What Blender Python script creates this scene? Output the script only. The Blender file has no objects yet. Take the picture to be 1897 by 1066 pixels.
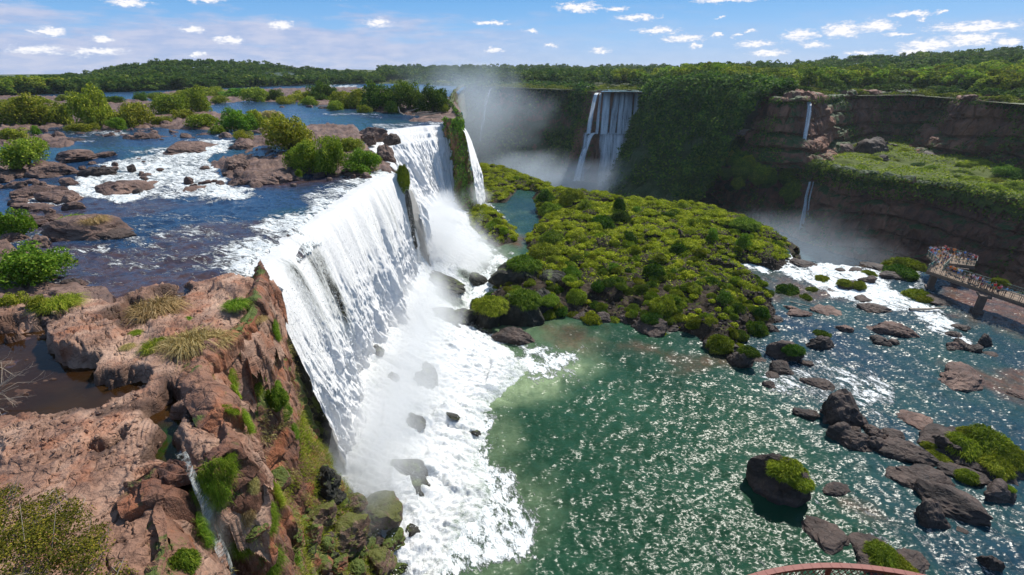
import bpy, bmesh, math, random
import numpy as np
from mathutils import Vector, Matrix

# ------------------------------------------------------------------ basics
F = 900.0                       # focal length in photo pixels
PITCH = math.radians(24.2)
HC = 40.0                       # camera height above the lower pool
ct, st = math.cos(PITCH), math.sin(PITCH)
rnd = random.Random(11)
rs = np.random.RandomState(11)
C = bpy.context.scene.collection
SUN_EL, SUN_AZ = math.radians(50), math.radians(38)   # azimuth measured from +Y towards +X

def G(px, py, z):
    """ground point at height z seen in the photo at px, py"""
    u = (np.asarray(px, float) - 948.5) / F
    v = (533 - np.asarray(py, float)) / F
    s = (HC - z) / (st - v * ct)
    return u * s, (ct + v * st) * s

def DEP(py, z):
    v = (533 - py) / F
    return (HC - z) / (st - v * ct)

def toPX(x, y, z):
    dz = z - HC
    dep = y * ct - dz * st
    return 948.5 + F * x / dep, 533 - F * (y * st + dz * ct) / dep

def sstep(a, b, x):
    t = np.clip((x - a) / (b - a), 0, 1)
    return t * t * (3 - 2 * t)

# ------------------------------------------------------------------ noise
def _hash(ix, iy, iz, seed):
    h = (ix.astype(np.int64) * 374761393 + iy.astype(np.int64) * 668265263 + iz.astype(np.int64) * 2246822519 + seed * 3266489917) & 0xFFFFFFFF
    h = ((h ^ (h >> 13)) * 1274126177) & 0xFFFFFFFF
    h = ((h ^ (h >> 16)) * 2246822519) & 0xFFFFFFFF
    h = h ^ (h >> 15)
    return h.astype(np.float64) / 4294967296.0

def vn(x, y, z=0.0, seed=0):
    x, y, z = np.broadcast_arrays(np.asarray(x, float), np.asarray(y, float), np.asarray(z, float))
    ix, iy, iz = np.floor(x), np.floor(y), np.floor(z)
    fx, fy, fz = x - ix, y - iy, z - iz
    fx = fx * fx * (3 - 2 * fx); fy = fy * fy * (3 - 2 * fy); fz = fz * fz * (3 - 2 * fz)
    r = 0
    for a in (0, 1):
        for b in (0, 1):
            for c in (0, 1):
                w = (fx if a else 1 - fx) * (fy if b else 1 - fy) * (fz if c else 1 - fz)
                r = r + w * _hash(ix + a, iy + b, iz + c, seed)
    return r * 2 - 1

def fbm(x, y, z=0.0, o=4, seed=0, g=0.5):
    a, t, f = 1.0, 0, 1.0
    for i in range(o):
        t = t + a * vn(x * f, y * f, np.asarray(z) * f, seed + i * 17)
        a *= g; f *= 2.03
    return t

def voro(x, y, z=0.0, seed=0):
    x, y, z = np.broadcast_arrays(np.asarray(x, float), np.asarray(y, float), np.asarray(z, float))
    ix, iy, iz = np.floor(x), np.floor(y), np.floor(z)
    f1 = np.full(x.shape, 9.0); f2 = np.full(x.shape, 9.0); idd = np.zeros(x.shape)
    zr = (-1, 0, 1) if np.ptp(z) > 1e-9 else (0,)
    for a in (-1, 0, 1):
        for b in (-1, 0, 1):
            for c in zr:
                cx, cy, cz = ix + a, iy + b, iz + c
                px = cx + _hash(cx, cy, cz, seed); py = cy + _hash(cx, cy, cz, seed + 1)
                pz = (cz + _hash(cx, cy, cz, seed + 2)) if len(zr) > 1 else z
                d = np.sqrt((px - x) ** 2 + (py - y) ** 2 + (pz - z) ** 2)
                h = _hash(cx, cy, cz, seed + 3)
                n = d < f1
                f2 = np.where(n, f1, np.minimum(f2, d))
                idd = np.where(n, h, idd)
                f1 = np.where(n, d, f1)
    return f1, f2, idd

def polysd(x, y, poly):
    """signed distance to a polygon, positive inside"""
    P = np.asarray(poly, float)
    d = np.full(x.shape, 1e18); ins = np.zeros(x.shape, bool)
    n = len(P)
    for i in range(n):
        ax, ay = P[i]; bx, by = P[(i + 1) % n]
        ex, ey = bx - ax, by - ay
        wx, wy = x - ax, y - ay
        t = np.clip((wx * ex + wy * ey) / (ex * ex + ey * ey + 1e-12), 0, 1)
        d = np.minimum(d, (wx - ex * t) ** 2 + (wy - ey * t) ** 2)
        c = ((ay > y) != (by > y)) & (x < (bx - ax) * (y - ay) / ((by - ay) + 1e-12) + ax)
        ins ^= c
    d = np.sqrt(d)
    return np.where(ins, d, -d)

# ------------------------------------------------------------------ objects
def props(o, label=None, cat=None, group=None, kind=None):
    if label: o['label'] = label
    if cat: o['category'] = cat
    if group: o['group'] = group
    if kind: o['kind'] = kind
    return o

def mesh(name, V, faces, mats=(), attrs=None, smooth=True, uv=None, midx=None):
    V = np.asarray(V, np.float32).reshape(-1, 3)
    if isinstance(faces, np.ndarray): faces = [faces]
    faces = [np.asarray(f, np.int32) for f in faces if len(f)]
    me = bpy.data.meshes.new(name)
    me.vertices.add(len(V)); me.vertices.foreach_set('co', V.ravel())
    loops = np.concatenate([f.ravel() for f in faces])
    tot = np.concatenate([np.full(len(f), f.shape[1], np.int32) for f in faces])
    start = np.concatenate([[0], np.cumsum(tot)[:-1]]).astype(np.int32)
    me.loops.add(len(loops)); me.loops.foreach_set('vertex_index', loops)
    me.polygons.add(len(tot)); me.polygons.foreach_set('loop_start', start)
    if midx is not None: me.polygons.foreach_set('material_index', np.asarray(midx, np.int32))
    me.update(calc_edges=True)
    me.polygons.foreach_set('use_smooth', np.full(len(tot), smooth))
    for m in mats: me.materials.append(m)
    for k, a in (attrs or {}).items():
        at = me.attributes.new(k, 'FLOAT', 'POINT'); at.data.foreach_set('value', np.asarray(a, np.float32).ravel())
    if uv is not None:
        l = me.uv_layers.new(name='UVMap'); l.data.foreach_set('uv', np.asarray(uv, np.float32).reshape(-1, 2)[loops].ravel())
    me.validate()
    return me

def link(name, me, parent=None, loc=None, rot=None, scale=None):
    o = bpy.data.objects.new(name, me); C.objects.link(o)
    if parent is not None: o.parent = parent
    if loc is not None: o.location = loc
    if rot is not None: o.rotation_euler = rot
    if scale is not None: o.scale = scale if hasattr(scale, '__len__') else (scale,) * 3
    return o

def empty(name, loc=(0, 0, 0), rz=0):
    o = bpy.data.objects.new(name, None); C.objects.link(o)
    o.empty_display_size = .3; o.location = loc; o.rotation_euler = (0, 0, rz)
    return o

def gridfaces(n, m, keep=None):
    i = np.arange(n * m).reshape(n, m)
    f = np.stack([i[:-1, :-1], i[:-1, 1:], i[1:, 1:], i[1:, :-1]], -1).reshape(-1, 4)
    if keep is not None:
        k = keep.ravel()[f].all(1); f = f[k]
    return f

def compact(V, f, attrs=None):
    u, inv = np.unique(f.ravel(), return_inverse=True)
    return V[u], inv.reshape(f.shape), {k: a.ravel()[u] for k, a in (attrs or {}).items()}

_ico = {}
def ico(sub):
    if sub not in _ico:
        bm = bmesh.new(); bmesh.ops.create_icosphere(bm, subdivisions=sub, radius=1)
        V = np.array([v.co[:] for v in bm.verts]); Fc = np.array([[v.index for v in f.verts] for f in bm.faces]); bm.free()
        _ico[sub] = (V, Fc)
    return _ico[sub]

def tube(pts, rads, seg=7):
    """tapered tube through pts -> V, F quads"""
    pts = np.asarray(pts, float); n = len(pts)
    V = []
    for i in range(n):
        t = pts[min(i + 1, n - 1)] - pts[max(i - 1, 0)]; t /= np.linalg.norm(t) + 1e-9
        a = np.cross(t, [0, 0, 1.0]); 
        if np.linalg.norm(a) < .1: a = np.cross(t, [0, 1.0, 0])
        a /= np.linalg.norm(a); b = np.cross(t, a)
        for k in range(seg):
            th = 2 * math.pi * k / seg
            V.append(pts[i] + rads[i] * (math.cos(th) * a + math.sin(th) * b))
    Fq = []
    for i in range(n - 1):
        for k in range(seg):
            Fq.append([i * seg + k, i * seg + (k + 1) % seg, (i + 1) * seg + (k + 1) % seg, (i + 1) * seg + k])
    return np.array(V), np.array(Fq)

class MB:
    """collects quads from several shapes into one mesh"""
    def __init__(s): s.V = []; s.F = []; s.n = 0; s.T = []
    def add(s, V, Fq, tint=None):
        s.V.append(np.asarray(V, float)); s.F.append(np.asarray(Fq) + s.n); s.n += len(V)
        s.T.append(np.full(len(V), .5) if tint is None else np.asarray(tint, float))
    def box(s, c, d, rz=0.0):
        x, y, z = d[0] / 2, d[1] / 2, d[2] / 2
        V = np.array([[a * x, b * y, e * z] for a in (-1, 1) for b in (-1, 1) for e in (-1, 1)])
        cr, sr = math.cos(rz), math.sin(rz)
        V = np.stack([V[:, 0] * cr - V[:, 1] * sr, V[:, 0] * sr + V[:, 1] * cr, V[:, 2]], 1) + np.asarray(c)
        s.add(V, [[0, 1, 3, 2], [4, 6, 7, 5], [0, 4, 5, 1], [2, 3, 7, 6], [0, 2, 6, 4], [1, 5, 7, 3]])
    def beam(s, a, b, w, h):
        a = np.asarray(a, float); b = np.asarray(b, float); d = b - a; L = np.linalg.norm(d); d /= L
        sd = np.cross(d, [0, 0, 1.0])
        if np.linalg.norm(sd) < .05: sd = np.array([1.0, 0, 0])
        sd /= np.linalg.norm(sd); up = np.cross(sd, d)
        V = [p + i * sd * w / 2 + j * up * h / 2 for p in (a, b) for i in (-1, 1) for j in (-1, 1)]
        s.add(V, [[0, 1, 3, 2], [4, 6, 7, 5], [0, 4, 5, 1], [2, 3, 7, 6], [0, 2, 6, 4], [1, 5, 7, 3]])
    def tube(s, pts, r, seg=6): s.add(*tube(pts, r, seg))
    def mesh(s, name, mats, smooth=False):
        by = {}
        for f in s.F: by.setdefault(f.shape[1], []).append(f)
        return mesh(name, np.concatenate(s.V), [np.concatenate(v) for v in by.values()], mats, {'tint': np.concatenate(s.T)}, smooth)

def unit(v): return v / (np.linalg.norm(v, axis=-1, keepdims=True) + 1e-9)

def cards(P, N, size, r, bias=.6, aspect=.55):
    """leaf shaped rhombi at P facing roughly N"""
    n = len(P)
    nn = unit(N * bias + r.normal(size=(n, 3)) * .55)
    t = unit(np.cross(nn, r.normal(size=(n, 3)))); b = np.cross(nn, t)
    s = np.broadcast_to(np.asarray(size, float), (n,))[:, None]
    V = np.stack([P - t * s * .5, P + b * s * aspect * .5 - t * s * .05, P + t * s * .5, P - b * s * aspect * .5 - t * s * .05], 1).reshape(-1, 3)
    Fq = np.arange(4 * n).reshape(n, 4)
    return V, Fq, np.repeat(r.rand(n), 4)

def blades(P, D, L, w, r, droop=.5):
    """bent grass blades: P base, D direction, length L, width w"""
    n = len(P); D = unit(D); L = np.broadcast_to(np.asarray(L, float), (n,))[:, None]
    side = unit(np.cross(D, r.normal(size=(n, 3)))) * w * .5
    m = P + D * L * .55
    out = D.copy(); out[:, 2] -= droop * (1 + r.rand(n)); out = unit(out)
    tip = m + out * L * .5
    V = np.stack([P - side, P + side, m + side * .8, m - side * .8, tip + side * .12, tip - side * .12], 1).reshape(-1, 3)
    i = np.arange(n)[:, None] * 6
    Fq = np.concatenate([i + np.array([0, 1, 2, 3]), i + np.array([3, 2, 4, 5])], 0)
    return V, Fq, np.repeat(r.rand(n), 6)

# ------------------------------------------------------------------ materials
def newmat(name):
    m = bpy.data.materials.new(name); m.use_nodes = True
    nt = m.node_tree; nt.nodes.clear()
    return m, nt, nt.nodes.new('ShaderNodeOutputMaterial')

def N(nt, typ, **kw):
    n = nt.nodes.new('ShaderNode' + typ)
    for k, v in kw.items():
        if k.startswith('i_'):
            key = k[2:].replace('_', ' ')
            n.inputs[int(key) if key.isdigit() else key].default_value = v
        else: setattr(n, k, v)
    return n

def L(nt, a, b): nt.links.new(a, b)

def ramp(nt, fac, stops, interp='LINEAR'):
    r = nt.nodes.new('ShaderNodeValToRGB'); cr = r.color_ramp; cr.interpolation = interp
    while len(cr.elements) < len(stops): cr.elements.new(.5)
    for e, (p, c) in zip(cr.elements, stops):
        e.position = p; e.color = (c, c, c, 1) if not hasattr(c, '__len__') else (*c, 1)
    L(nt, fac, r.inputs[0]); return r.outputs[0]

def math_(nt, op, a, b=None, c=None, clamp=False):
    n = nt.nodes.new('ShaderNodeMath'); n.operation = op; n.use_clamp = clamp
    for i, v in enumerate((a, b, c)):
        if v is None: continue
        if isinstance(v, (int, float)): n.inputs[i].default_value = v
        else: L(nt, v, n.inputs[i])
    return n.outputs[0]

def mix(nt, fac, a, b, typ='MIX'):
    n = nt.nodes.new('ShaderNodeMix'); n.data_type = 'RGBA'; n.blend_type = typ
    for i, v in ((0, fac), (6, a), (7, b)):
        if isinstance(v, (int, float)): n.inputs[i].default_value = v if i == 0 else (v, v, v, 1)
        elif isinstance(v, tuple): n.inputs[i].default_value = (*v, 1)
        else: L(nt, v, n.inputs[i])
    return n.outputs[2]

def noise(nt, co, scale, detail=4, rough=.55, dist=0.0, typ='FBM'):
    n = nt.nodes.new('ShaderNodeTexNoise'); n.inputs['Scale'].default_value = scale
    n.inputs['Detail'].default_value = detail; n.inputs['Roughness'].default_value = rough; n.inputs['Distortion'].default_value = dist
    if co is not None: L(nt, co, n.inputs['Vector'])
    return n.outputs['Fac']

def mapping(nt, co, scale=(1, 1, 1), rot=(0, 0, 0), loc=(0, 0, 0)):
    n = nt.nodes.new('ShaderNodeMapping')
    n.inputs['Scale'].default_value = scale; n.inputs['Rotation'].default_value = rot; n.inputs['Location'].default_value = loc
    L(nt, co, n.inputs['Vector']); return n.outputs[0]

def attr(nt, name):
    n = nt.nodes.new('ShaderNodeAttribute'); n.attribute_name = name; return n.outputs['Fac']

def rock_mat(name, cols, moss=0.0, scale=1.0, bump=.5, wet=.0, orange=0.0, spec=.3, mosscol=((.045, .075, .012), (.10, .12, .02)), vert=False, mossattr=False):
    """layered rock: cols = dark, mid, light"""
    m, nt, out = newmat(name)
    geo = N(nt, 'NewGeometry'); P = geo.outputs['Position']
    P1 = mapping(nt, P, (1, 1, .35) if vert else (1, 1, 1.7))
    n1 = noise(nt, P1, .35 * scale, 5, .6); n2 = noise(nt, P1, 2.6 * scale, 6, .65); n3 = noise(nt, P, 14 * scale, 4, .6)
    vor = N(nt, 'TexVoronoi'); vor.feature = 'DISTANCE_TO_EDGE'; vor.inputs['Scale'].default_value = .7 * scale
    wv = N(nt, 'VectorMath', operation='MULTIPLY_ADD'); 
    cn = nt.nodes.new('ShaderNodeTexNoise'); cn.inputs['Scale'].default_value = 1.2 * scale; L(nt, P, cn.inputs['Vector'])
    L(nt, cn.outputs['Color'], wv.inputs[0]); wv.inputs[1].default_value = (1.4, 1.4, 1.4); L(nt, P1, wv.inputs[2]); L(nt, wv.outputs[0], vor.inputs['Vector'])
    crack = ramp(nt, vor.outputs['Distance'], [(0, 0), (.05, 1)])
    c = mix(nt, ramp(nt, n2, [(.3, 0), (.7, 1)]), cols[0], cols[1])
    c = mix(nt, ramp(nt, n1, [(.42, 0), (.66, 1)]), c, cols[2])
    c = mix(nt, ramp(nt, n3, [(.35, .55), (.6, 1)]), mix(nt, .5, c, (0.02, .015, .012)), c)
    c = mix(nt, math_(nt, 'MULTIPLY', math_(nt, 'SUBTRACT', 1.0, crack), .28), c, tuple(x * .3 for x in cols[0]))
    if orange:
        o = noise(nt, P, .5 * scale, 4, .6)
        c = mix(nt, math_(nt, 'MULTIPLY', ramp(nt, o, [(.5, 0), (.62, 1)]), orange), c, (.30, .095, .035))
    if moss or mossattr:
        sep = N(nt, 'SeparateXYZ'); L(nt, geo.outputs['Normal'], sep.inputs[0])
        mn = noise(nt, P, .9 * scale, 5, .65)
        k = math_(nt, 'ADD', math_(nt, 'MULTIPLY', sep.outputs[2], .35), mn)
        if mossattr: k = math_(nt, 'ADD', k, math_(nt, 'MULTIPLY', attr(nt, 'moss'), .6))
        k = ramp(nt, k, [(max(0, 1.02 - moss * .45), 0), (min(1, 1.12 - moss * .45), 1)])
        mc = mix(nt, ramp(nt, n3, [(.35, 0), (.65, 1)]), mosscol[0], mosscol[1])
        c = mix(nt, k, c, mc)
    if wet:
        c = mix(nt, math_(nt, 'MULTIPLY', attr(nt, 'wet'), wet), c, tuple(x * .35 for x in cols[0]))
    b = N(nt, 'BsdfPrincipled'); L(nt, c, b.inputs['Base Color'])
    rg = ramp(nt, n2, [(.3, .55), (.7, .85)]); L(nt, rg, b.inputs['Roughness']); b.inputs['Specular IOR Level'].default_value = spec
    h = math_(nt, 'ADD', math_(nt, 'MULTIPLY', n2, .5), math_(nt, 'MULTIPLY', n3, .16))
    h = math_(nt, 'ADD', h, math_(nt, 'MULTIPLY', crack, .14))
    bp = N(nt, 'Bump'); bp.inputs['Strength'].default_value = bump; bp.inputs['Distance'].default_value = .35 / scale; L(nt, h, bp.inputs['Height'])
    L(nt, bp.outputs[0], b.inputs['Normal']); L(nt, b.outputs[0], out.inputs[0])
    return m

def leaf_mat(name, c1, c2, c3, trans=.3, var=.35, patch=0.0):
    m, nt, out = newmat(name)
    oi = N(nt, 'ObjectInfo'); t = attr(nt, 'tint')
    c = ramp(nt, t, [(0, c1), (.55, c2), (1, c3)])
    if patch:
        geo = N(nt, 'NewGeometry'); pn = noise(nt, geo.outputs['Position'], patch, 3, .6)
        c = mix(nt, ramp(nt, pn, [(.38, 0), (.62, 1)]), mix(nt, .65, c, tuple(x * .75 for x in c1)), c)
    hs = N(nt, 'HueSaturation'); L(nt, c, hs.inputs['Color'])
    L(nt, math_(nt, 'MULTIPLY_ADD', oi.outputs['Random'], .05, .475), hs.inputs['Hue'])
    r2 = math_(nt, 'FRACT', math_(nt, 'MULTIPLY', oi.outputs['Random'], 7.31))
    L(nt, math_(nt, 'MULTIPLY_ADD', r2, var * 2, 1 - var), hs.inputs['Value'])
    d = N(nt, 'BsdfPrincipled'); L(nt, hs.outputs[0], d.inputs['Base Color']); d.inputs['Roughness'].default_value = .75; d.inputs['Specular IOR Level'].default_value = .08
    tr = N(nt, 'BsdfTranslucent'); L(nt, mix(nt, .5, hs.outputs[0], mix(nt, 1.0, hs.outputs[0], (1.0, 1.25, .5), 'MULTIPLY')), tr.inputs[0])
    ms = N(nt, 'MixShader'); ms.inputs[0].default_value = trans; L(nt, d.outputs[0], ms.inputs[1]); L(nt, tr.outputs[0], ms.inputs[2])
    L(nt, ms.outputs[0], out.inputs[0]); return m

def plain_mat(name, col, rough=.6, noise_amt=.25, scale=3.0, metal=0.0, objcol=False):
    m, nt, out = newmat(name)
    geo = N(nt, 'NewGeometry'); n = noise(nt, geo.outputs['Position'], scale, 5, .65)
    base = N(nt, 'ObjectInfo').outputs['Color'] if objcol else col
    dark = mix(nt, 1.0, base, (1 - noise_amt,) * 3, 'MULTIPLY') if objcol else tuple(x * (1 - noise_amt) for x in col)
    c = mix(nt, n, dark, base)
    b = N(nt, 'BsdfPrincipled'); L(nt, c, b.inputs['Base Color']); b.inputs['Roughness'].default_value = rough; b.inputs['Metallic'].default_value = metal
    bp = N(nt, 'Bump'); bp.inputs['Strength'].default_value = .2; bp.inputs['Distance'].default_value = .02; L(nt, n, bp.inputs['Height']); L(nt, bp.outputs[0], b.inputs['Normal'])
    L(nt, b.outputs[0], out.inputs[0]); return m

def water_mat(name, deep, alt, brown, foamcol=(.86, .88, .88), rip=1.0, ripstr=.6, flow=(1, 1), rot=0.0, fscale=1.0, rough=.08, foamcut=0.0, spec=.5, wave=.6):
    """attributes: foam, alt (second water colour), shallow (river bed shows)"""
    m, nt, out = newmat(name)
    geo = N(nt, 'NewGeometry'); P = geo.outputs['Position']
    Pf = mapping(nt, mapping(nt, P, rot=(0, 0, rot)), (flow[0], flow[1], 1))
    big = noise(nt, Pf, .12 * fscale, 4, .6, .6); med = noise(nt, Pf, .7 * fscale, 5, .65, 1.2); fine = noise(nt, Pf, 3.2 * fscale, 5, .7, .8)
    c = mix(nt, attr(nt, 'alt'), deep, alt)
    c = mix(nt, ramp(nt, noise(nt, Pf, .06, 4, .6), [(.35, 0), (.68, .55)]), c, tuple(x * 1.9 + .004 for x in deep))
    c = mix(nt, math_(nt, 'MULTIPLY', attr(nt, 'aer'), ramp(nt, med, [(.3, .55), (.65, 1)])), c, (.24, .31, .17))
    bn = noise(nt, Pf, .5 * fscale, 5, .65)
    sh = math_(nt, 'MULTIPLY', attr(nt, 'shallow'), ramp(nt, bn, [(.3, .35), (.6, 1)]))
    rockc = mix(nt, ramp(nt, fine, [(.35, 0), (.65, 1)]), tuple(x * .45 for x in brown), brown)
    c = mix(nt, sh, c, rockc)
    # foam: lace where the foam attribute is middling, solid where it is high
    fa = attr(nt, 'foam')
    lace = math_(nt, 'ADD', math_(nt, 'MULTIPLY', med, .55), math_(nt, 'MULTIPLY', fine, .45))
    lace = math_(nt, 'ADD', lace, math_(nt, 'MULTIPLY', math_(nt, 'SUBTRACT', big, .5), .35))
    k = math_(nt, 'ADD', math_(nt, 'MULTIPLY_ADD', lace, 2.3, -1.15), math_(nt, 'MULTIPLY_ADD', fa, .9, -.80 - foamcut))
    fk = ramp(nt, math_(nt, 'ADD', k, .5), [(.47, 0), (.64, 1)])
    c2 = mix(nt, fk, c, mix(nt, ramp(nt, math_(nt, 'ADD', math_(nt, 'MULTIPLY', fine, .6), math_(nt, 'MULTIPLY', med, .4)), [(.36, 0), (.56, 1)]), (.42, .50, .50), foamcol))
    b = N(nt, 'BsdfPrincipled'); L(nt, c2, b.inputs['Base Color']); b.inputs['IOR'].default_value = 1.33; b.inputs['Specular IOR Level'].default_value = spec
    L(nt, math_(nt, 'MULTIPLY_ADD', fk, .6, rough), b.inputs['Roughness'])
    # waves: the slope of the surface comes straight from noise, long swell plus short chop
    def slope(sc, k, r_, det):
        n = nt.nodes.new('ShaderNodeTexNoise'); n.inputs['Scale'].default_value = sc; n.inputs['Detail'].default_value = det; n.inputs['Roughness'].default_value = .55; n.inputs['Distortion'].default_value = .5
        L(nt, mapping(nt, P, (.8, 1.25, 1), (0, 0, r_)), n.inputs['Vector'])
        sb = N(nt, 'VectorMath', operation='SUBTRACT'); L(nt, n.outputs['Color'], sb.inputs[0]); sb.inputs[1].default_value = (.5, .5, .5)
        ml = N(nt, 'VectorMath', operation='MULTIPLY'); L(nt, sb.outputs[0], ml.inputs[0]); ml.inputs[1].default_value = (k, k, 0); return ml.outputs[0]
    s1 = slope(.35 * rip, wave * .5, rot, 2); s2 = slope(1.25 * rip, wave, rot + .4, 2)
    ad = N(nt, 'VectorMath', operation='ADD'); L(nt, s1, ad.inputs[0]); L(nt, s2, ad.inputs[1])
    ad2 = N(nt, 'VectorMath', operation='ADD'); L(nt, ad.outputs[0], ad2.inputs[0]); L(nt, geo.outputs['Normal'], ad2.inputs[1])
    nz_ = N(nt, 'VectorMath', operation='NORMALIZE'); L(nt, ad2.outputs[0], nz_.inputs[0])
    bp = N(nt, 'Bump'); bp.inputs['Strength'].default_value = ripstr; bp.inputs['Distance'].default_value = .25
    L(nt, math_(nt, 'MULTIPLY', fk, math_(nt, 'MULTIPLY_ADD', fine, 1.0, .3)), bp.inputs['Height']); L(nt, nz_.outputs[0], bp.inputs['Normal'])
    L(nt, bp.outputs[0], b.inputs['Normal']); L(nt, b.outputs[0], out.inputs[0])
    return m

def fall_mat(name, col=(.90, .90, .90), thincol=(.46, .49, .46), su=2.0, sv=.11, cover=.80, contrast=.16, trans=.25):
    """falling water. UV = metres along the lip, metres of drop. attribute dens raises or lowers the cover"""
    m, nt, out = newmat(name)
    uv = N(nt, 'UVMap').outputs[0]
    # warp slightly
    wn = nt.nodes.new('ShaderNodeTexNoise'); wn.inputs['Scale'].default_value = .35; L(nt, uv, wn.inputs['Vector'])
    wv = N(nt, 'VectorMath', operation='MULTIPLY_ADD'); L(nt, wn.outputs['Color'], wv.inputs[0]); wv.inputs[1].default_value = (.5, 1.0, 0); L(nt, uv, wv.inputs[2])
    W = wv.outputs[0]
    a = noise(nt, mapping(nt, W, (su * .28, sv * .6, 1)), 1, 3, .55)
    b_ = noise(nt, mapping(nt, W, (su * 1.3, sv * 1.6, 1), loc=(3, 1, 0)), 1, 4, .6)
    c_ = noise(nt, mapping(nt, W, (su * 4.0, sv * 20, 1), loc=(7, 5, 0)), 1, 5, .8)
    s = math_(nt, 'ADD', math_(nt, 'MULTIPLY', a, .36), math_(nt, 'ADD', math_(nt, 'MULTIPLY', b_, .22), math_(nt, 'MULTIPLY', c_, .42)))
    s = math_(nt, 'ADD', s, math_(nt, 'MULTIPLY_ADD', attr(nt, 'dens'), .5, cover - .5 - .25))
    dens = ramp(nt, s, [(.5 - contrast, 0), (.5 + contrast * .6, 1)])
    col_ = mix(nt, dens, thincol, col)
    col_ = mix(nt, ramp(nt, c_, [(.3, .35), (.55, 0)]), col_, tuple(x * .74 for x in col))
    alpha = ramp(nt, s, [(.36, 0), (.44, .75), (.52, 1)])
    d = N(nt, 'BsdfPrincipled'); L(nt, col_, d.inputs['Base Color']); d.inputs['Roughness'].default_value = .45; d.inputs['Specular IOR Level'].default_value = .3
    bp = N(nt, 'Bump'); bp.inputs['Strength'].default_value = .55; bp.inputs['Distance'].default_value = .4
    gN = N(nt, 'NewGeometry'); up_ = N(nt, 'VectorMath', operation='ADD'); L(nt, gN.outputs['Normal'], up_.inputs[0]); up_.inputs[1].default_value = (0, 0, .9); un_ = N(nt, 'VectorMath', operation='NORMALIZE'); L(nt, up_.outputs[0], un_.inputs[0]); L(nt, un_.outputs[0], bp.inputs['Normal'])
    L(nt, math_(nt, 'ADD', math_(nt, 'MULTIPLY', b_, .35), math_(nt, 'MULTIPLY', c_, .7)), bp.inputs['Height']); L(nt, bp.outputs[0], d.inputs['Normal'])
    tl = N(nt, 'BsdfTranslucent'); L(nt, col_, tl.inputs[0])
    m1 = N(nt, 'MixShader'); m1.inputs[0].default_value = trans; L(nt, d.outputs[0], m1.inputs[1]); L(nt, tl.outputs[0], m1.inputs[2])
    tp = N(nt, 'BsdfTransparent'); m2 = N(nt, 'MixShader'); L(nt, alpha, m2.inputs[0]); L(nt, tp.outputs[0], m2.inputs[1]); L(nt, m1.outputs[0], m2.inputs[2])
    L(nt, m2.outputs[0], out.inputs[0]); return m

def foam_mat(name):
    m, nt, out = newmat(name)
    P = N(nt, 'NewGeometry').outputs['Position']
    n1 = noise(nt, mapping(nt, P, (.7, 1.2, 1)), .7, 6, .72, 1.4); n2 = noise(nt, mapping(nt, P, (.6, 1.2, 1)), 5.5, 5, .8, .6)
    k = math_(nt, 'ADD', math_(nt, 'MULTIPLY', n1, .6), math_(nt, 'MULTIPLY', n2, .4))
    k = math_(nt, 'ADD', k, math_(nt, 'MULTIPLY', attr(nt, 'bare'), -.35))
    c = ramp(nt, k, [(.22, (.035, .05, .035)), (.33, (.22, .27, .22)), (.42, (.58, .60, .58)), (.52, (.72, .73, .73)), (.65, (.80, .80, .80))])
    b = N(nt, 'BsdfPrincipled'); L(nt, c, b.inputs['Base Color']); b.inputs['Roughness'].default_value = .6
    b.inputs['Subsurface Weight'].default_value = .0
    bp = N(nt, 'Bump'); bp.inputs['Strength'].default_value = .8; bp.inputs['Distance'].default_value = .35; L(nt, k, bp.inputs['Height']); L(nt, bp.outputs[0], b.inputs['Normal'])
    L(nt, b.outputs[0], out.inputs[0]); return m

def mist_mat(name, dens, col=(.95, .97, 1), nscale=1.6):
    m, nt, out = newmat(name)
    tc_ = nt.nodes.new('ShaderNodeTexCoord'); Pm = tc_.outputs['Object']
    ln = N(nt, 'VectorMath', operation='LENGTH'); L(nt, Pm, ln.inputs[0])
    nn_ = noise(nt, Pm, nscale, 4, .6)
    k = math_(nt, 'SUBTRACT', math_(nt, 'MULTIPLY_ADD', nn_, 1.3, .35), ln.outputs['Value'])
    k = ramp(nt, k, [(.0, 0), (.8, 1)], 'EASE')
    v = N(nt, 'VolumePrincipled'); v.inputs['Color'].default_value = (*col, 1); v.inputs['Anisotropy'].default_value = .25
    L(nt, math_(nt, 'MULTIPLY', k, dens), v.inputs['Density'])
    L(nt, v.outputs[0], out.inputs['Volume']); return m

M = {}
M['rock_near'] = rock_mat('near_rock', ((.13, .068, .047), (.35, .195, .132), (.48, .31, .225)), orange=.45, scale=1.0, bump=.9, wet=.8)
M['rock_cliff'] = rock_mat('cliff_rock', ((.07, .035, .025), (.20, .085, .05), (.27, .14, .09)), moss=.55, orange=.6, scale=.9, bump=1.0, wet=.0, vert=True, mossattr=True)
M['rock_river'] = rock_mat('river_rock', ((.045, .028, .024), (.14, .08, .062), (.24, .15, .115)), scale=.8, bump=.9)
M['rock_dark'] = rock_mat('dark_basalt', ((.018, .014, .013), (.055, .038, .032), (.10, .068, .055)), scale=1.0, bump=.9)
M['rock_wet'] = rock_mat('wet_basalt', ((.008, .009, .007), (.022, .022, .017), (.04, .036, .026)), moss=.45, scale=1.0, bump=.9, mossattr=True)
M['rock_talus'] = rock_mat('talus_rock', ((.05, .03, .022), (.14, .075, .05), (.20, .13, .09)), moss=.75, scale=1.2, bump=.8, mosscol=((.05, .06, .01), (.11, .11, .02)))
M['rock_far'] = rock_mat('far_cliff_rock', ((.045, .020, .014), (.23, .088, .052), (.34, .16, .095)), moss=.5, scale=.16, bump=1.0, vert=True, mossattr=True, mosscol=((.02, .045, .010), (.045, .075, .014)))
M['soil'] = rock_mat('island_ground', ((.02, .022, .010), (.045, .045, .018), (.08, .07, .03)), moss=.9, scale=.8, bump=.8, spec=.05)
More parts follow.
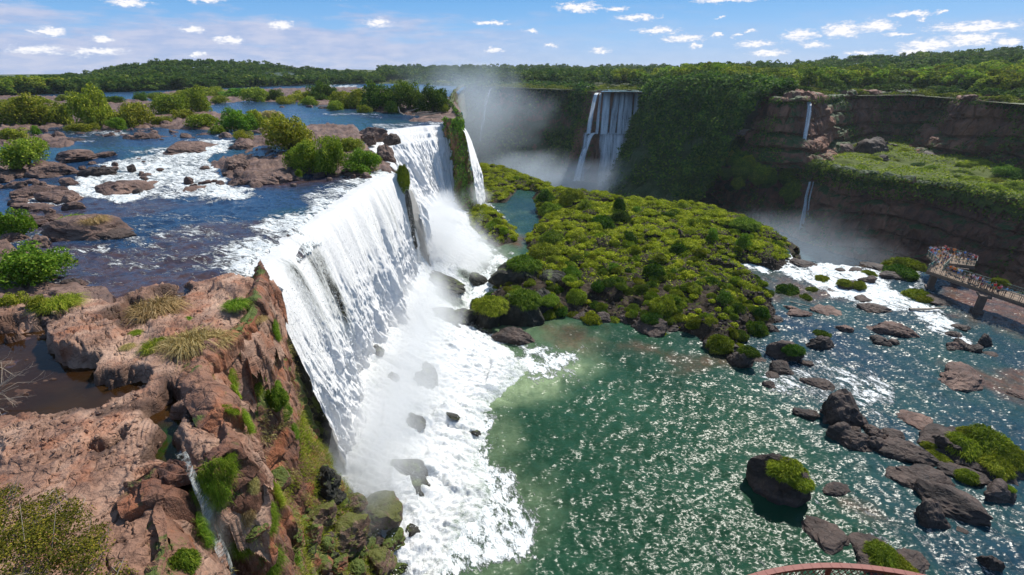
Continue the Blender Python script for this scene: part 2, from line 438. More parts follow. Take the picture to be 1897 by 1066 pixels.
M['forest_floor'] = rock_mat('forest_floor', ((.02, .032, .010), (.035, .055, .014), (.06, .075, .02)), moss=.5, scale=.1, bump=.5)
M['leaf_bush'] = leaf_mat('bush_leaves', (.10, .15, .014), (.24, .28, .028), (.42, .42, .05), var=.2)
M['leaf_bright'] = leaf_mat('bright_leaves', (.06, .13, .012), (.13, .24, .02), (.26, .34, .04), var=.2)
M['leaf_dark'] = leaf_mat('dark_leaves', (.025, .06, .008), (.07, .13, .014), (.16, .22, .03), var=.3)
M['leaf_hum'] = leaf_mat('mossy_grass', (.10, .14, .012), (.25, .30, .022), (.45, .46, .05), var=.28, patch=.4)
M['leaf_cover'] = leaf_mat('ground_cover_leaves', (.14, .21, .010), (.30, .39, .018), (.54, .56, .05), var=.1, patch=.22)
M['leaf_tree'] = leaf_mat('tree_leaves', (.06, .11, .012), (.17, .23, .022), (.36, .36, .04), trans=.42, var=.5)
M['leaf_forest'] = leaf_mat('forest_leaves', (.035, .075, .014), (.10, .15, .02), (.24, .26, .035), var=.2, patch=.03)
M['leaf_wall'] = leaf_mat('cliff_leaves', (.022, .06, .008), (.09, .17, .014), (.26, .32, .03), var=.1, patch=.12)
M['leaf_near'] = leaf_mat('near_bush_leaves', (.04, .055, .008), (.11, .125, .012), (.34, .30, .035), var=.1, patch=.7)
M['grass_dry'] = leaf_mat('dry_grass', (.22, .16, .06), (.44, .34, .13), (.62, .50, .24), trans=.25, var=.15)
M['grass_green'] = leaf_mat('green_grass', (.09, .17, .012), (.22, .32, .025), (.42, .45, .07), trans=.3, var=.2)
M['bark'] = plain_mat('bark', (.14, .11, .08), .8, .5)
M['driftwood'] = plain_mat('driftwood', (.42, .34, .26), .8, .4)
M['fall'] = fall_mat('falling_water')
M['fall_far'] = fall_mat('far_falling_water', col=(.93, .95, .97), thincol=(.32, .38, .44), su=1.8, sv=.06, cover=.68, contrast=.12)
M['fall_thin'] = fall_mat('thin_falling_water', col=(.75, .78, .80), su=5, sv=.5, cover=.60, contrast=.2)
M['foam'] = foam_mat('white_foam')
M['pool'] = water_mat('pool_water', (.010, .040, .021), (.011, .032, .058), (.17, .08, .05), rip=2.3, ripstr=1.0, flow=(1, .6), rot=-.5, spec=.17, wave=.92, rough=.27)
M['river'] = water_mat('river_water', (.010, .030, .070), (.012, .055, .075), (.10, .05, .035), rip=1.2, ripstr=1.0, flow=(.6, 1.8), rot=.35, fscale=1.2, wave=1.1, spec=.4, rough=.22)
M['canyon_water'] = water_mat('canyon_water', (.02, .05, .06), (.02, .05, .06), (.1, .07, .05), rip=.5, ripstr=.5, rough=.2)
# ================================================================== SETTING
def structure(name, me, **k): return props(link(name, me, **k), kind='structure')

def sheet(name, px0, px1, dpx, py0, py1, dpy, zfun, mat, keep=None, attrs=None, z0=0.0, smooth=True, geom=False):
    """ground sheet whose grid is fine near the camera and coarse far away. zfun(px,py,x,y)->z ; attrs: dict of functions"""
    PX, PY = np.meshgrid(np.arange(px0, px1, dpx, float), np.arange(py0, py1, dpy, float))
    X, Y = G(PX, PY, z0)
    Z = zfun(PX, PY, X, Y)
    V = np.stack([X, Y, Z], -1).reshape(-1, 3)
    k = None if keep is None else keep(PX, PY, X, Y)
    f = gridfaces(*PX.shape, keep=k)
    A = {n: np.asarray(fn(PX, PY, X, Y), float).ravel() for n, fn in (attrs or {}).items()}
    V, f, A = compact(V, f, A)
    f = f[:, ::-1]
    return structure(name, mesh(name, V, f, [mat], A, smooth))

def Pg(pts, z): 
    x, y = G([p[0] for p in pts], [p[1] for p in pts], z); return list(zip(x, y))

# ------------------------------------------------------------------ lower pool (z = 0)
SHELF = [(880, 300), (960, 325), (1040, 352), (1130, 372), (1200, 378), (1300, 390), (1400, 412), (1465, 447), (1480, 478), (1560, 488), (1650, 491), (1722, 500),
         (1775, 512), (1840, 524), (1897, 538), (2150, 590), (2700, 800), (2700, 1500), (600, 1500), (600, 1066), (560, 900), (560, 600), (700, 400), (800, 320)]
SHELFW = Pg(SHELF, 0)
WHITE = [(560, 1010), (720, 1010), (760, 1040), (800, 1066), (870, 1066), (960, 1040), (985, 960), (960, 900), (905, 860), (905, 790), (880, 720), (930, 700), (1075, 684), (1060, 668), (960, 655),
         (900, 640), (880, 605), (880, 560), (935, 500), (925, 470), (870, 400), (600, 400), (560, 700)]
def pool_foam(px, py, x, y):
    n = fbm(x * .35, y * .35, 0, 4, 5) * 22
    d = polysd(px, py, WHITE)
    f = sstep(-55, 18, d + n) * 1.15 
    f = np.maximum(f, sstep(-150, -20, d + n) * .62 * sstep(560, 700, py) * sstep(1300, 950, px))
    # rapids spilling over the shelf edge at the right
    R1 = [(1470, 476), (1560, 486), (1660, 490), (1722, 500), (1700, 520), (1640, 520), (1690, 560), (1760, 590), (1800, 640), (1720, 610), (1640, 575), (1560, 560), (1500, 530), (1400, 500), (1330, 482), (1400, 478)]
    f = np.maximum(f, sstep(-16, 10, polysd(px, py, R1) + n * .5) * 1.15)
    R2 = [(1400, 640), (1450, 640), (1540, 655), (1640, 700), (1680, 760), (1600, 770), (1560, 730), (1500, 745), (1440, 740), (1400, 700)]
    f = np.maximum(f, sstep(-30, 15, polysd(px, py, R2) + n * .6) * .86)
    R3 = [(1340, 960), (1560, 900), (1700, 960), (1897, 900), (2100, 1000), (2100, 1200), (1300, 1200)]
    f = np.maximum(f, sstep(-120, 20, polysd(px, py, R3) + n) * .60)
    R4 = [(870, 375), (905, 370), (950, 408), (930, 425), (890, 410), (870, 395)]
    f = np.maximum(f, sstep(-10, 6, polysd(px, py, R4)) * .9)
    R5 = [(1700, 505), (1760, 570), (1745, 585), (1690, 530)]
    f = np.maximum(f, sstep(-8, 5, polysd(px, py, R5)) * .85)
    return np.maximum(f, .36) + .06 * fbm(x * .05, y * .05, 0, 2, 6)  # floor level scatters white flecks, painted for sun glitter as well as foam
def pool_blue(px, py, x, y):
    n = fbm(x * .06, y * .06, 0, 3, 9) * 60
    b = sstep(1250, 1550, px + (700 - py) * .9 + n * 1.2)
    return np.maximum(b, sstep(470, 440, py) * .6)
def pool_shallow(px, py, x, y):
    n = fbm(x * .12, y * .12, 0, 4, 19) * 26
    f = sstep(-18, 22, polysd(px, py, [(1740, 520), (1897, 560), (2100, 600), (2200, 760), (1897, 640), (1800, 600), (1745, 560)]) + n)
    f = np.maximum(f, .75 * sstep(-14, 20, polysd(px, py, [(1370, 495), (1480, 505), (1580, 545), (1480, 560), (1400, 530)]) + n))
    f = np.maximum(f, .8 * sstep(-14, 10, polysd(px, py, [(1740, 670), (1897, 690), (2000, 760), (1897, 750), (1800, 710)]) + n))
    f = np.maximum(f, .55 * sstep(-14, 10, polysd(px, py, [(1000, 605), (1200, 640), (1350, 655), (1300, 670), (1100, 640)]) + n))
    f = np.maximum(f, .8 * sstep(-6, 6, polysd(px, py, [(945, 430), (975, 440), (965, 460), (940, 452)])))
    f = np.maximum(f, .6 * sstep(-14, 10, polysd(px, py, [(1560, 930), (1620, 930), (1700, 990), (1600, 960)]) + n))
    return f
def pool_aer(px, py, x, y):
    n = fbm(x * .2, y * .2, 0, 4, 55) * 22
    a = .36 * sstep(-80, 5, polysd(px, py, WHITE) + n * 1.5)
    a = np.maximum(a, .95 * sstep(-30, 14, polysd(px, py, [(880, 700), (940, 676), (1072, 682), (1010, 712), (905, 750), (870, 740)]) + n * .8))
    return np.maximum(a, .5 * sstep(-20, 10, polysd(px, py, [(930, 600), (990, 606), (960, 630), (900, 625)])))
def pool_z(px, py, x, y):
    sd = polysd(x, y, SHELFW)
    amp = np.clip(1 - py * 0, 0, 1)
    w = .10 * fbm(x * .6, y * .6, 0, 3, 2) + .05 * fbm(x * 1.9, y * 1.3, 0, 2, 3)
    foam = pool_foam(px, py, x, y) - .36
    w = w + foam * (.25 * np.abs(fbm(x * .8, y * .8, 0, 4, 31)))
    return w - np.where(sd < 1.5, (1.5 - sd) ** 1.6 * 1.5, 0) 
sheet('lower_pool_water', 540, 2150, 3.5, 300, 1190, 3.2, pool_z, M['pool'], keep=lambda px, py, x, y: (polysd(x, y, SHELFW) > -6),
      attrs={'aer': pool_aer, 'foam': pool_foam, 'alt': pool_blue, 'shallow': pool_shallow})

# ------------------------------------------------------------------ upper river (z = 24)
def river_level(x, y):
    """about 1.4 m higher upstream of the rapids"""
    d = y - (100 + .25 * (x + 60)) 
    return 24.0 + 1.3 * sstep(-6, 12, y - 96 - .12 * (x + 40)) * sstep(-22, -50, x + (y - 96) * .12) 
def river_foam(px, py, x, y):
    n = fbm(x * .18, y * .18, 0, 4, 45)
    f = np.zeros_like(px)
    def add(poly, a, e=14, nn=12): 
        nonlocal f; f = np.maximum(f, a * sstep(-e, e * .6, polysd(px, py, poly) + n * nn))
    add([(150, 330), (210, 310), (300, 292), (420, 262), (440, 275), (400, 300), (420, 345), (480, 365), (440, 375), (330, 372), (230, 388), (180, 380), (120, 350)], 1.1)
    add([(120, 258), (230, 250), (240, 258), (150, 272)], .9, 8, 8)
    add([(200, 280), (290, 290), (230, 296)], .7, 8, 8)
    add([(70, 470), (110, 462), (190, 456), (200, 462), (140, 478), (80, 500)], 1.0, 8, 8)
    add([(190, 405), (260, 408), (300, 412), (240, 418)], .8, 7, 8)
    add([(330, 410), (400, 415), (380, 428)], .72, 7, 8)
    add([(40, 350), (120, 355), (150, 375), (90, 395), (40, 400)], .9, 8, 8)
    add([(430, 505), (470, 480), (560, 420), (640, 362), (700, 330), (735, 322), (760, 330), (760, 700), (500, 600), (485, 512)], 1.0, 16, 12)
    add([(230, 500), (420, 470), (520, 440), (470, 480), (330, 520)], .62, 22, 16)
    add([(500, 205), (640, 225), (560, 235), (480, 225)], .45, 12, 12)
    add([(600, 216), (700, 212), (705, 222), (610, 226)], .8, 5, 6)
    add([(690, 236), (840, 226), (850, 240), (700, 250)], .9, 6, 6)
    add([(400, 185), (480, 195), (440, 215), (385, 208)], .6, 6, 8)
    add([(600, 160), (680, 163), (670, 172), (600, 170)], 1.0, 5, 4)
    f = np.maximum(f, 1.05 * sstep(13, 1.5, river_in(x, y) + 2.5 * n) * (y < 86))
    q_ = sstep(585, 550, py)
    return q_ * np.maximum(f, .34 + .22 * 1.75 * sstep(340, 440, py) * sstep(620, 300, np.abs(px - 290) * 1.1) + .12 * fbm(x * .06, y * .12, 0, 3, 4))
def river_shallow(px, py, x, y):
    n = fbm(x * .12, y * .12, 0, 4, 77)
    s = sstep(.1, .6, n + .15 * sstep(380, 460, py)) * .75 * sstep(330, 400, py)
    s = np.maximum(s, sstep(-20, 8, polysd(px, py, [(200, 520), (400, 500), (380, 530), (300, 600), (0, 780), (-200, 900), (-200, 600), (100, 600)])) * .9)
    s = np.maximum(s, .9 * sstep(-10, 10, polysd(px, py, [(450, 340), (560, 330), (700, 322), (640, 335), (520, 350)])))
    return s
LIPX = [(425, 508), (452, 498), (480, 487), (520, 461), (560, 431), (600, 400), (640, 368), (690, 335), (722, 323)]
LIP1 = Pg(LIPX, 24)
LIP2 = [(-19.6, 84), (-23, 92), (-29, 103), (-36, 118), (-39, 134), (-37, 144), (-31, 153), (-25, 159), (-19.5, 160.5)]
NEARLIP = [(-21.5, 39.5)]
def river_in(x, y):
    poly = [(-21.2, 38.6)] + [(a, b) for a, b in LIP1[2:]] + LIP2 + [(-15.6, 152.5), (-15.8, 160), (-19, 185), (-23, 230), (-40, 330), (-45, 560), (-40, 900), (-1600, 900), (-1600, 5), (-21, 5)]
    return polysd(x, y, poly)
def river_z(px, py, x, y):
    w = .07 * fbm(x * .7, y * .7, 0, 3, 12)
    f = river_foam(px, py, x, y) - .27
    fade = sstep(170, 260, py)
    z = river_level(x, y) + w * fade + fade * f * .45 * np.abs(fbm(x * .5, y * .5, 0, 4, 13))
    sd = river_in(x, y)
    near = sstep(120, 40, y)
    return z - np.where(sd < 1.6, (1.6 - sd) ** 1.7 * .35, 0)
sheet('upper_river_water', -420, 900, 3.2, 158, 830, 2.2, river_z, M['river'], z0=24.0,
      keep=lambda px, py, x, y: (river_in(x, y) > -1.2) & ((py < 700) | (px < 400)),
      attrs={'foam': river_foam, 'alt': lambda px, py, x, y: sstep(.1, .5, fbm(x * .05, y * .05, 0, 3, 8)), 'shallow': river_shallow})

# ------------------------------------------------------------------ river islands and banks on the upper level
BANKS = [
 [(-420, 180), (60, 182), (130, 184), (270, 192), (300, 174), (430, 170), (520, 167), (640, 165), (700, 167), (835, 186), (850, 205), (848, 214), (800, 216), (750, 212), (690, 213), (600, 201), (520, 194), (440, 193), (388, 203),
  (384, 214), (440, 218), (490, 230), (500, 246), (430, 250), (330, 250), (240, 247), (130, 241), (40, 257), (-420, 262)],
 [(-420, 262), (60, 262), (150, 268), (140, 284), (60, 296), (110, 318), (20, 336), (-420, 345)],
 [(400, 292), (450, 266), (480, 262), (560, 241), (660, 241), (705, 262), (728, 300), (735, 321), (700, 322), (640, 326), (540, 326), (480, 348), (420, 332), (395, 306)],
 [(785, 214), (848, 204), (851, 233), (838, 236), (820, 228), (765, 225)],
 [(-420, 440), (5, 440), (35, 455), (60, 470), (40, 500), (95, 530), (160, 528), (215, 548), (200, 590), (-420, 620)]]
BW = [Pg(b, 24) for b in BANKS]
def bank_z(px, py, x, y):
    sd = np.full(x.shape, -1e9)
    for b in BW: sd = np.maximum(sd, polysd(x, y, b))
    sc = np.clip(y / 90, .35, 3)
    sd = sd + fbm(x * .35 / sc, y * .35 / sc, 0, 4, 66) * 1.6 * sc
    n = fbm(x * .5, y * .5, 0, 5, 67); f1, f2, iD = voro(x * .45, y * .3, 0, 68)
    z = 24 - .7 + 1.15 * sstep(-1.2 * sc, 1.8 * sc, sd) + sstep(0, 3, sd) * (.35 * n + .5 * iD * sstep(0, .2, f2 - f1))
    return z + 1.2 * sstep(96, 110, y) * sstep(-30, -50, x)
def bank_keep(px, py, x, y):
    sd = np.full(x.shape, -1e9)
    for b in BW: sd = np.maximum(sd, polysd(x, y, b))
    return (sd > -4.5 * np.clip(y / 90, .35, 3)) & (river_in(x, y) > -.6)
sheet('river_bank_ground', -420, 900, 2.6, 166, 630, 1.7, bank_z, M['rock_river'], z0=24.0, keep=bank_keep)

# ------------------------------------------------------------------ near rock plateau
EDGE = [(-21.2, 38.6), (-19.6, 35.5), (-18.2, 32), (-17.3, 29.6), (-16.8, 26.9), (-17.2, 24.4), (-16.4, 22.2), (-14.2, 19.6), (-12.3, 17.2), (-12.0, 15.8), (-12.8, 15.1), (-13.9, 15.4), (-13.5, 14.2), (-12.3, 12.8), (-11, 10.6), (-9.5, 6), (-9, 0)]
def catmull(P, n):
    P = np.asarray(P, float); m = len(P); out = []
    seg = np.linspace(0, m - 1.0001, n)
    i = seg.astype(int); t = (seg - i)[:, None]
    g = lambda k: P[np.clip(i + k, 0, m - 1)]
    p0, p1, p2, p3 = g(-1), g(0), g(1), g(2)
    return .5 * ((2 * p1) + (-p0 + p2) * t + (2 * p0 - 5 * p1 + 4 * p2 - p3) * t * t + (-p0 + 3 * p1 - 3 * p2 + p3) * t ** 3)
SHORE = Pg([(-60, 560), (95, 545), (160, 545), (215, 548), (250, 530), (300, 522), (385, 516), (440, 510), (484, 508)], 24.5)
PLAT = SHORE + EDGE + [(-60, 0), (-60, 30)]
POOLS = [
 [(-200, 605), (42, 605), (92, 602), (82, 628), (95, 640), (105, 665), (135, 664), (185, 660), (180, 673), (161, 695), (237, 687), (277, 694), (264, 716), (222, 733), (184, 747), (130, 752), (87, 757), (-200, 770)],
 [(184, 757), (264, 755), (293, 742), (311, 710), (329, 718), (327, 734), (300, 752), (361, 756), (332, 779), (329, 789), (311, 800), (332, 815), (343, 838), (335, 850), (262, 850), (285, 806), (298, 787), (277, 776), (253, 779), (262, 758)],
 [(171, 830), (235, 795), (229, 813), (187, 838)],
 [(225, 545), (262, 552), (330, 520), (352, 532), (330, 560), (262, 560), (262, 590), (225, 605), (222, 580), (200, 600), (185, 590), (235, 560)],
 [(-20, 600), (60, 590), (150, 575), (130, 590), (80, 610), (-20, 620)]]
RIDGES = [ # raised blocks: polygon, height
 ([(95, 640), (85, 615), (130, 588), (185, 585), (222, 608), (215, 640), (180, 655), (130, 668), (105, 668)], .9),
 ([(270, 600), (300, 585), (350, 590), (360, 612), (330, 640), (270, 625)], .5),
 ([(400, 520), (440, 510), (490, 508), (492, 545), (440, 555), (400, 540)], .75),
 ([(330, 600), (400, 590), (450, 610), (440, 660), (370, 660)], .35),
 ([(330, 790), (380, 760), (425, 790), (440, 840), (400, 865), (350, 850)], .45),
 ([(0, 800), (60, 780), (180, 770), (150, 820), (60, 870), (0, 870)], .4),
 ([(240, 870), (300, 850), (340, 870), (330, 930), (270, 960), (220, 920)], .35)]
def plat_z(px, py, x, y):
    sd = polysd(x, y, PLAT)
    wn = fbm(x * .9, y * .9, 0, 4, 101)
    wpx = wn * 9
    # slabs separated by cracks
    f1, f2, iD = voro(x * .33 + wn * .12, y * .24 + wn * .1, 0, 103)
    g1, g2, iE = voro(x * 1.1, y * .85, 0, 104)
    z = 24.75 + .12 * iD + .12 * fbm(x * .25, y * .25, 0, 3, 105)
    z = z - .22 * (1 - sstep(0, .05, f2 - f1)) * sstep(.35, .6, iD + .35 * wn)
    z = z + .05 * fbm(x * 2.2, y * 2.2, 0, 4, 106) 
    rough = sstep(-.2, .4, fbm(x * .12, y * .12, 0, 2, 107) + .6 * sstep(700, 640, py))
    z = z + rough * (.11 * iE * sstep(0, .12, g2 - g1) + .08 * np.abs(wn))
    for poly, hh in RIDGES:
        r = sstep(-6, 9, polysd(px, py, poly) + wpx * .8)
        q1, q2, iq = voro(x * 1.0 + .2 * wn, y * .9, hh, 109)
        z = z + r * hh * .75 * (.75 + .35 * (iq - .5) * sstep(0, .12, q2 - q1) - .3 * (1 - sstep(0, .09, q2 - q1)))
    pool = np.zeros_like(x)
    for p in POOLS: pool = np.maximum(pool, sstep(-5, 6, polysd(px, py, p) + wpx))
    isl = sstep(.35, .75, fbm(x * .5, y * 1.4, 0, 4, 111)) * (py < 760)
    z = z * (1 - pool) + pool * (23.72 + .16 * wn + .34 * isl)
    hl = .24 + .06 * vn(x * .15, y * .15, 0, 131)
    q = (z + .10 * fbm(x * .6, y * .9, 0, 3, 132)) / hl; fq = q - np.floor(q); zq = (np.floor(q) + sstep(.0, .3, fq)) * hl
    z = z + (zq - z) * (.38 * (1 - sstep(.0, .2, pool)))
    sd = sd + .7 * (iE - .5) + .35 * wn + .5 * (iD - .5)
    z = z - (1 - sstep(-.3, 1.6, sd)) * 1.0            # falls away at the rim
    z = z - np.where(sd < 0, np.abs(sd) ** 1.1 * 2.6, 0)
    return z
def plat_wet(px, py, x, y):
    n = fbm(x * .5, y * .5, 0, 4, 121) * 14
    w = np.zeros_like(x)
    for p in POOLS: w = np.maximum(w, sstep(-16, 4, polysd(px, py, p) + n))
    return w
sheet('rock_plateau', -420, 560, 2.0, 498, 1260, 2.0, plat_z, M['rock_near'], z0=24.8, keep=lambda px, py, x, y: (polysd(x, y, PLAT) > -1.0), attrs={'wet': plat_wet})
# still brown water lying in the hollows
def pool_mat(name):
    m, nt, out = newmat(name)
    P = N(nt, 'NewGeometry').outputs['Position']
    n = noise(nt, P, 2.5, 3, .5)
    b = N(nt, 'BsdfPrincipled'); b.inputs['Roughness'].default_value = .05; b.inputs['IOR'].default_value = 1.33
    sep = N(nt, 'SeparateXYZ'); L(nt, P, sep.inputs[0])
    g = ramp(nt, noise(nt, P, .4, 3, .5), [(.42, 0), (.6, 1)])
    c = mix(nt, g, (.030, .014, .005), (.05, .024, .007))
    g2 = math_(nt, 'MULTIPLY', attr(nt, 'alga'), ramp(nt, n, [(.3, .3), (.6, 1)]))
    c = mix(nt, g2, c, (.012, .05, .006))
    L(nt, c, b.inputs['Base Color'])
    bp = N(nt, 'Bump'); bp.inputs['Strength'].default_value = .12; bp.inputs['Distance'].default_value = .05; L(nt, noise(nt, P, 5, 3, .5), bp.inputs['Height']); L(nt, bp.outputs[0], b.inputs['Normal'])
    t = N(nt, 'BsdfTransparent'); t.inputs[0].default_value = (.62, .42, .26, 1)
    ms = N(nt, 'MixShader'); ms.inputs[0].default_value = .62; L(nt, t.outputs[0], ms.inputs[1]); L(nt, b.outputs[0], ms.inputs[2]); L(nt, ms.outputs[0], out.inputs[0]); return m
M['brownpool'] = pool_mat('brown_pool_water')
def inpools(px, py, x, y):
    d = np.full(x.shape, -1e9)
    for p in POOLS: d = np.maximum(d, polysd(px, py, p))
    return (d > -14) & (polysd(x, y, PLAT) > .6)
sheet('rock_pool_water', -420, 420, 5, 512, 860, 5, lambda px, py, x, y: 24.06 + 0 * x, M['brownpool'], z0=24.06, keep=inpools,
      attrs={'alga': lambda px, py, x, y: sstep(-10, 20, polysd(px, py, [(262, 790), (345, 780), (345, 855), (255, 855)]))})

# ------------------------------------------------------------------ cliff strips
def strip(name, top, zt, profile, nt_, ns, outward, mat, disp, seed, mossf=None, vert=True, lump=0.0, kind='structure', sc=1.0, attrsf=None, ledge=0.0, lh=5.0):
    """top: list of xy; profile: list (frac_out, z) per row fraction; outward: list of foot offsets xy per station"""
    T = catmull(top, ns); O = catmull(outward, ns)
    pr = np.asarray(profile, float); tt = np.linspace(0, 1, nt_)
    fr = np.interp(tt, np.linspace(0, 1, len(pr)), pr[:, 0]); zz = np.interp(tt, np.linspace(0, 1, len(pr)), pr[:, 1])
    ZT = np.asarray(zt, float) if hasattr(zt, '__len__') else np.full(len(top), float(zt))
    ztop = np.interp(np.linspace(0, len(top) - 1, ns), np.arange(len(top)), ZT)
    X = T[:, None, 0] + (O[:, None, 0] - T[:, None, 0]) * fr[None]
    Y = T[:, None, 1] + (O[:, None, 1] - T[:, None, 1]) * fr[None]
    z0, z1 = pr[0, 1], pr[-1, 1]
    Z = z1 + (zz[None] - z1) * ((ztop[:, None] - z1) / (z0 - z1))
    V = np.stack([X, Y, Z], -1)
    du = np.gradient(V, axis=0); dv = np.gradient(V, axis=1)
    Nn = unit(np.cross(dv, du))
    ref = unit(np.stack([O[:, 0] - T[:, 0], O[:, 1] - T[:, 1], 0 * O[:, 0] + .3], -1))[:, None]
    sg = np.sign((Nn * ref).sum(-1).mean()); Nn = Nn * sg
    k = 1.0 / sc
    f1, f2, iD = voro(X * .35 * k, Y * .35 * k, Z * (.16 if vert else .35) * k, seed)
    h1, h2, iH = voro(X * 1.0 * k, Y * 1.0 * k, Z * .6 * k, seed + 5)
    strat = vn(X * .1 * k, Y * .1 * k, Z * .55 * k, seed + 7)
    d = (iD - .5) * (1.5 if sc > 1.5 else 1.15) * sstep(0, .10, f2 - f1) + (iH - .5) * .5 * sstep(0, .15, h2 - h1) + .45 * fbm(X * .5 * k, Y * .5 * k, Z * .3 * k, 5, seed + 9) + .45 * strat
    d = d - .35 * (1 - sstep(0, .08, f2 - f1))
    if lump:
        l1, l2, _ = voro(X * .22 * k, Y * .22 * k, Z * .22 * k, seed + 21)
        lm1, _, _ = voro(X * .6 * k, Y * .6 * k, Z * .6 * k, seed + 22)
        d = d * (1 - lump) + lump * (np.sqrt(np.clip(1 - l1 ** 2, 0, 1)) * 2.2 + np.sqrt(np.clip(1 - lm1 ** 2, 0, 1)) * .8 - 1.2)
    V = V + Nn * (d * disp)[..., None]
    if ledge:
        q = (Z + 1.2 * lh * .3 * fbm(X * .03 / sc * 3, Y * .03 / sc * 3, Z * .02, 3, seed + 40)) / lh; fq = q - np.floor(q)
        lam = _hash(np.floor(q), 0 * q, 0 * q, seed + 41)
        V = V + Nn * ((sstep(1.0, .55, fq) - .5) * ledge * (.3 + lam))[..., None]
    A = {'moss': (mossf(X, Y, Z, T, tt) if mossf is not None else 0 * X)}
    f = gridfaces(ns, nt_)
    if sg > 0: f = f[:, ::-1]
    o = link(name, mesh(name, V.reshape(-1, 3), f, [mat], {k_: v.ravel() for k_, v in A.items()}, smooth=False))
    if kind: o['kind'] = kind
    return o, V, Nn, d

# near cliff under the plateau, from the fall back towards the camera
n_e = len(EDGE)
FOOT = [(-17.2, 37.6), (-15.5, 36), (-13, 34.8), (-11.0, 33.2), (-9.8, 31.2), (-9.2, 29), (-8.8, 27), (-8, 25), (-7, 23), (-6.5, 21.4), (-6, 20.5), (-5.5, 19.6), (-5, 18.5), (-4.5, 16.5), (-4, 13), (-3, 7), (-2, 0)]
ins = [(x - .9, y + .2) for x, y in EDGE]
TOPIN = EDGE
def near_moss(X, Y, Z, T, tt):
    m = .25 * fbm(X * .3, Y * .3, Z * .2, 3, 201) + sstep(13, 5, Z) * .22 + .55 * sstep(30.5, 37, Y) * sstep(21, 17, Z)
    return m
cliff_near, CV, CN, CD = strip('near_cliff_rock', TOPIN, 24.8, [(-.16, 24.1), (-.05, 24.6), (0.0, 24.2), (.03, 22.5), (.06, 19), (.10, 16), (.17, 12.5), (.30, 8.5), (.48, 5.2), (.70, 2.6), (.88, .8), (1.06, -1.5)], 240, 480, FOOT, M['rock_cliff'], .60, 210, near_moss, ledge=.30, lh=1.7)

# dark wet wall behind the falls
WTOP = [(-22.2, 38.2)] + [(x - .5, y) for x, y in LIP1[2:]] + [(x - .6, y) for x, y in LIP2] 
WFT = [(-19.0, 37.5)] + [(-18.6, y - .6) for x, y in LIP1[2:]] + [(-18, 85), (-20, 92), (-24, 102), (-28, 114), (-30, 128), (-28, 136), (-25, 142), (-21, 148), (-17, 150)]
WFT = WFT[:len(WTOP)]
strip('wall_behind_falls_rock', [(a_ - 1.9, b_) for a_, b_ in WTOP], 22.0, [(-.3, 21.4), (.0, 22.0), (.05, 22), (.2, 16), (.5, 9), (.75, 5), (1.0, -1)], 90, 420, WFT, M['rock_wet'], .8, 310, lambda X, Y, Z, T, tt: .25 * fbm(X * .3, Y * .3, Z * .3, 3, 5) + .1)

# green nose between the two falls and the hidden canyon side of the left plateau
NT = [(-21.5, 160), (-17.2, 153.2), (-15.2, 151.6), (-15.4, 156), (-16.5, 168), (-18.5, 183), (-22, 205), (-30, 260), (-38, 340), (-46, 450), (-50, 560)]
NF = [(-20.5, 150), (-17.0, 143.5), (-13, 142), (-12.5, 150), (-13.5, 166), (-15.5, 183), (-19, 205), (-27, 260), (-35, 340), (-43, 450), (-47, 560)]
nose, NV, NN_, _ = strip('nose_cliff_rock', NT, 25.2, [(-.4, 24.6), (-.1, 25.4), (.05, 23), (.3, 14), (.6, 7), (.85, 2), (1.1, -4)], 110, 300, NF, M['rock_cliff'], 1.1, 410, lambda X, Y, Z, T, tt: .45 + .3 * fbm(X * .3, Y * .3, Z * .3, 3, 5))

# ------------------------------------------------------------------ canyon
ZC = -42.0
Xc, Yc = np.meshgrid(np.linspace(-120, 420, 120), np.linspace(110, 760, 140))
structure('canyon_river_water', mesh('canyon_river_water', np.stack([Xc, Yc, ZC + .3 * fbm(Xc * .2, Yc * .2, 0, 3, 4)], -1).reshape(-1, 3), gridfaces(*Xc.shape), [M['canyon_water']],
          {'foam': .25 + .8 * np.exp(-((Xc - 78) ** 2 + (Yc - 352) ** 2) / 22 ** 2).ravel(), 'alt': 0 * Xc, 'shallow': 0 * Xc}))
# shelf wall dropping into the canyon
sw = Pg([(880, 300), (960, 325), (1040, 352), (1130, 372), (1200, 378), (1300, 390), (1400, 412), (1465, 447), (1480, 478), (1560, 488), (1650, 491), (1722, 500), (1775, 512), (1840, 524), (1897, 538), (2150, 590), (2700, 800)], 0)
swf = [(x * 1.0 + 3, y + 7) for x, y in sw]
strip('shelf_edge_cliff_rock', sw, -.6, [(-.5, -1), (0, -1.2), (.2, -8), (1, -43)], 50, 500, swf, M['rock_far'], 1.5, 510, lambda X, Y, Z, T, tt: 0 * X + .3)

def wall(name, pts, zt, out, zb, nt_, ns, seed, moss, lump, disp=3.0, prof=None, sc=3.2, ledge=0.0, lh=5.0):
    """canyon wall; out = metres the foot stands forward (towards the camera side)"""
    P = np.array(pts); t = np.gradient(P, axis=0); nrm = unit(np.stack([t[:, 1], -t[:, 0]], -1))
    O = P + nrm * np.asarray(out, float).reshape(-1, 1)
    pr = prof or [(-.3, 23.6), (0, 24), (.06, 20), (.14, 8), (.24, -6), (.45, -18), (.75, -32), (1, -44)]
    pr = [(a, zb + (b + 44) / 68 * (24 - zb)) for a, b in pr]
    return strip(name, [tuple(p) for p in P], zt, pr, nt_, ns, [tuple(p) for p in O], M['rock_far'], disp, seed, moss, lump=lump, sc=sc, ledge=ledge, lh=lh)

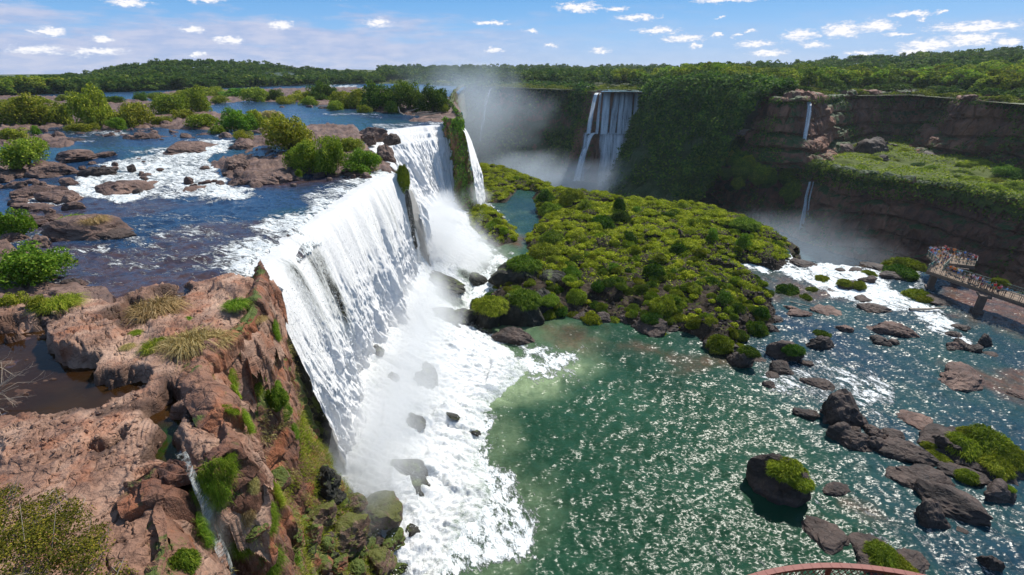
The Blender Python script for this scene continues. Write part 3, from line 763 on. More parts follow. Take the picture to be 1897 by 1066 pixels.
# far left wall in the mist (runs left to right as seen from the camera)
Wa_px = [(760, 157.5), (830, 159), (900, 161), (960, 162.5), (1040, 165), (1090, 169)]
Wa = Pg(Wa_px, 24)
wallA, VA, NA, _ = wall('far_canyon_wall_rock', Wa, 24, [45, 50, 55, 50, 40, 22], -44, 110, 260, 610, lambda X, Y, Z, T, tt: .5 + 0 * X, .45)
# wall behind the far fall
Wb = [(float(a), float(b) + 5) for a, b in Pg([(1084, 170), (1110, 171.5), (1150, 172), (1200, 171.5), (1226, 170)], 24)]
wallB, VB, NB, _ = wall('fall_canyon_wall_rock', Wb, 24, [14, 16, 18, 16, 14], -44, 100, 150, 620, lambda X, Y, Z, T, tt: .2 + 0 * X, .1, disp=2.0, prof=[(-.3, 23.4), (0, 23.8), (.04, 18), (.1, 2), (.55, 0), (.75, -16), (.9, -34), (1, -44)])
# green lumpy wall
Wc_px = [(1205, 171), (1235, 168), (1270, 166), (1330, 164), (1375, 168), (1405, 177), (1424, 184)]
Wc_z = [24, 26.5, 28, 29, 28, 26, 24.5]
Wc = [tuple(map(float, G(p[0], p[1], z))) for p, z in zip(Wc_px, Wc_z)]
wallC, VC, NC, _ = wall('green_canyon_wall_rock', Wc, Wc_z, [26, 34, 46, 60, 66, 60, 40], -44, 160, 240, 630, lambda X, Y, Z, T, tt: .9 + 0 * X, .85, disp=4.6, prof=[(-.3, 23.6), (0, 24), (.13, 21), (.26, 12), (.38, 0), (.52, -14), (.75, -30), (1, -44)])
# brown wall above the terrace
Wd_px = [(1418, 184), (1440, 187), (1480, 188), (1520, 184), (1570, 179), (1640, 177), (1700, 177), (1760, 181), (1790, 187), (1850, 190), (1897, 193), (2000, 200), (2200, 215)]
Wd_z = [24.4] * 13
Wd = Pg(Wd_px, 24.2)
wallD, VD, ND, _ = wall('brown_canyon_wall_rock', Wd, 24.2, [10, 14, 16, 18, 18, 18, 18, 18, 16, 16, 16, 16, 16], -9, 130, 480, 640, lambda X, Y, Z, T, tt: .12 + .5 * fbm(X * .03, Y * .03, 0, 3, 6), .12, disp=2.6, ledge=2.6, lh=8.0, prof=[(-.4, 23.6), (0, 24), (.1, 14), (.3, -10), (.6, -30), (1, -44)])

# terrace at z = -7
TE_px = [(1352, 262), (1370, 268), (1405, 285), (1440, 298), (1475, 300), (1500, 305), (1530, 312), (1562, 322), (1620, 334), (1700, 344), (1800, 358), (1897, 380), (2050, 420), (2300, 500)]
TE = Pg(TE_px, -7)
wallE, VE, NE, _ = wall('terrace_cliff_rock', TE, -7, [16, 14, 12, 12, 12, 12, 12, 10, 10, 10, 10, 10, 10, 10], -44, 140, 480, 650, lambda X, Y, Z, T, tt: .25 * sstep(210, 150, T[:, None, 0] + 0 * Z) + sstep(-14, -7, Z) * .3, .12, disp=2.3, ledge=2.2, lh=7.5, prof=[(-.5, 22), (0, 24), (.1, 20), (.3, 5), (.7, -25), (1, -44)], sc=2.6)
TERR = TE + Pg([(2300, 300), (1897, 262), (1700, 258), (1500, 258), (1352, 255)], -7)
def terr_h(x, y):
    sd = polysd(x, y, TERR)
    l1, l2, iD = voro(x * .055, y * .055, 0, 701); m1, m2, iM = voro(x * .16, y * .16, 0, 702)
    back = sstep(150, 330, x * .25 + y * .75)
    z = -7 + .4 * fbm(x * .05, y * .05, 0, 3, 703) + 2.2 * np.sqrt(np.clip(1 - l1 ** 2 * 1.4, 0, 1)) * (.3 + iD) * (.3 + back) + 1.0 * np.sqrt(np.clip(1 - m1 ** 2 * 1.6, 0, 1)) * iM
    z = z - 2.5 * (1 - sstep(-4, 5, sd)) - np.where(sd < -1, (-1 - sd) * 1.5, 0)
    z = z + 2.5 * sstep(205, 250, x) * sstep(190, 260, y)
    return z
Xt, Yt = np.meshgrid(np.arange(95, 420, 1.1), np.arange(150, 400, 1.1))
kt = polysd(Xt, Yt, TERR) > -3
structure('terrace_ground', mesh('terrace_ground', *compact(np.stack([Xt, Yt, terr_h(Xt, Yt)], -1).reshape(-1, 3), gridfaces(*Xt.shape, keep=kt))[:2], [M['soil']]))

# ------------------------------------------------------------------ far plateau and forest hills
SKX = [-400, -200, 0, 150, 250, 300, 400, 500, 600, 750, 900, 1150, 1350, 1500, 1600, 1750, 1897, 2100, 2400]
SKY = [160, 154, 146, 136, 120, 112, 111, 115, 120, 122, 122, 123, 120, 115, 109, 103, 95, 88, 82]
DNX = [-400, 0, 300, 500, 640, 700, 760, 830, 1090, 1205, 1330, 1424, 1570, 1700, 1897, 2200]
DNY = [190, 182, 171, 163, 158.5, 157, 157.5, 159, 169, 171, 164, 184, 179, 177, 193, 215]
DZ0 = [24] * 8 + [24, 24, 29, 24.5, 24.2, 24.2, 24.2, 24.2]
def far_near(px):     # forward distance where the far plateau begins
    py = np.interp(px, DNX, DNY); z = np.interp(px, DNX, DZ0)
    return G(px, py, z)[1]
def far_h(x, y):
    s = y / 1.0966
    px = 948.5 + F * x / s
    y0 = far_near(px)
    dr = np.interp(px, [-400, 0, 300, 600, 900, 1200, 1500, 1897], [560, 560, 560, 800, 1300, 1200, 800, 620])
    zs = HC + (128 - np.interp(px, SKX, SKY)) / F * dr - 9
    z0 = np.interp(px, DNX, DZ0)
    t = np.clip((s - y0 / 1.0966) / np.maximum(dr - y0 / 1.0966, 50), 0, 1.0)
    z = z0 + .4 + (zs - z0) * t ** 1.25
    z = z - np.clip(s - dr, 0, 1e9) * .01
    return z + 1.2 * fbm(x * .02, y * .02, 0, 3, 801) * sstep(0, .25, t)
PXf, Tf = np.meshgrid(np.arange(-700, 2700, 12.), np.linspace(0, 1, 90) ** 2.2)
Y0 = far_near(PXf) - 3; Yf = Y0 + Tf * (2600 - Y0); Sf = Yf / 1.0966; Xf = (PXf - 948.5) / F * Sf
structure('forest_ground', mesh('forest_ground', np.stack([Xf, Yf, far_h(Xf, Yf)], -1).reshape(-1, 3), gridfaces(*Xf.shape)[:, ::-1], [M['forest_floor']]))
# ground sheet under everything, to the horizon
structure('horizon_ground', mesh('horizon_ground', [(-9000, -400, -46), (9000, -400, -46), (9000, 14000, -46), (-9000, 14000, -46)], np.array([[0, 1, 2, 3]]), [M['forest_floor']]))

# ------------------------------------------------------------------ island
ISL_px = [(985, 372), (1000, 362), (1040, 352), (1130, 372), (1230, 380), (1330, 396), (1410, 420), (1466, 452), (1470, 480), (1430, 497), (1372, 490), (1392, 522), (1428, 552), (1432, 588), (1405, 605),
          (1385, 632), (1330, 645), (1290, 622), (1200, 608), (1120, 594), (1040, 592), (1000, 604), (940, 602), (885, 600), (872, 570), (925, 520), (935, 490), (975, 470), (975, 440), (1000, 415)]
ISL = Pg(ISL_px, 0)
ISL2 = Pg([(875, 305), (960, 322), (1035, 352), (1020, 362), (960, 352), (935, 375), (900, 378), (880, 350)], 0)
ISL3 = Pg([(860, 372), (895, 385), (930, 402), (962, 428), (955, 448), (920, 462), (885, 445), (865, 425)], 0)
def isl_h(x, y):
    n = fbm(x * .12, y * .12, 0, 4, 901)
    sd = polysd(x, y, ISL) + n * 1.6
    l1, _, iD = voro(x * .22, y * .22, 0, 902); m1, _, iM = voro(x * .9, y * .9, 0, 903)
    top = sstep(1, 12, sd)
    z = -.9 + 1.3 * sstep(-1.5, 1.5, sd) + (2.3 - 1.1 * sstep(115, 95, y)) * top + sstep(0, 3, sd) * (1.7 * np.sqrt(np.clip(1 - 1.3 * l1 ** 2, 0, 1)) * iD + .5 * np.sqrt(np.clip(1 - 1.5 * m1 ** 2, 0, 1)) * iM + .3 * n)
    for P_, hh in ((ISL2, 2.2), (ISL3, 2.6)):
        s2 = polysd(x, y, P_) + n
        z = np.maximum(z, -.9 + 1.2 * sstep(-1.5, 1, s2) + hh * sstep(0, 5, s2) * (.6 + .5 * iD) + .4 * iM * sstep(0, 2, s2))
    return z
Xi, Yi = np.meshgrid(np.arange(-20, 100, .42), np.arange(66, 215, .42))
def isl_sd(x, y): return np.maximum(np.maximum(polysd(x, y, ISL), polysd(x, y, ISL2)), polysd(x, y, ISL3))
ki = isl_sd(Xi, Yi) > -2.2
M['shore_rock'] = rock_mat('island_shore_rock', ((.012, .010, .008), (.04, .030, .022), (.08, .058, .04)), moss=.25, scale=1.3, bump=1.0, spec=.06)
structure('island_ground', mesh('island_ground', *compact(np.stack([Xi, Yi, isl_h(Xi, Yi)], -1).reshape(-1, 3), gridfaces(*Xi.shape, keep=ki))[:2], [M['shore_rock']], smooth=False))
# ================================================================== FALLING WATER
def curtain(name, top, foot, zt, zb, ns, nt_, mat, dens=None, amp=.5, seed=0, prof=None, label=None, group=None, sf=1.0, parent=None, back=.9, dense_all=0.0):
    T = catmull(top, ns); O = catmull(foot, ns)
    S = np.concatenate([[0], np.cumsum(np.hypot(*np.diff(T, axis=0).T))])
    if len(top) > 8: j_ = 1.1 * fbm(S * .16, 0 * S, 0, 3, seed + 60) * np.clip(S / 4, 0, 1) * np.clip((S[-1] - S) / 4, 0, 1); T = T + np.stack([j_, 0 * j_], -1); O = O + np.stack([j_ * 1.3, 0 * j_], -1)
    tt = np.linspace(0, 1, nt_)
    if prof is None:
        fr = np.interp(tt, [0, .03, .06, 1], [-.22, 0, .10, 1]); fr = np.where(tt > .06, .10 + .90 * ((tt - .06) / .94) ** .62, fr)
        zf = np.where(tt < .03, tt * .1, .003 + (1 - .003) * (np.clip((tt - .03) / .97, 0, 1)) ** 1.12)
    else:
        pr = np.asarray(prof); fr = np.interp(tt, np.linspace(0, 1, len(pr)), pr[:, 0]); zf = np.interp(tt, np.linspace(0, 1, len(pr)), pr[:, 1])
    ZT = np.interp(np.linspace(0, 1, ns), np.linspace(0, 1, len(zt)), zt) if hasattr(zt, '__len__') else np.full(ns, float(zt))
    ZB = np.interp(np.linspace(0, 1, ns), np.linspace(0, 1, len(zb)), zb) if hasattr(zb, '__len__') else np.full(ns, float(zb))
    X = T[:, None, 0] + (O[:, None, 0] - T[:, None, 0]) * fr; Y = T[:, None, 1] + (O[:, None, 1] - T[:, None, 1]) * fr
    Z = ZT[:, None] + (ZB - ZT)[:, None] * zf
    Sg = np.broadcast_to(S[:, None], X.shape) ; drop = ZT[:, None] - Z
    d = unit(np.stack([O[:, 0] - T[:, 0], O[:, 1] - T[:, 1]], -1))
    a = .85 * fbm(Sg * .22 * sf, drop * .03, 0, 3, seed) + .22 * fbm(Sg * 1.1 * sf, drop * .14, 0, 3, seed + 3) + .16 * fbm(Sg * 2.4 * sf, drop * 1.2, 0, 4, seed + 5) * tt
    # plumes: bursts of spray that lag behind each other
    pl = fbm(Sg * .6 * sf, drop * .17, 0, 5, seed + 8); a = a + .6 * np.abs(pl) * sstep(.1, .8, tt) + .22 * np.abs(fbm(Sg * 1.7 * sf, drop * .45, 0, 4, seed + 14)) * sstep(.1, .6, tt)
    k = amp * (.12 + 1.0 * sstep(0.02, .8, tt))
    V = np.stack([X + d[:, None, 0] * a * k, Y + d[:, None, 1] * a * k, Z + .25 * fbm(Sg * 2, drop * .6, 0, 2, seed + 11) * tt], -1)
    dn = dens(Sg, tt[None] + 0 * X, S[-1]) if dens is not None else 0 * X
    dn = dn + dense_all
    me = mesh(name, V.reshape(-1, 3), gridfaces(ns, nt_), [mat], {'dens': dn.ravel()}, True, uv=np.stack([Sg, drop], -1).reshape(-1, 2))
    o = link(name, me, parent)
    if label: props(o, label, 'waterfall', group)
    return o, V

def gz(x, c, w): return np.exp(-((x - c) / w) ** 2)
LT = [(-21.3, 37.6), (-22.6, 40.5)] + [(a, b) for a, b in LIP1[3:]] + [(-19.0, 82.6)]
LF = [(-17.6, 36.2), (-17.3, 39.5)] + [(-17.2, b - .5) for a, b in LIP1[3:]] + [(-15.8, 83.0)]
def dens1(S, t, Lm):
    d = .10 + 0 * S
    wob = fbm(S * .3, t * 2.5, 0, 3, 9)
    d = d - (.26 + .3 * wob) * gz(S, 11.5 + t * 2.5 + wob, 1.3 + 2.2 * t) * sstep(.02, .2, t) * sstep(.9, .5, t)
    d = d - .30 * gz(S, 5.5 + t * 1.0, .8 + .8 * t) * sstep(.02, .1, t) * sstep(.55, .3, t)
    d = d - (.25 + .3 * wob) * gz(S, Lm - 8.5 + wob, 2.0) * sstep(.03, .12, t) * sstep(.75, .3, t)
    d = d - .20 * gz(S, Lm - 15, 1.3) * sstep(.1, .3, t) * sstep(.7, .4, t)
    d = d - .25 * gz(S, Lm, .8) - .18 * gz(S, 0, .6) * sstep(.4, .0, t)
    d = d + .22 * sstep(.5, .85, t)
    return d - .06 * sstep(.08, .0, t)
main_fall, MV = curtain('waterfall', LT, LF, 24.02, 1.5, 900, 170, M['fall'], dens1, 1.25, 41,
    label='tall white curtain of water nearest the viewer, starting beside the red rock corner')

LT2 = [(-19.4, 84.0), (-22.4, 91), (-28, 102), (-35, 116), (-38.6, 130), (-37, 143), (-31, 152.4), (-25, 158.4), (-19.6, 160)]
LF2 = [(-15.5, 86.5), (-16, 92), (-18, 100), (-21, 110), (-23, 120), (-22.5, 129), (-21, 137), (-18.8, 143), (-16.6, 148)]
def dens2(S, t, Lm):
    d = .12 + 0 * S
    d = d - .30 * gz(S, 36, 6) * sstep(.5, .2, t) * (.6 + .8 * fbm(S * .6, t * 3, 0, 3, 5))
    d = d - .35 * gz(S, Lm - 2.2, 1.6) * sstep(.75, .3, t) - .25 * gz(S, 16, 2.0) * sstep(.05, .3, t) * sstep(.9, .5, t)
    d = d - .22 * gz(S, Lm - 22, 1.5) * sstep(.1, .3, t) * sstep(.8, .5, t) + .2 * sstep(.5, .9, t)
    return d
P2 = [(-.10, 0), (0, .0), (.03, .02), (.06, .07), (.16, .085), (.19, .15), (.30, .17), (.34, .24), (.43, .33), (.52, .45), (.62, .58), (.74, .74), (.87, .88), (1, 1)]
second_fall, SV = curtain('waterfall', LT2, LF2, 24.02, [3, 4, 5, 6, 7, 6, 5, 4, 3], 700, 150, M['fall'], dens2, 1.5, 61, prof=P2,
    label='broad stepped white waterfall set back behind the first curtain, left of the green cliff nose')
curtain('waterfall', [(-15.0, 152.6), (-15.4, 156), (-16.2, 162)], [(-10.5, 145), (-9.5, 150), (-9, 158)], 23.7, 1.0, 120, 110, M['fall'], lambda S, t, l: .18 + 0 * S, .9, 71,
    label='narrow white waterfall hugging the far side of the green cliff nose')

# splash apron at the foot of the falls: water tumbling over buried boulders
ST = [(24, -10.2, -6, .1), (28, -11.5, -5.2, .4), (33, -16, -3.0, 3.2), (36, -17.2, -.5, 4.6), (42, -18.2, -2.0, 5.6), (52, -18.2, -1.2, 6.4), (60, -18.2, 4.5, 6.6), (66, -18.2, 1.0, 6.8), (72, -18.2, -5.5, 7),
      (82, -17.2, -7.5, 7), (88, -18, -7, 8), (96, -20, -5.0, 8.5), (106, -24, -2.2, 8.5), (116, -26, -3.8, 8), (126, -26, -7.5, 7), (136, -23, -10, 5), (146, -17.5, -11, 2.5)]
sa = np.array(ST)
yy = np.linspace(24, 146, 760); rr = np.linspace(-.05, 1.12, 150)
def cint(c): return np.interp(yy, sa[:, 0], sa[:, c])
from_x, to_x, zi = cint(1), cint(2), cint(3)
RX = from_x[:, None] + (to_x - from_x)[:, None] * rr[None]; RY = yy[:, None] + 0 * RX
l1, _, iD = voro(RX * .22, RY * .22, 0, 1101); m1, _, iM = voro(RX * .8, RY * .8, 0, 1102)
base = zi[:, None] * (np.clip(1 - rr[None], 0, 1) ** 1.5)
boul = np.sqrt(np.clip(1 - 1.6 * l1 ** 2, 0, 1)) * iD * 2.0 + .35 * np.sqrt(np.clip(1 - 1.6 * m1 ** 2, 0, 1)) * iM
nz = fbm(RX * .35, RY * .7, 0, 6, 1103, .62)
env = sstep(1.05, .75, rr)[None]
RZ = base + env * (boul * .34 + .42 * np.abs(nz) + .20 * np.abs(fbm(RX * 1.6, RY * 3, 0, 4, 1109))) - .25 - .5 * (1 - env) + .1 * sstep(1.12, 1.0, rr)[None]
bare = sstep(.55, .95, np.sqrt(np.clip(1 - 1.6 * l1 ** 2, 0, 1)) * iD) * sstep(60, 84, RY) * sstep(.1, .3, rr)[None] + (.42 * sstep(.6, 1.1, rr))[None]
ap = link('foaming_cascade', mesh('foaming_cascade', np.stack([RX, RY, RZ], -1).reshape(-1, 3), gridfaces(*RX.shape)[:, ::-1] if False else gridfaces(*RX.shape), [M['foam']], {'bare': bare.ravel()}))
props(ap, kind='stuff', label='churning white foam tumbling over boulders at the foot of the big falls')

# flung water: countless droplets and rags of foam in front of the curtains and over the cascade
def droplets(name, Vg, n, off, smin, smax, lab, mask=None, seed=1, up=0.0):
    r = np.random.RandomState(seed); Q = Vg.reshape(-1, 3); idx = np.arange(len(Q)) if mask is None else np.flatnonzero(mask.ravel())
    P = Q[r.choice(idx, n)] + np.stack([off * r.rand(n) ** 2 * 1.0, r.normal(size=n) * .2, r.normal(size=n) * .3 + up * r.rand(n) ** 2.2], -1)
    sz = smin + (smax - smin) * r.rand(n) ** 3
    V, Fq, T = cards(P, r.normal(size=(n, 3)) + [.5, 0, .8], sz, r, 1.0, .7)
    props(link(name, mesh(name, V, Fq, [M['drop']], smooth=False)), lab, 'spray', None, 'stuff')
M['drop'] = plain_mat('water_drops', (.88, .89, .89), .6, .05)
ttm = np.broadcast_to(np.linspace(0, 1, MV.shape[1])[None], MV.shape[:2])
droplets('spray_droplets', MV, 26000, 1.3, .03, .16, 'flying drops in front of the nearest curtain', ttm > .12, 3)
ttm = np.broadcast_to(np.linspace(0, 1, SV.shape[1])[None], SV.shape[:2])
droplets('spray_droplets', SV, 14000, 1.6, .06, .24, 'flying drops in front of the stepped fall', ttm > .2, 4)
droplets('spray_droplets', np.stack([RX, RY, RZ], -1), 42000, .3, .03, .15, 'drops and rags of foam over the cascade', (rr[None] > .08) & (rr[None] < 1.08) & (RY > 0), 5, up=.9)

# far fall across the canyon
ff = empty('far_waterfall', (78, 385, -42)); props(ff, 'far waterfall dropping in separate white strands over the dark canyon wall', 'waterfall')
def ribbon(px0, px1, pt, zt, sb, pb0, pb1, zb, nm, parent, dn=.1, sf=.5, ns=40, nt_=70, amp=.8, seed=0, pyb=None, mat='fall_far'):
    """sheet between two photo columns; top on height zt at photo row pt; bottom at forward depth sb"""
    tx, ty = G([px0, px1], [pt, pt], zt)
    def at(px, y, z): dep = y * ct - (z - HC) * st; return (px - 948.5) / F * dep, y
    ty = ty - 3.0; y_b = ty[0] - sb
    b = [at(pb0, y_b, zb), at(pb1, y_b, zb)]
    o_ = curtain('water_strand', [(tx[0], ty[0]), ((tx[0] + tx[1]) / 2, ty[0]), (tx[1], ty[1])], [b[0], ((b[0][0] + b[1][0]) / 2, b[0][1]), b[1]], zt, zb, ns, nt_, M[mat],
                   lambda S, t, l: dn - .5 * gz(S, 0, l * .12) - .5 * gz(S, l, l * .12), amp, seed, parent=parent)[0]
    o_.location = -parent.location; return o_
for i, (a, b_, c_, d_) in enumerate([(1100, 1109, 1086, 1096), (1109, 1115, 1102, 1109), (1115, 1132, 1110, 1127), (1135, 1151, 1126, 1142), (1146, 1157, 1141, 1152), (1152, 1172, 1148, 1171), (1172, 1185, 1169, 1181), (1186, 1196, 1182, 1194)]):
    ribbon(a, b_, 172.2, 23.9, 6 + i % 3, c_, d_, -4.5, '', ff, .10 if i % 2 else .18, seed=900 + i * 7, amp=.7)
ribbon(1104, 1170, 246, -4.2, 13, 1098, 1168, -42, '', ff, .14, ns=140, seed=970, amp=3.2)
ribbon(1092, 1104, 246, -4.4, 12, 1062, 1078, -38, '', ff, .2, ns=30, seed=977, amp=1.6)
ribbon(1078, 1092, 246, -4.4, 12, 1070, 1084, -38, '', ff, -.02, ns=30, seed=979, amp=1.2)
ribbon(1166, 1190, 244, -4.0, 7, 1150, 1164, -26, '', ff, -.02, ns=30, seed=983, amp=1.2)
for (a, b_, c_, d_, pt, zt, sb, zb, lab, dn, mt) in [
    (907, 913, 886, 897, 163, 23.9, 34, -20, 'wispy white waterfall fading into the mist, left of the far waterfall', -.04, 'fall_far'),
    (893, 897, 882, 886, 163, 23.9, 30, -14, 'faintest thread of falling water just left of the wispy one', -.22, 'fall_far'),
    (944, 947, 938, 942, 164, 23.9, 26, -10, 'short faint thread of water between the misty wisp and the far waterfall', -.22, 'fall_far'),
    (836, 840, 826, 832, 160, 23.9, 36, -10, 'pale thread of water in the mist right above the bush covered headland', -.22, 'fall_far'),
    (1487, 1497, 1478, 1489, 187.5, 24.0, 10, -7, 'slim white waterfall on the brown upper cliff', .12, 'fall_far'),
    (1619, 1623, 1606, 1616, 177, 24.0, 12, -7, 'thin trickle in the dark cleft right of the slim cliff waterfall', -.2, 'fall_far')]:
    tx, ty = G([a, b_], [pt, pt], zt); ty = ty - 3.0; y_b = ty[0] - sb
    bb = [((p - 948.5) / F * (y_b * ct - (zb - HC) * st), y_b) for p in (c_, d_)]
    curtain('waterfall', [(tx[0], ty[0]), (tx.mean(), ty[0]), (tx[1], ty[0])], [bb[0], ((bb[0][0] + bb[1][0]) / 2, y_b), bb[1]], zt, zb, 24, 70, M[mt],
            lambda S, t, l, dn=dn: dn - .3 * gz(S, 0, l * .15) - .3 * gz(S, l, l * .15), .6, int(a), label=lab)
# little steps on the terrace rim
def small_fall(name, pts, w, lab, seed):
    """thin water ribbon through world points"""
    P = catmull(pts, 40); V = []; W = len(P)
    for i, p in enumerate(P):
        ww = w * (.6 + .6 * i / W)
        for q in np.linspace(-.5, .5, 9): V.append([p[0] + q * ww, p[1] + .25 * math.sin(q * 9 + i * .2), p[2]])
    V = np.array(V); dr = np.repeat(P[0, 2] - P[:, 2] + np.arange(W) * .1, 9); S = np.tile(np.linspace(0, w, 9), W)
    return props(link(name, mesh(name, V, gridfaces(W, 9), [M['fall_far']], {'dens': np.tile([-.2, 0, .1, .12, .12, .12, .1, 0, -.2], W)}, uv=np.stack([S, dr], -1))), lab, 'waterfall')
def W3(px, py, z, pull=0.0):
    x, y = G(px, py, z); return (float(x), float(y) - pull, z)
small_fall('waterfall', [W3(1539, 290, -6.8), W3(1536, 300, -9, 0), W3(1532, 309, -11)], 1.8, 'tiny white waterfall slipping off the rocky terrace corner, upper of two', 1)
for (q0, q1, lab) in ((1500, 1482, 'fine branching waterfall below the terrace corner, wider left strand'), (1507, 1497, 'fine branching waterfall below the terrace corner, narrow right strand')):
    t0 = W3(q0, 337, -14); yb = t0[1] - 7
    def atz(px, y, z): return ((px - 948.5) / F * (y * ct - (z - HC) * st), y, z)
    small_fall('waterfall', [t0, atz(q0 - 6, t0[1] - 3, -20), atz(q0 - 9, t0[1] - 5, -27), atz(q1, yb, -40)], 2.4 if q0 == 1500 else 1.2, lab, 2)
# white rapids far up the river on the left
def rapid(name, px0, px1, py0, py1, lab):
    a = G(px0, py0, 24.6); b = G(px1, py0, 24.6)
    tp = [(float(a[0]), float(a[1])), (float((a[0] + b[0]) / 2), float(a[1]) + 2), (float(b[0]), float(b[1]))]
    ft = [(x, y - 6) for x, y in tp]
    dz = (py1 - py0) / F * DEP(py0, 24.6)
    curtain(name, tp, ft, 25.2, 25.2 - dz, 60, 24, M['fall_far'], lambda S, t, l: .15 + 0 * S, .8, int(px0), label=lab)
rapid('waterfall', 632, 672, 163, 173, 'low white fall far up the river, left of the big headland bushes')
rapid('waterfall', 680, 708, 163, 172, 'low white fall far up the river, half hidden by the headland bushes')

# ------------------------------------------------------------------ mist
def mist(name, c, r, dens, lab, seed=0, sub=4, rot=(0, 0, 0), mat=None):
    V, Fc = ico(sub); V = V * 1.35
    m = mat or mist_mat(name, dens, (.80, .90, 1) if c[1] > 170 else (.98, .99, 1))
    o = link(name, mesh(name, V, Fc, [m]), loc=c, rot=(rot[0], rot[1], rot[2] + .0), scale=r); props(o, lab, None, None, 'stuff'); return o
MIST = [
    ((-13.5, 38, 4.5), (6, 9, 8), .22), ((-13.0, 50, 5), (7, 11, 8.5), .20), ((-13.5, 66, 5.5), (6.5, 12, 8.5), .20), ((-16, 98, 8), (9, 18, 11), .20), ((-9, 100, 3), (8, 15, 5), .14), ((-12, 148, 4), (6, 8, 6), .12),
    ((-13.0, 33, 3), (3.5, 5, 4), .16)]
for i, (c_, r_, d_) in enumerate(MIST): mist('spray_mist', c_, r_, d_, 'white spray hanging at the foot of the near falls', 20 + i)
for i, (c_, r_, d_) in enumerate([((-40, 420, 2), (75, 70, 60), .010), ((60, 345, -34), (55, 32, 22), .02), ((76, 352, -38), (26, 18, 12), .04),
                              ((112, 190, -32), (45, 30, 24), .013), ((10, 370, -34), (60, 40, 24), .02)]):
    mist('canyon_mist', c_, r_, d_, 'thin spray drifting in the canyon', 60 + i)
for (px, py, w_) in ((510, 158, 26),):
    c_ = G(px, py, 24.5); mist('distant_mist', (float(c_[0]), float(c_[1]) + 20, 30), (w_, 16, 9), .06, 'puff of spray rising from the river far to the left', 90)

# ================================================================== ROCKS
_rk = {}
def rockmesh(seed, sub=4, squash=.6, nplanes=16, mat='rock_river', elong=1.0, mossy=0.0, strata=0.0):
    key = (seed, sub, squash, mat, elong)
    if key in _rk: return _rk[key]
    r = np.random.RandomState(seed)
    V, Fc = ico(sub)
    nn = unit(r.normal(size=(nplanes, 3)) * [1, 1, .8]); dd = .62 + .36 * r.rand(nplanes)
    q = np.clip(V @ nn.T, 0, None) / dd
    rad = (q ** 12).sum(1) ** (-1 / 12.0)
    rad = np.minimum(rad, 1.25)
    P = V * rad[:, None]
    P[:, 0] *= elong
    k = 2.2
    f1, f2, iD = voro(P[:, 0] * k + seed, P[:, 1] * k, P[:, 2] * k * 1.4, seed)
    h1, h2, iH = voro(P[:, 0] * 6 + seed, P[:, 1] * 6, P[:, 2] * 7, seed + 3)
    d = .16 * (iD - .5) * sstep(0, .15, f2 - f1) - .06 * (1 - sstep(0, .12, f2 - f1)) + .05 * (iH - .5) * sstep(0, .15, h2 - h1) + .05 * fbm(P[:, 0] * 5, P[:, 1] * 5, P[:, 2] * 6, 3, seed)
    P = P + V * d[:, None]
    P[:, 2] *= squash
    P[:, 2] = np.where(P[:, 2] < -.3 * squash, -.3 * squash + (P[:, 2] + .3 * squash) * .3, P[:, 2])
    _rk[key] = mesh('rock', P, Fc, [M[mat]], {'moss': np.full(len(P), mossy), 'wet': sstep(.05, -.2, P[:, 2])}, smooth=False)
    return _rk[key]

def rock(px, py, w, h, z=0.0, mat='rock_river', label='dark rock', group=None, seed=None, rot=None, depthf=.8, sub=4, name='rock', sink=.12):
    """px,py = centre of the waterline front in the photo; w,h = size in photo pixels"""
    dep = float(DEP(py, z)); x, y = G(px, py, z)
    W = w / F * dep; up = h / F * dep
    vis = float(st - (533 - py) / F * ct)  # how much of ground depth shows
    D = W * depthf
    Hh = max(.14 * W, (up - D * vis * .62) * (.85 + .5 * vis), up * .42)
    seed = seed if seed is not None else rnd.randrange(14)
    me = rockmesh(seed % 14, sub if W > 1.2 else 3, .62, mat=mat)
    o = link(name, me, loc=(float(x), float(y) + D * .42, z - sink * Hh + Hh * .08), rot=(rnd.uniform(-.12, .12), rnd.uniform(-.12, .12), rot if rot is not None else rnd.uniform(-.35, .35)))
    o.scale = (W / 1.75, D / 1.75, Hh / .56)
    props(o, label, 'rock', group); return o, W, D, Hh

# ================================================================== PLANTS
def lumps_cloud(lumps, n, leaf, r, shell=(.72, 1.05), low=-.35, bias=.6, aspect=.6):
    L_ = np.asarray(lumps, float); wts = L_[:, 3] ** 2; wts /= wts.sum()
    k = r.choice(len(L_), n, p=wts)
    d = unit(r.normal(size=(n, 3))); d[:, 2] = np.where(d[:, 2] < low, -d[:, 2], d[:, 2])
    rad = L_[k, 3] * (shell[0] + (shell[1] - shell[0]) * r.rand(n) ** .6)
    P = L_[k, :3] + d * rad[:, None]
    # ragged outline
    P += .10 * L_[k, 3][:, None] * np.stack([vn(P[:, 0] * 4, P[:, 1] * 4, P[:, 2] * 4, s) for s in (1, 2, 3)], -1) * 2
    return cards(P, d, leaf * (.6 + .8 * r.rand(n)), r, bias, aspect)

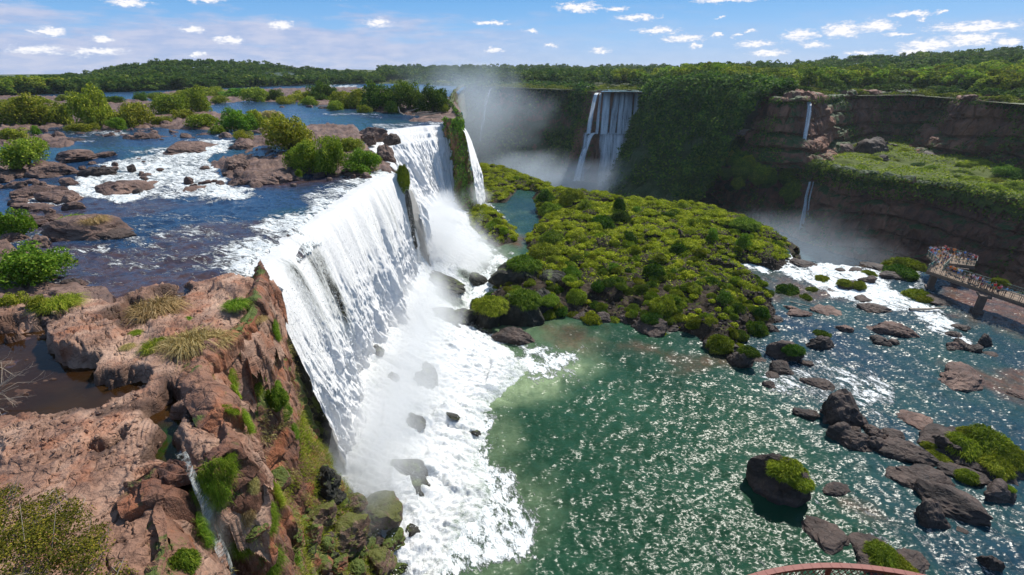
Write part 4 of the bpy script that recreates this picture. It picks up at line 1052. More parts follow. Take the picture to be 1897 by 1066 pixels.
_cv = {}
def crown_mesh(kind, var, mat):
    key = (kind, var, mat)
    if key in _cv: return _cv[key]
    r = np.random.RandomState(100 + var * 7 + len(kind))
    if kind == 'shrub':        # unit: half width 1, height ~1.2
        lm = [(r.uniform(-.62, .62), r.uniform(-.6, .6), r.uniform(.08, .80), r.uniform(.26, .44)) for _ in range(22)]
        V, Fq, T = lumps_cloud(lm, 5200, .095, r, (.5, 1.12), low=-.6)
    elif kind == 'bigbush':
        lm = [((a_ := r.uniform(-.7, .7)), (b_ := r.uniform(-.65, .65)), r.uniform(.06, .98 - .5 * (a_ * a_ + b_ * b_)), r.uniform(.24, .38)) for _ in range(36)]
        V, Fq, T = lumps_cloud(lm, 8500, .085, r, (.55, 1.1), low=-.6)
    elif kind == 'tree':       # crown only, unit height above ground ~1
        n = 13; lm = []
        for i in range(n):
            a = r.uniform(0, 6.28); rr_ = math.sqrt(r.rand()) * .42
            lm.append((math.cos(a) * rr_, math.sin(a) * rr_, r.uniform(.42, .86) - rr_ * .35, r.uniform(.12, .22)))
        V, Fq, T = lumps_cloud(lm, 1500, .075, r, (.6, 1.12), low=-.5)
    elif kind == 'lowtree':
        lm = [(r.uniform(-.4, .4), r.uniform(-.4, .4), r.uniform(.4, .8), r.uniform(.14, .24)) for _ in range(6)]
        V, Fq, T = lumps_cloud(lm, 230, .15, r, (.6, 1.12), low=-.3)
    elif kind == 'hummock':    # unit radius dome of hanging grass
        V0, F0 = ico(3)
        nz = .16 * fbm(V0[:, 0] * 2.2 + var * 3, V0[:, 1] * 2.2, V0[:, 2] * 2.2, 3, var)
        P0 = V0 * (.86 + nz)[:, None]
        n = 2400; k = r.choice(len(V0), n); dd = unit(V0[k] + r.normal(size=(n, 3)) * .10); dd[:, 2] = np.abs(dd[:, 2]) - .25; dd = unit(dd)
        rad = .84 + .20 * fbm(dd[:, 0] * 2.4 + var * 3, dd[:, 1] * 2.4, dd[:, 2] * 2.4, 3, var)
        P = dd * rad[:, None]
        Vc, Fq, T = blades(P, dd + [0, 0, .35] + r.normal(size=(n, 3)) * .35, .20 + .16 * r.rand(n), .045, r, 1.1)
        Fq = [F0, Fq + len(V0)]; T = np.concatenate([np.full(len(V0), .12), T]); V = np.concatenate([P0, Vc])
    _cv[key] = mesh('crown', V, Fq, [M[mat]], {'tint': T}, smooth=False)
    return _cv[key]

def stems(n, h, spread, r0, seed, lean=.2):
    r = np.random.RandomState(seed); mb = MB()
    for i in range(n):
        a = r.uniform(0, 6.28); s = r.uniform(.3, 1) * spread
        p = [(0.04 * math.cos(a), .04 * math.sin(a), -.05), (math.cos(a) * s * .35, math.sin(a) * s * .35, h * .4), (math.cos(a) * s * .8 + r.uniform(-.05, .05), math.sin(a) * s * .8, h * .75), (math.cos(a + .3) * s, math.sin(a + .3) * s, h)]
        mb.tube(p, [r0, r0 * .75, r0 * .45, r0 * .15], 5)
    return mb.mesh('stem', [M['bark']], True)
STEM = [stems(7, .85, .6, .035, 5), stems(9, .8, .65, .03, 6), stems(6, .9, .5, .04, 7)]
def trunkmesh(seed):
    r = np.random.RandomState(seed); mb = MB()
    mb.tube([(0, 0, -.05), (.01, .01, .25), (.0, .02, .5), (.02, 0, .8)], [.035, .028, .02, .008], 7)
    for i in range(7):
        a = r.uniform(0, 6.28); z0 = r.uniform(.3, .6)
        mb.tube([(0, 0, z0), (math.cos(a) * .16, math.sin(a) * .16, z0 + .1), (math.cos(a) * .33, math.sin(a) * .33, z0 + .2)], [.014, .009, .004], 5)
    return mb.mesh('trunk', [M['bark']], True)
TRUNK = [trunkmesh(3), trunkmesh(4)]

def shrub(px, py, w, h, z, mat, label, group='shrubs on the river islands above the falls', var=None, kind='shrub', name='shrub', dz=0.0, cat='shrub'):
    dep = float(DEP(py, z)); x, y = G(px, py, z); W = w / F * dep; Hh = h / F * dep
    Dp = W * .8
    vis = float(st - (533 - py) / F * ct)
    Hh = max(Hh - Dp * vis * .4, Hh * .6) * .92
    var = rnd.randrange(4) if var is None else var
    e = empty(name, (float(x), float(y) + Dp * .38, z + dz), rnd.uniform(0, 6.28)); props(e, label, cat, group)
    e.scale = (W / 2 * 1.02, Dp / 2 * 1.05, Hh / 1.15)
    link('foliage', crown_mesh(kind, var, mat), e); link('stem', STEM[rnd.randrange(3)], e)
    return e
ZU = 24.45
SH = [ # px, base py, w, h, material, label, kind
 (30, 234, 108, 56, 'leaf_bush', 'wide olive shrub at the left edge of the picture on the red river bank', 'bigbush'),
 (98, 232, 56, 44, 'leaf_bush', 'rounded olive shrub between the wide edge shrub and the tallest bank shrub', 'shrub'),
 (164, 238, 84, 68, 'leaf_bush', 'tallest dense shrub on the left river bank', 'bigbush'),
 (238, 236, 72, 48, 'leaf_bush', 'olive shrub leaning against the right side of the tallest bank shrub', 'shrub'),
 (210, 241, 36, 24, 'leaf_bright', 'low bright green shrub in front of the tallest bank shrub', 'shrub'),
 (30, 312, 84, 56, 'leaf_bush', 'big shrub on the brown rock bank at the left edge, nearer than the others', 'bigbush'),
 (61, 250, 20, 18, 'leaf_bright', 'small bright green sapling on the rocks at the left', 'shrub'),
 (305, 214, 64, 40, 'leaf_bush', 'yellowish shrub in the middle of the left river island', 'shrub'),
 (354, 210, 52, 46, 'leaf_bush', 'tall yellow green shrub right of the yellowish one on the river island', 'bigbush'),
 (255, 187, 24, 17, 'leaf_bright', 'small lone shrub near the blue river far left', 'shrub'),
 (112, 188, 26, 13, 'leaf_bush', 'small shrub peeping above the wide shrubs at the far left', 'shrub'),
 (366, 238, 66, 28, 'leaf_bush', 'low spreading shrub on the stony end of the river island', 'shrub'),
 (432, 243, 64, 40, 'leaf_bright', 'round bright green bush beside the rapids', 'bigbush'),
 (375, 180, 60, 20, 'leaf_bush', 'low distant shrub on the river island, left of two', 'shrub'),
 (428, 181, 60, 18, 'leaf_bright', 'low distant bright shrub on the river island', 'shrub'),
 (466, 189, 56, 28, 'leaf_bush', 'distant rounded shrub at the edge of the far channel', 'shrub'),
 (505, 190, 44, 25, 'leaf_dark', 'dark distant shrub with red rocks at its feet', 'shrub'),
 (546, 191, 58, 24, 'leaf_bush', 'low pale shrub left of the dark rounded tree on the headland', 'shrub'),
 (592, 190, 60, 34, 'leaf_dark', 'dark rounded bush left of the headland thicket', 'bigbush'),
 (646, 205, 68, 38, 'leaf_bush', 'olive shrub at the left end of the headland thicket', 'bigbush'),
 (700, 208, 70, 52, 'leaf_dark', 'dark tall bush in the headland thicket, left of two tall ones', 'bigbush'),
 (752, 208, 78, 56, 'leaf_dark', 'darkest and tallest bush in the headland thicket above the green cliff', 'bigbush'),
 (800, 209, 66, 44, 'leaf_dark', 'dark bush at the right end of the headland thicket', 'bigbush'),
 (724, 210, 34, 24, 'leaf_bright', 'small bright bush in front of the headland thicket', 'shrub'),
 (820, 209, 30, 20, 'leaf_bush', 'little bush at the very tip of the headland', 'shrub'),
 (523, 288, 104, 76, 'leaf_bush', 'large bushy shrub on the rock island in midstream', 'bigbush'),
 (468, 240, 46, 38, 'leaf_bush', 'olive shrub just behind the round bush by the rapids', 'shrub'),
 (492, 226, 50, 22, 'grass_dry', 'brownish leafless shrub behind the big midstream shrub', 'shrub'),
 (562, 318, 80, 56, 'leaf_bush', 'spreading shrub hanging over the front of the midstream island', 'bigbush'),
 (608, 322, 66, 70, 'leaf_bush', 'tall shrub in the middle of the midstream island', 'bigbush'),
 (665, 321, 72, 42, 'leaf_bright', 'bright low shrub at the right end of the midstream island', 'bigbush'),
 (640, 284, 56, 30, 'leaf_bush', 'small olive shrub behind the tall midstream shrub', 'shrub'),
 (552, 329, 16, 16, 'leaf_bright', 'tiny bright tuft at the water edge of the midstream island', 'shrub'),
 (14, 440, 64, 62, 'leaf_bright', 'leafy shrub at the left edge beside the side channel fall', 'shrub'),
 (34, 536, 124, 82, 'leaf_bright', 'big bright green bush at the left edge by the near river bank', 'bigbush'),
 (62, 590, 50, 48, 'leaf_bush', 'small olive shrub below the big bright bush on the near bank', 'shrub'),
 (14, 582, 56, 44, 'leaf_bush', 'pale low shrub at the left edge below the big bright bush', 'shrub'),
]
SH += [(px_, py_, w2, h2, mt2, 'low green shrub in the distant belt along the upper river islands', 'shrub') for (px_, py_, w2, h2, mt2) in
    [(10, 196, 50, 16, 'leaf_bush'), (60, 194, 46, 15, 'leaf_bush'), (150, 188, 40, 13, 'leaf_bush'), (200, 192, 46, 14, 'leaf_dark'), (285, 184, 40, 13, 'leaf_bush'), (330, 180, 40, 13, 'leaf_bush'), (400, 192, 40, 15, 'leaf_bush'), (330, 222, 50, 20, 'leaf_bush'), (290, 232, 40, 18, 'leaf_bush'), (395, 248, 36, 16, 'leaf_bush'),
     (140, 246, 50, 18, 'leaf_bush'), (10, 262, 60, 26, 'leaf_bush'), (525, 196, 40, 18, 'leaf_bush'), (570, 198, 40, 20, 'leaf_bush'), (620, 208, 36, 22, 'leaf_bush'), (672, 212, 30, 18, 'leaf_bush'), (446, 262, 40, 22, 'leaf_bush'), (690, 300, 30, 18, 'leaf_bush')]]
for i, (px, py, w_, h_, mt, lb, kd) in enumerate(SH):
    zz = ZU if py > 270 else 24.7
    shrub(px, py, w_ * 1.08, h_ * 1.08, zz if px > 480 or py > 330 else zz + .8 * (py < 320), mt, lb, kind=kd, var=i % 4)

# ------------------------------------------------------------------ grass tufts
_tf = {}
def tuftmesh(var, mat, n=1100, droop=.9, up=1.0):
    key = (var, mat, up)
    if key in _tf: return _tf[key]
    r = np.random.RandomState(var * 13 + 5)
    a = r.rand(n) * 6.283; rr_ = np.sqrt(r.rand(n)) * .38
    P = np.stack([np.cos(a) * rr_, np.sin(a) * rr_, 0 * a], -1)
    a2 = a + r.normal(size=n) * .8; D = np.stack([np.cos(a2) * (.1 + rr_ * 1.5) + .12, np.sin(a2) * (.1 + rr_ * 1.5), up * (.5 + .7 * r.rand(n))], -1) + r.normal(size=(n, 3)) * .16
    V, Fq, T = blades(P, D, .5 + .5 * r.rand(n), .022, r, droop)
    _tf[key] = mesh('grass', V, Fq, [M[mat]], {'tint': T}, smooth=False); return _tf[key]
def tuft(x, y, z, s, mat, label, group='grass tufts on the near rocks', var=None, flat=.75, name='grass_tuft', up=1.0, rot=None):
    o = link(name, tuftmesh(rnd.randrange(4) if var is None else var, mat, up=up), loc=(x, y, z), rot=rot or (0, 0, rnd.uniform(0, 6.28)), scale=(s, s, s * flat))
    return props(o, label, 'grass', group)
for (px, py, w_, mt, lb, zz) in [
    (290, 577, 70, 'grass_dry', 'large rounded tussock of straw coloured grass beside the dark channel', 25.0),
    (436, 566, 36, 'grass_green', 'small green tussock on the rock slab nearest the lip of the falls', 25.4),
    (112, 566, 54, 'grass_green', 'green and straw tussock beside the big bright bush', 24.9),
    (360, 640, 76, 'grass_dry', 'biggest clump of pale dry grass on the red rocks', 25.1),
    (395, 636, 56, 'grass_dry', 'dry grass clump against the right side of the biggest one', 25.1),
    (326, 642, 50, 'grass_dry', 'dry grass clump against the left side of the biggest one', 25.1),
    (292, 642, 44, 'grass_green', 'greenish tussock left of the dry grass clumps', 25.0),
    (250, 616, 18, 'grass_green', 'little yellow green tuft on bare rock above the brown pool', 24.95),
    (237, 642, 20, 'grass_dry', 'little dry tuft at the brown pool rim, right of the big boulder', 24.95),
    (362, 680, 30, 'grass_dry', 'dry tuft near the cliff edge below the dry grass clumps', 24.9),
    (375, 704, 26, 'grass_green', 'green tuft in a crack just below the dry cliff edge tuft', 24.7),
    (430, 572, 16, 'grass_dry', 'tiny straw tuft beside the small green tussock', 25.3),
    (480, 592, 22, 'grass_dry', 'straw tuft on the cliff rim under the top rock slab', 24.6),
    (345, 590, 14, 'grass_green', 'tiny green sprout on the red rocks beside the dark channel', 25.1)]:
    x, y = G(px, py, zz); tuft(float(x), float(y), zz - .12, w_ / F * float(DEP(py, zz)) * .9, mt, lb)
# grass and ferns hanging on the near cliff: placed on the cliff surface itself
def on_cliff(V, px, py):
    sx, sy = toPX(V[..., 0], V[..., 1], V[..., 2]); dep = V[..., 1] * ct - (V[..., 2] - HC) * st
    d = (sx - px) ** 2 + (sy - py) ** 2 + dep * 2
    i = np.unravel_index(np.argmin(d), d.shape); return V[i], i
CG = [(512, 590, 40, 'leaf_bright', 'bright fern curtain at the top of the cliff beside the fall'), (508, 615, 34, 'grass_green', 'grass hanging just below the top fern curtain'),
      (520, 740, 44, 'leaf_bright', 'big fern cluster halfway down beside the fall'), (530, 765, 34, 'leaf_bright', 'fern cluster right under the big one'), (512, 720, 26, 'grass_green', 'grass above the big fern cluster'),
      (545, 800, 26, 'grass_green', 'lowest grass strip beside the fall'), (430, 705, 34, 'grass_green', 'grass patch on the upper rim cliff above the rounded tussock'), (436, 728, 26, 'grass_green', 'small grass patch touching the upper rim patch'),
      (425, 762, 28, 'grass_green', 'grass strip beside the rounded rock shoulder'), (456, 785, 44, 'grass_green', 'rounded bright tussock on the ledge of the red cliff'), (452, 820, 28, 'grass_green', 'grass below the rounded ledge tussock'),
      (490, 655, 22, 'grass_green', 'pale tuft on the red cliff face, upper of three'), (485, 690, 26, 'grass_green', 'pale tuft on the red cliff face, middle of three'), (478, 722, 22, 'grass_green', 'pale tuft on the red cliff face, lowest of three'),
      (405, 880, 66, 'grass_green', 'long bright grass beside the small stream spout, upper clump'), (395, 915, 60, 'grass_green', 'long bright grass beside the small stream spout, second clump'), (372, 930, 46, 'grass_green', 'dark green hanging grass left of the small stream'),
      (375, 985, 60, 'grass_green', 'deep green wet grass under the overhang'), (350, 1040, 60, 'leaf_bright', 'deep green wet ferns at the bottom left of the stream'), (425, 860, 34, 'grass_green', 'pale grass on the rim right of the stream spout'),
      (512, 920, 44, 'grass_green', 'soft grass on the talus below the red cliff'), (500, 960, 50, 'grass_green', 'wide soft grass patch on the talus'), (540, 1035, 56, 'leaf_bright', 'vivid green patch at the bottom of the talus'), (500, 1045, 56, 'grass_green', 'grass patch beside the vivid green one'),
      (450, 1010, 46, 'grass_green', 'pale olive grass on the lower talus'), (470, 900, 26, 'grass_dry', 'dry grass on the reddish talus'), (530, 880, 22, 'leaf_bright', 'small green plants at the foot of the wet cliff'), (455, 960, 30, 'grass_dry', 'straw grass on the talus below the dry patch')]
for i, (px, py, w_, mt, lb) in enumerate(CG):
    p, ix = on_cliff(CV, px, py); nrm = CN[ix]; dep = p[1] * ct - (p[2] - HC) * st; s = w_ / F * dep * .62
    if mt == 'leaf_bright':
        o = link('fern_cluster', crown_mesh('hummock', i % 3, 'leaf_bright'), loc=tuple(p - nrm * s * .35), rot=(0, 0, rnd.uniform(0, 6)), scale=(s * .75, s * .75, s * .95)); props(o, lb, 'fern', 'plants hanging on the near cliff')
    else:
        rg = np.random.RandomState(500 + i); n = 1500; th = rg.rand(n) * 6.283; ra = np.sqrt(rg.rand(n)) * s * .75
        t1 = unit(np.cross(nrm, [0, 0, 1.0])); t2 = np.cross(nrm, t1)
        Pb = t1 * (np.cos(th) * ra)[:, None] + t2 * (np.sin(th) * ra * 1.25)[:, None]
        Pb = Pb + nrm * (.12 * s * vn(Pb[:, 0] * 3 / s, Pb[:, 1] * 3 / s, Pb[:, 2] * 3 / s, 5))[:, None]
        Db = nrm * .55 + np.array([0, 0, .25]) + rg.normal(size=(n, 3)) * .45
        V, Fq, T = blades(Pb, Db, s * (.3 + .4 * rg.rand(n)), .014 * max(1, s), rg, 2.2)
        o = link('hanging_grass', mesh('grass', V, Fq, [M[mt]], {'tint': T}, smooth=False), loc=tuple(p)); props(o, lb, 'grass', 'plants hanging on the near cliff')
# ground cover on the talus (uncountable)
def scatter_on(Vg, Ng, mask, n, r):
    idx = np.flatnonzero(mask.ravel()); k = r.choice(idx, n)
    P = Vg.reshape(-1, 3)[k]; Q = Ng.reshape(-1, 3)[k]; return P + r.normal(size=P.shape) * [.15, .15, .1], Q
r_ = np.random.RandomState(77)
gm = (CV[..., 2] < 15 + 3 * fbm(CV[..., 0] * .3, CV[..., 1] * .3, CV[..., 2] * .2, 3, 3)) & (fbm(CV[..., 0] * .35, CV[..., 1] * .35, CV[..., 2] * .3, 4, 31) > .02) & (CV[..., 1] > 9) & (CV[..., 2] > 3.0) & (CV[..., 1] < 33)
P, Q = scatter_on(CV, CN, gm, 26000, r_)
V, Fq, T = blades(P, Q + [0, 0, .9] + r_.normal(size=P.shape) * .4, .25 + .3 * r_.rand(len(P)), .03, r_, .8)
props(link('talus_grass', mesh('talus_grass', V, Fq, [M['grass_green']], {'tint': T}, smooth=False)), 'thin grass and weeds covering the reddish talus', 'grass', None, 'stuff')
gm2 = (CV[..., 2] < 22) & (CV[..., 2] > 4) & (fbm(CV[..., 0] * .5, CV[..., 1] * .5, CV[..., 2] * .4, 4, 37) > .38)
P, Q = scatter_on(CV, CN, gm2, 9000, r_)
V, Fq, T = blades(P, Q + [0, 0, .6] + r_.normal(size=P.shape) * .4, .2 + .3 * r_.rand(len(P)), .03, r_, 1.0)
props(link('cliff_weeds', mesh('cliff_weeds', V, Fq, [M['grass_dry']], {'tint': T}, smooth=False)), 'dry weeds clinging to the near cliff', 'grass', None, 'stuff')
# leaves on the green nose cliff
gm = (fbm(NV[..., 0] * .2, NV[..., 1] * .2, NV[..., 2] * .12, 4, 39) > -.12) & (NV[..., 1] < 240)
P, Q = scatter_on(NV, NN_, gm, 16000, r_)
V, Fq, T = cards(P, Q, .5 * (.5 + r_.rand(len(P))), r_, .6, .6)
props(link('cliff_foliage', mesh('cliff_foliage', V, Fq, [M['leaf_bright']], {'tint': T}, smooth=False)), 'green creepers covering the cliff nose between the falls', 'foliage', None, 'stuff')

# ------------------------------------------------------------------ foreground bush bottom left
def near_bush():
    r = np.random.RandomState(4); e = empty('leafy_bush', (-12.5, 9.5, 25.2)); props(e, 'sprawling yellow green leafy bush in the bottom left corner on the bare rock', 'bush')
    base = np.array([-12.5, 9.5, 25.2]); lm = []
    for (px, py, s, dz) in [(40, 1010, 1.3, .2), (110, 980, 1.0, .1), (60, 940, .7, 0), (150, 1030, .9, .2), (-40, 1000, 1.5, .3), (-30, 930, .9, 0), (120, 930, .5, -.1), (170, 975, .5, -.1), (30, 1080, 1.5, .5), (120, 1080, 1.2, .4), (190, 1060, .6, 0), (200, 1100, .8, .1), (90, 905, .4, -.1), (-90, 1060, 1.6, .5), (0, 910, .6, -.05)]:
        x, y = G(px, py, 25.5); lm.append((float(x), float(y), 25.0 + dz + s * .35, s))
    L_ = np.array(lm)
    Pp = []; Dd = []
    n = 34000; k = r.choice(len(L_), n, p=L_[:, 3] ** 2 / (L_[:, 3] ** 2).sum()); d = unit(r.normal(size=(n, 3))); d[:, 2] = np.abs(d[:, 2])
    P = L_[k, :3] + d * L_[k, 3][:, None] * (.45 + .6 * r.rand(n)[:, None]) * [1, 1, .7]
    m = fbm(P[:, 0] * 2.2, P[:, 1] * 2.2, P[:, 2] * 2, 3, 9) > -.25
    V, Fq, T = cards(P[m] - base, d[m] + [0, 0, .4], .075 * (.6 + .8 * r.rand(m.sum())), r, .6, .6)
    link('foliage', mesh('foliage', V, Fq, [M['leaf_near']], {'tint': T}, smooth=False), e)
    mb = MB()
    for i in range(46):
        j = r.choice(len(L_)); c = L_[j]; a = r.uniform(0, 6.28)
        s0 = np.array([c[0] + r.uniform(-.3, .3), c[1] + r.uniform(-.3, .3), 24.9]); e1 = c[:3] + np.array([math.cos(a), math.sin(a), r.uniform(.5, .9)]) * c[3] * 1.05
        mid = (s0 + e1) / 2 + r.normal(size=3) * .15
        mb.tube([s0 - base, mid - base, e1 - base], [.022, .014, .005], 5)
    link('stem', mb.mesh('stem', [M['driftwood']], True), e)
near_bush()
# dead twigs over the brown pool at the left edge
tw = MB(); r = np.random.RandomState(9)
def br(p, d, l, rr_, dep=0):
    q = p + d * l * .5 + r.normal(size=3) * .05 * l; e_ = p + d * l + r.normal(size=3) * .06 * l
    tw.tube([p, q, e_], [rr_, rr_ * .8, rr_ * .5], 5)
    if dep < 3:
        for _ in range(2 + (r.rand() < .4)): br(p + (e_ - p) * r.uniform(.35, 1), unit(d + r.normal(size=3) * .55), l * .55, rr_ * .55, dep + 1)
x, y = G(-60, 745, 24.6); p0 = np.array([float(x), float(y), 24.6])
for dd in ((1, .45, .22), (1, -.05, .12), (.9, .15, .4), (.8, .9, .3)): br(p0, unit(np.array(dd)), 2.2, .035)
props(link('dead_branch', tw.mesh('dead_branch', [M['driftwood']], True)), 'bare forked dead branch reaching over the brown pool at the left edge', 'branch')

# ------------------------------------------------------------------ rocks in the upper river
UR = [(113, 269, 74, 24, 24.9, 'long brown bank rock left of the upper rapids'), (196, 256, 32, 15, 25.2, 'rounded brown rock at the head of the upper rapids'), (250, 262, 56, 24, 25.2, 'dark blocky rock right of the rounded one at the head of the rapids'),
 (232, 261, 26, 12, 25.2, 'small brown rock leaning on the dark blocky rock'), (346, 285, 104, 24, 25.0, 'long flat brown slab above the white rapids'), (332, 286, 30, 8, 24.9, 'low dark rock under the long flat slab'), (125, 298, 78, 24, 24.9, 'broad brown rock on the left side of the rapids'),
 (178, 293, 44, 14, 24.9, 'flat pointed rock right of the broad brown one'), (70, 326, 100, 36, 24.6, 'large brown rock below the big left edge shrub'), (104, 322, 60, 26, 24.6, 'cracked brown rock right of the large left rock'), (167, 328, 68, 30, 24.4, 'chunky dark rock in the left side channel'),
 (208, 361, 96, 40, 24.2, 'big reddish brown rock splitting the white rapids'), (30, 372, 90, 34, 24.3, 'layered rock at the left edge beside the side cascade'), (100, 378, 86, 40, 24.2, 'dark layered rock right of the side cascade'), (40, 396, 90, 34, 24.1, 'dark stony shelf at the left edge under the side cascade'),
 (240, 314, 18, 14, 24.8, 'small dark rock standing in the upper part of the white water'), (270, 343, 28, 10, 24.3, 'small dark rock in the middle of the white water'), (345, 343, 24, 16, 24.3, 'wet dark rock at the right of the white water'), (354, 358, 52, 14, 24.1, 'flat wet rock below the white water'),
 (376, 342, 30, 12, 24.4, 'wet sloping rock beside the midstream island'), (254, 362, 22, 13, 24.2, 'small pointed rock below the middle of the white water'), (372, 254, 28, 9, 25.2, 'low flat rock in the channel behind the long slab'), (300, 258, 36, 7, 25.2, 'thin flat rock in the upstream channel'), (300, 263, 14, 8, 25.2, 'small round stone in the upstream channel'),
 (440, 283, 44, 28, 24.8, 'dark boulders beside the little side fall'), (455, 281, 36, 20, 24.8, 'brown boulder behind the little side fall'), (425, 318, 60, 34, 24.4, 'brown rock at the left tip of the midstream island'), (470, 345, 84, 36, 24.1, 'broad wet rock ledge under the midstream shrubs'),
 (520, 340, 60, 28, 24.1, 'dark ledge block right of the broad wet ledge'), (432, 346, 40, 24, 24.1, 'wet black rock at the foot of the midstream island'), (722, 262, 30, 24, 24.5, 'brown rock behind the upper lip of the stepped fall'), (688, 258, 60, 24, 24.3, 'dark ledge beside the top of the stepped fall'),
 (712, 300, 44, 34, 24.2, 'red brown block at the right end of the midstream island'), (680, 262, 40, 22, 24.4, 'brown ledge left of the stepped fall'), (140, 452, 150, 62, 24.1, 'big brown rock islet with a grass cap'), (190, 452, 76, 34, 24.0, 'dark sloping toe of the grass capped islet'), (60, 466, 60, 44, 24.1, 'black wet rock beside the small white chute'),
 (18, 448, 50, 26, 24.3, 'brown bank rock at the left edge above the small chute'), (28, 410, 52, 12, 24.1, 'low flat rock behind the grass capped islet'), (94, 418, 24, 14, 24.1, 'small rock touching the grass capped islet'), (120, 536, 42, 26, 24.3, 'angular brown boulder beside the near bushes'), (138, 532, 36, 22, 24.3, 'sloping dark boulder behind the angular one'),
 (168, 548, 52, 30, 24.3, 'chunky dark boulder on the near shore'), (90, 522, 30, 16, 24.3, 'low dark boulder by the near river edge'), (250, 272, 20, 6, 25.0, 'thin rock just breaking the upstream water'), (462, 213, 30, 8, 25.0, 'flat brown rock in the far channel'), (252, 230, 26, 10, 25.2, 'brown rock on the stony island end'),
 (702, 222, 16, 7, 24.2, 'lone brown rock in the blue water above the stepped fall'), (522, 204, 14, 8, 24.6, 'small brown rock in the far blue channel, left one'), (575, 214, 12, 4, 24.6, 'small low rock in the far blue channel, right one'), (600, 206, 40, 14, 24.7, 'brown rocks at the foot of the headland shrubs'), (160, 560, 26, 12, 24.4, 'small flat stone below the chunky shore boulder'),
 (262, 560, 18, 8, 24.2, 'flat stone at the side of the dark channel'), (180, 570, 14, 9, 24.6, 'pale pebble like rock by the channel'), (196, 566, 16, 8, 24.6, 'second pale rock by the channel'), (220, 562, 20, 10, 24.5, 'grey rock by the channel mouth'), (85, 600, 32, 22, 24.6, 'square brown block under the near bushes')]
for i, (px, py, w_, h_, z_, lb) in enumerate(UR):
    rock(px, py, w_ * .88, h_ * .8, z_ - .25, 'rock_river' if i % 5 else 'rock_dark', lb, 'rocks in the upper river', seed=i, sub=4)
x, y = G(150, 400, 25.6)
for (px, py, w_, mt, lb) in [(135, 404, 46, 'grass_green', 'green half of the grass cap on the brown islet'), (172, 408, 54, 'grass_dry', 'dry brown half of the grass cap on the islet')]:
    x, y = G(px, py, 25.6); tuft(float(x), float(y), 25.3, w_ / F * float(DEP(py, 25.6)) * .62, mt, lb, flat=.7)
# many little rocks in the shallows of the upper bank
for i in range(230):
    t = rnd.random()
    if i < 90: px, py = rnd.uniform(0, 500), rnd.uniform(236, 262); w_ = rnd.uniform(8, 24)
    elif i < 120: px, py = rnd.uniform(-10, 130), rnd.uniform(325, 420); w_ = rnd.uniform(12, 34)
    elif i < 150: px, py = rnd.uniform(560, 840), rnd.uniform(196, 214); w_ = rnd.uniform(8, 20)
    elif i < 185: px, py = rnd.uniform(130, 460), rnd.uniform(268, 350); w_ = rnd.uniform(7, 18)
    elif i < 205: px, py = rnd.uniform(0, 240), rnd.uniform(262, 330); w_ = rnd.uniform(8, 22)
    else: px, py = rnd.uniform(400, 680), rnd.uniform(318, 346); w_ = rnd.uniform(7, 20)
    rock(px, py, w_, w_ * .5, 24.9 if i < 90 else 24.2, 'rock_river', 'small reddish brown rock among many on the stony river banks above the falls', 'small rocks along the upper river banks', seed=i, sub=3)

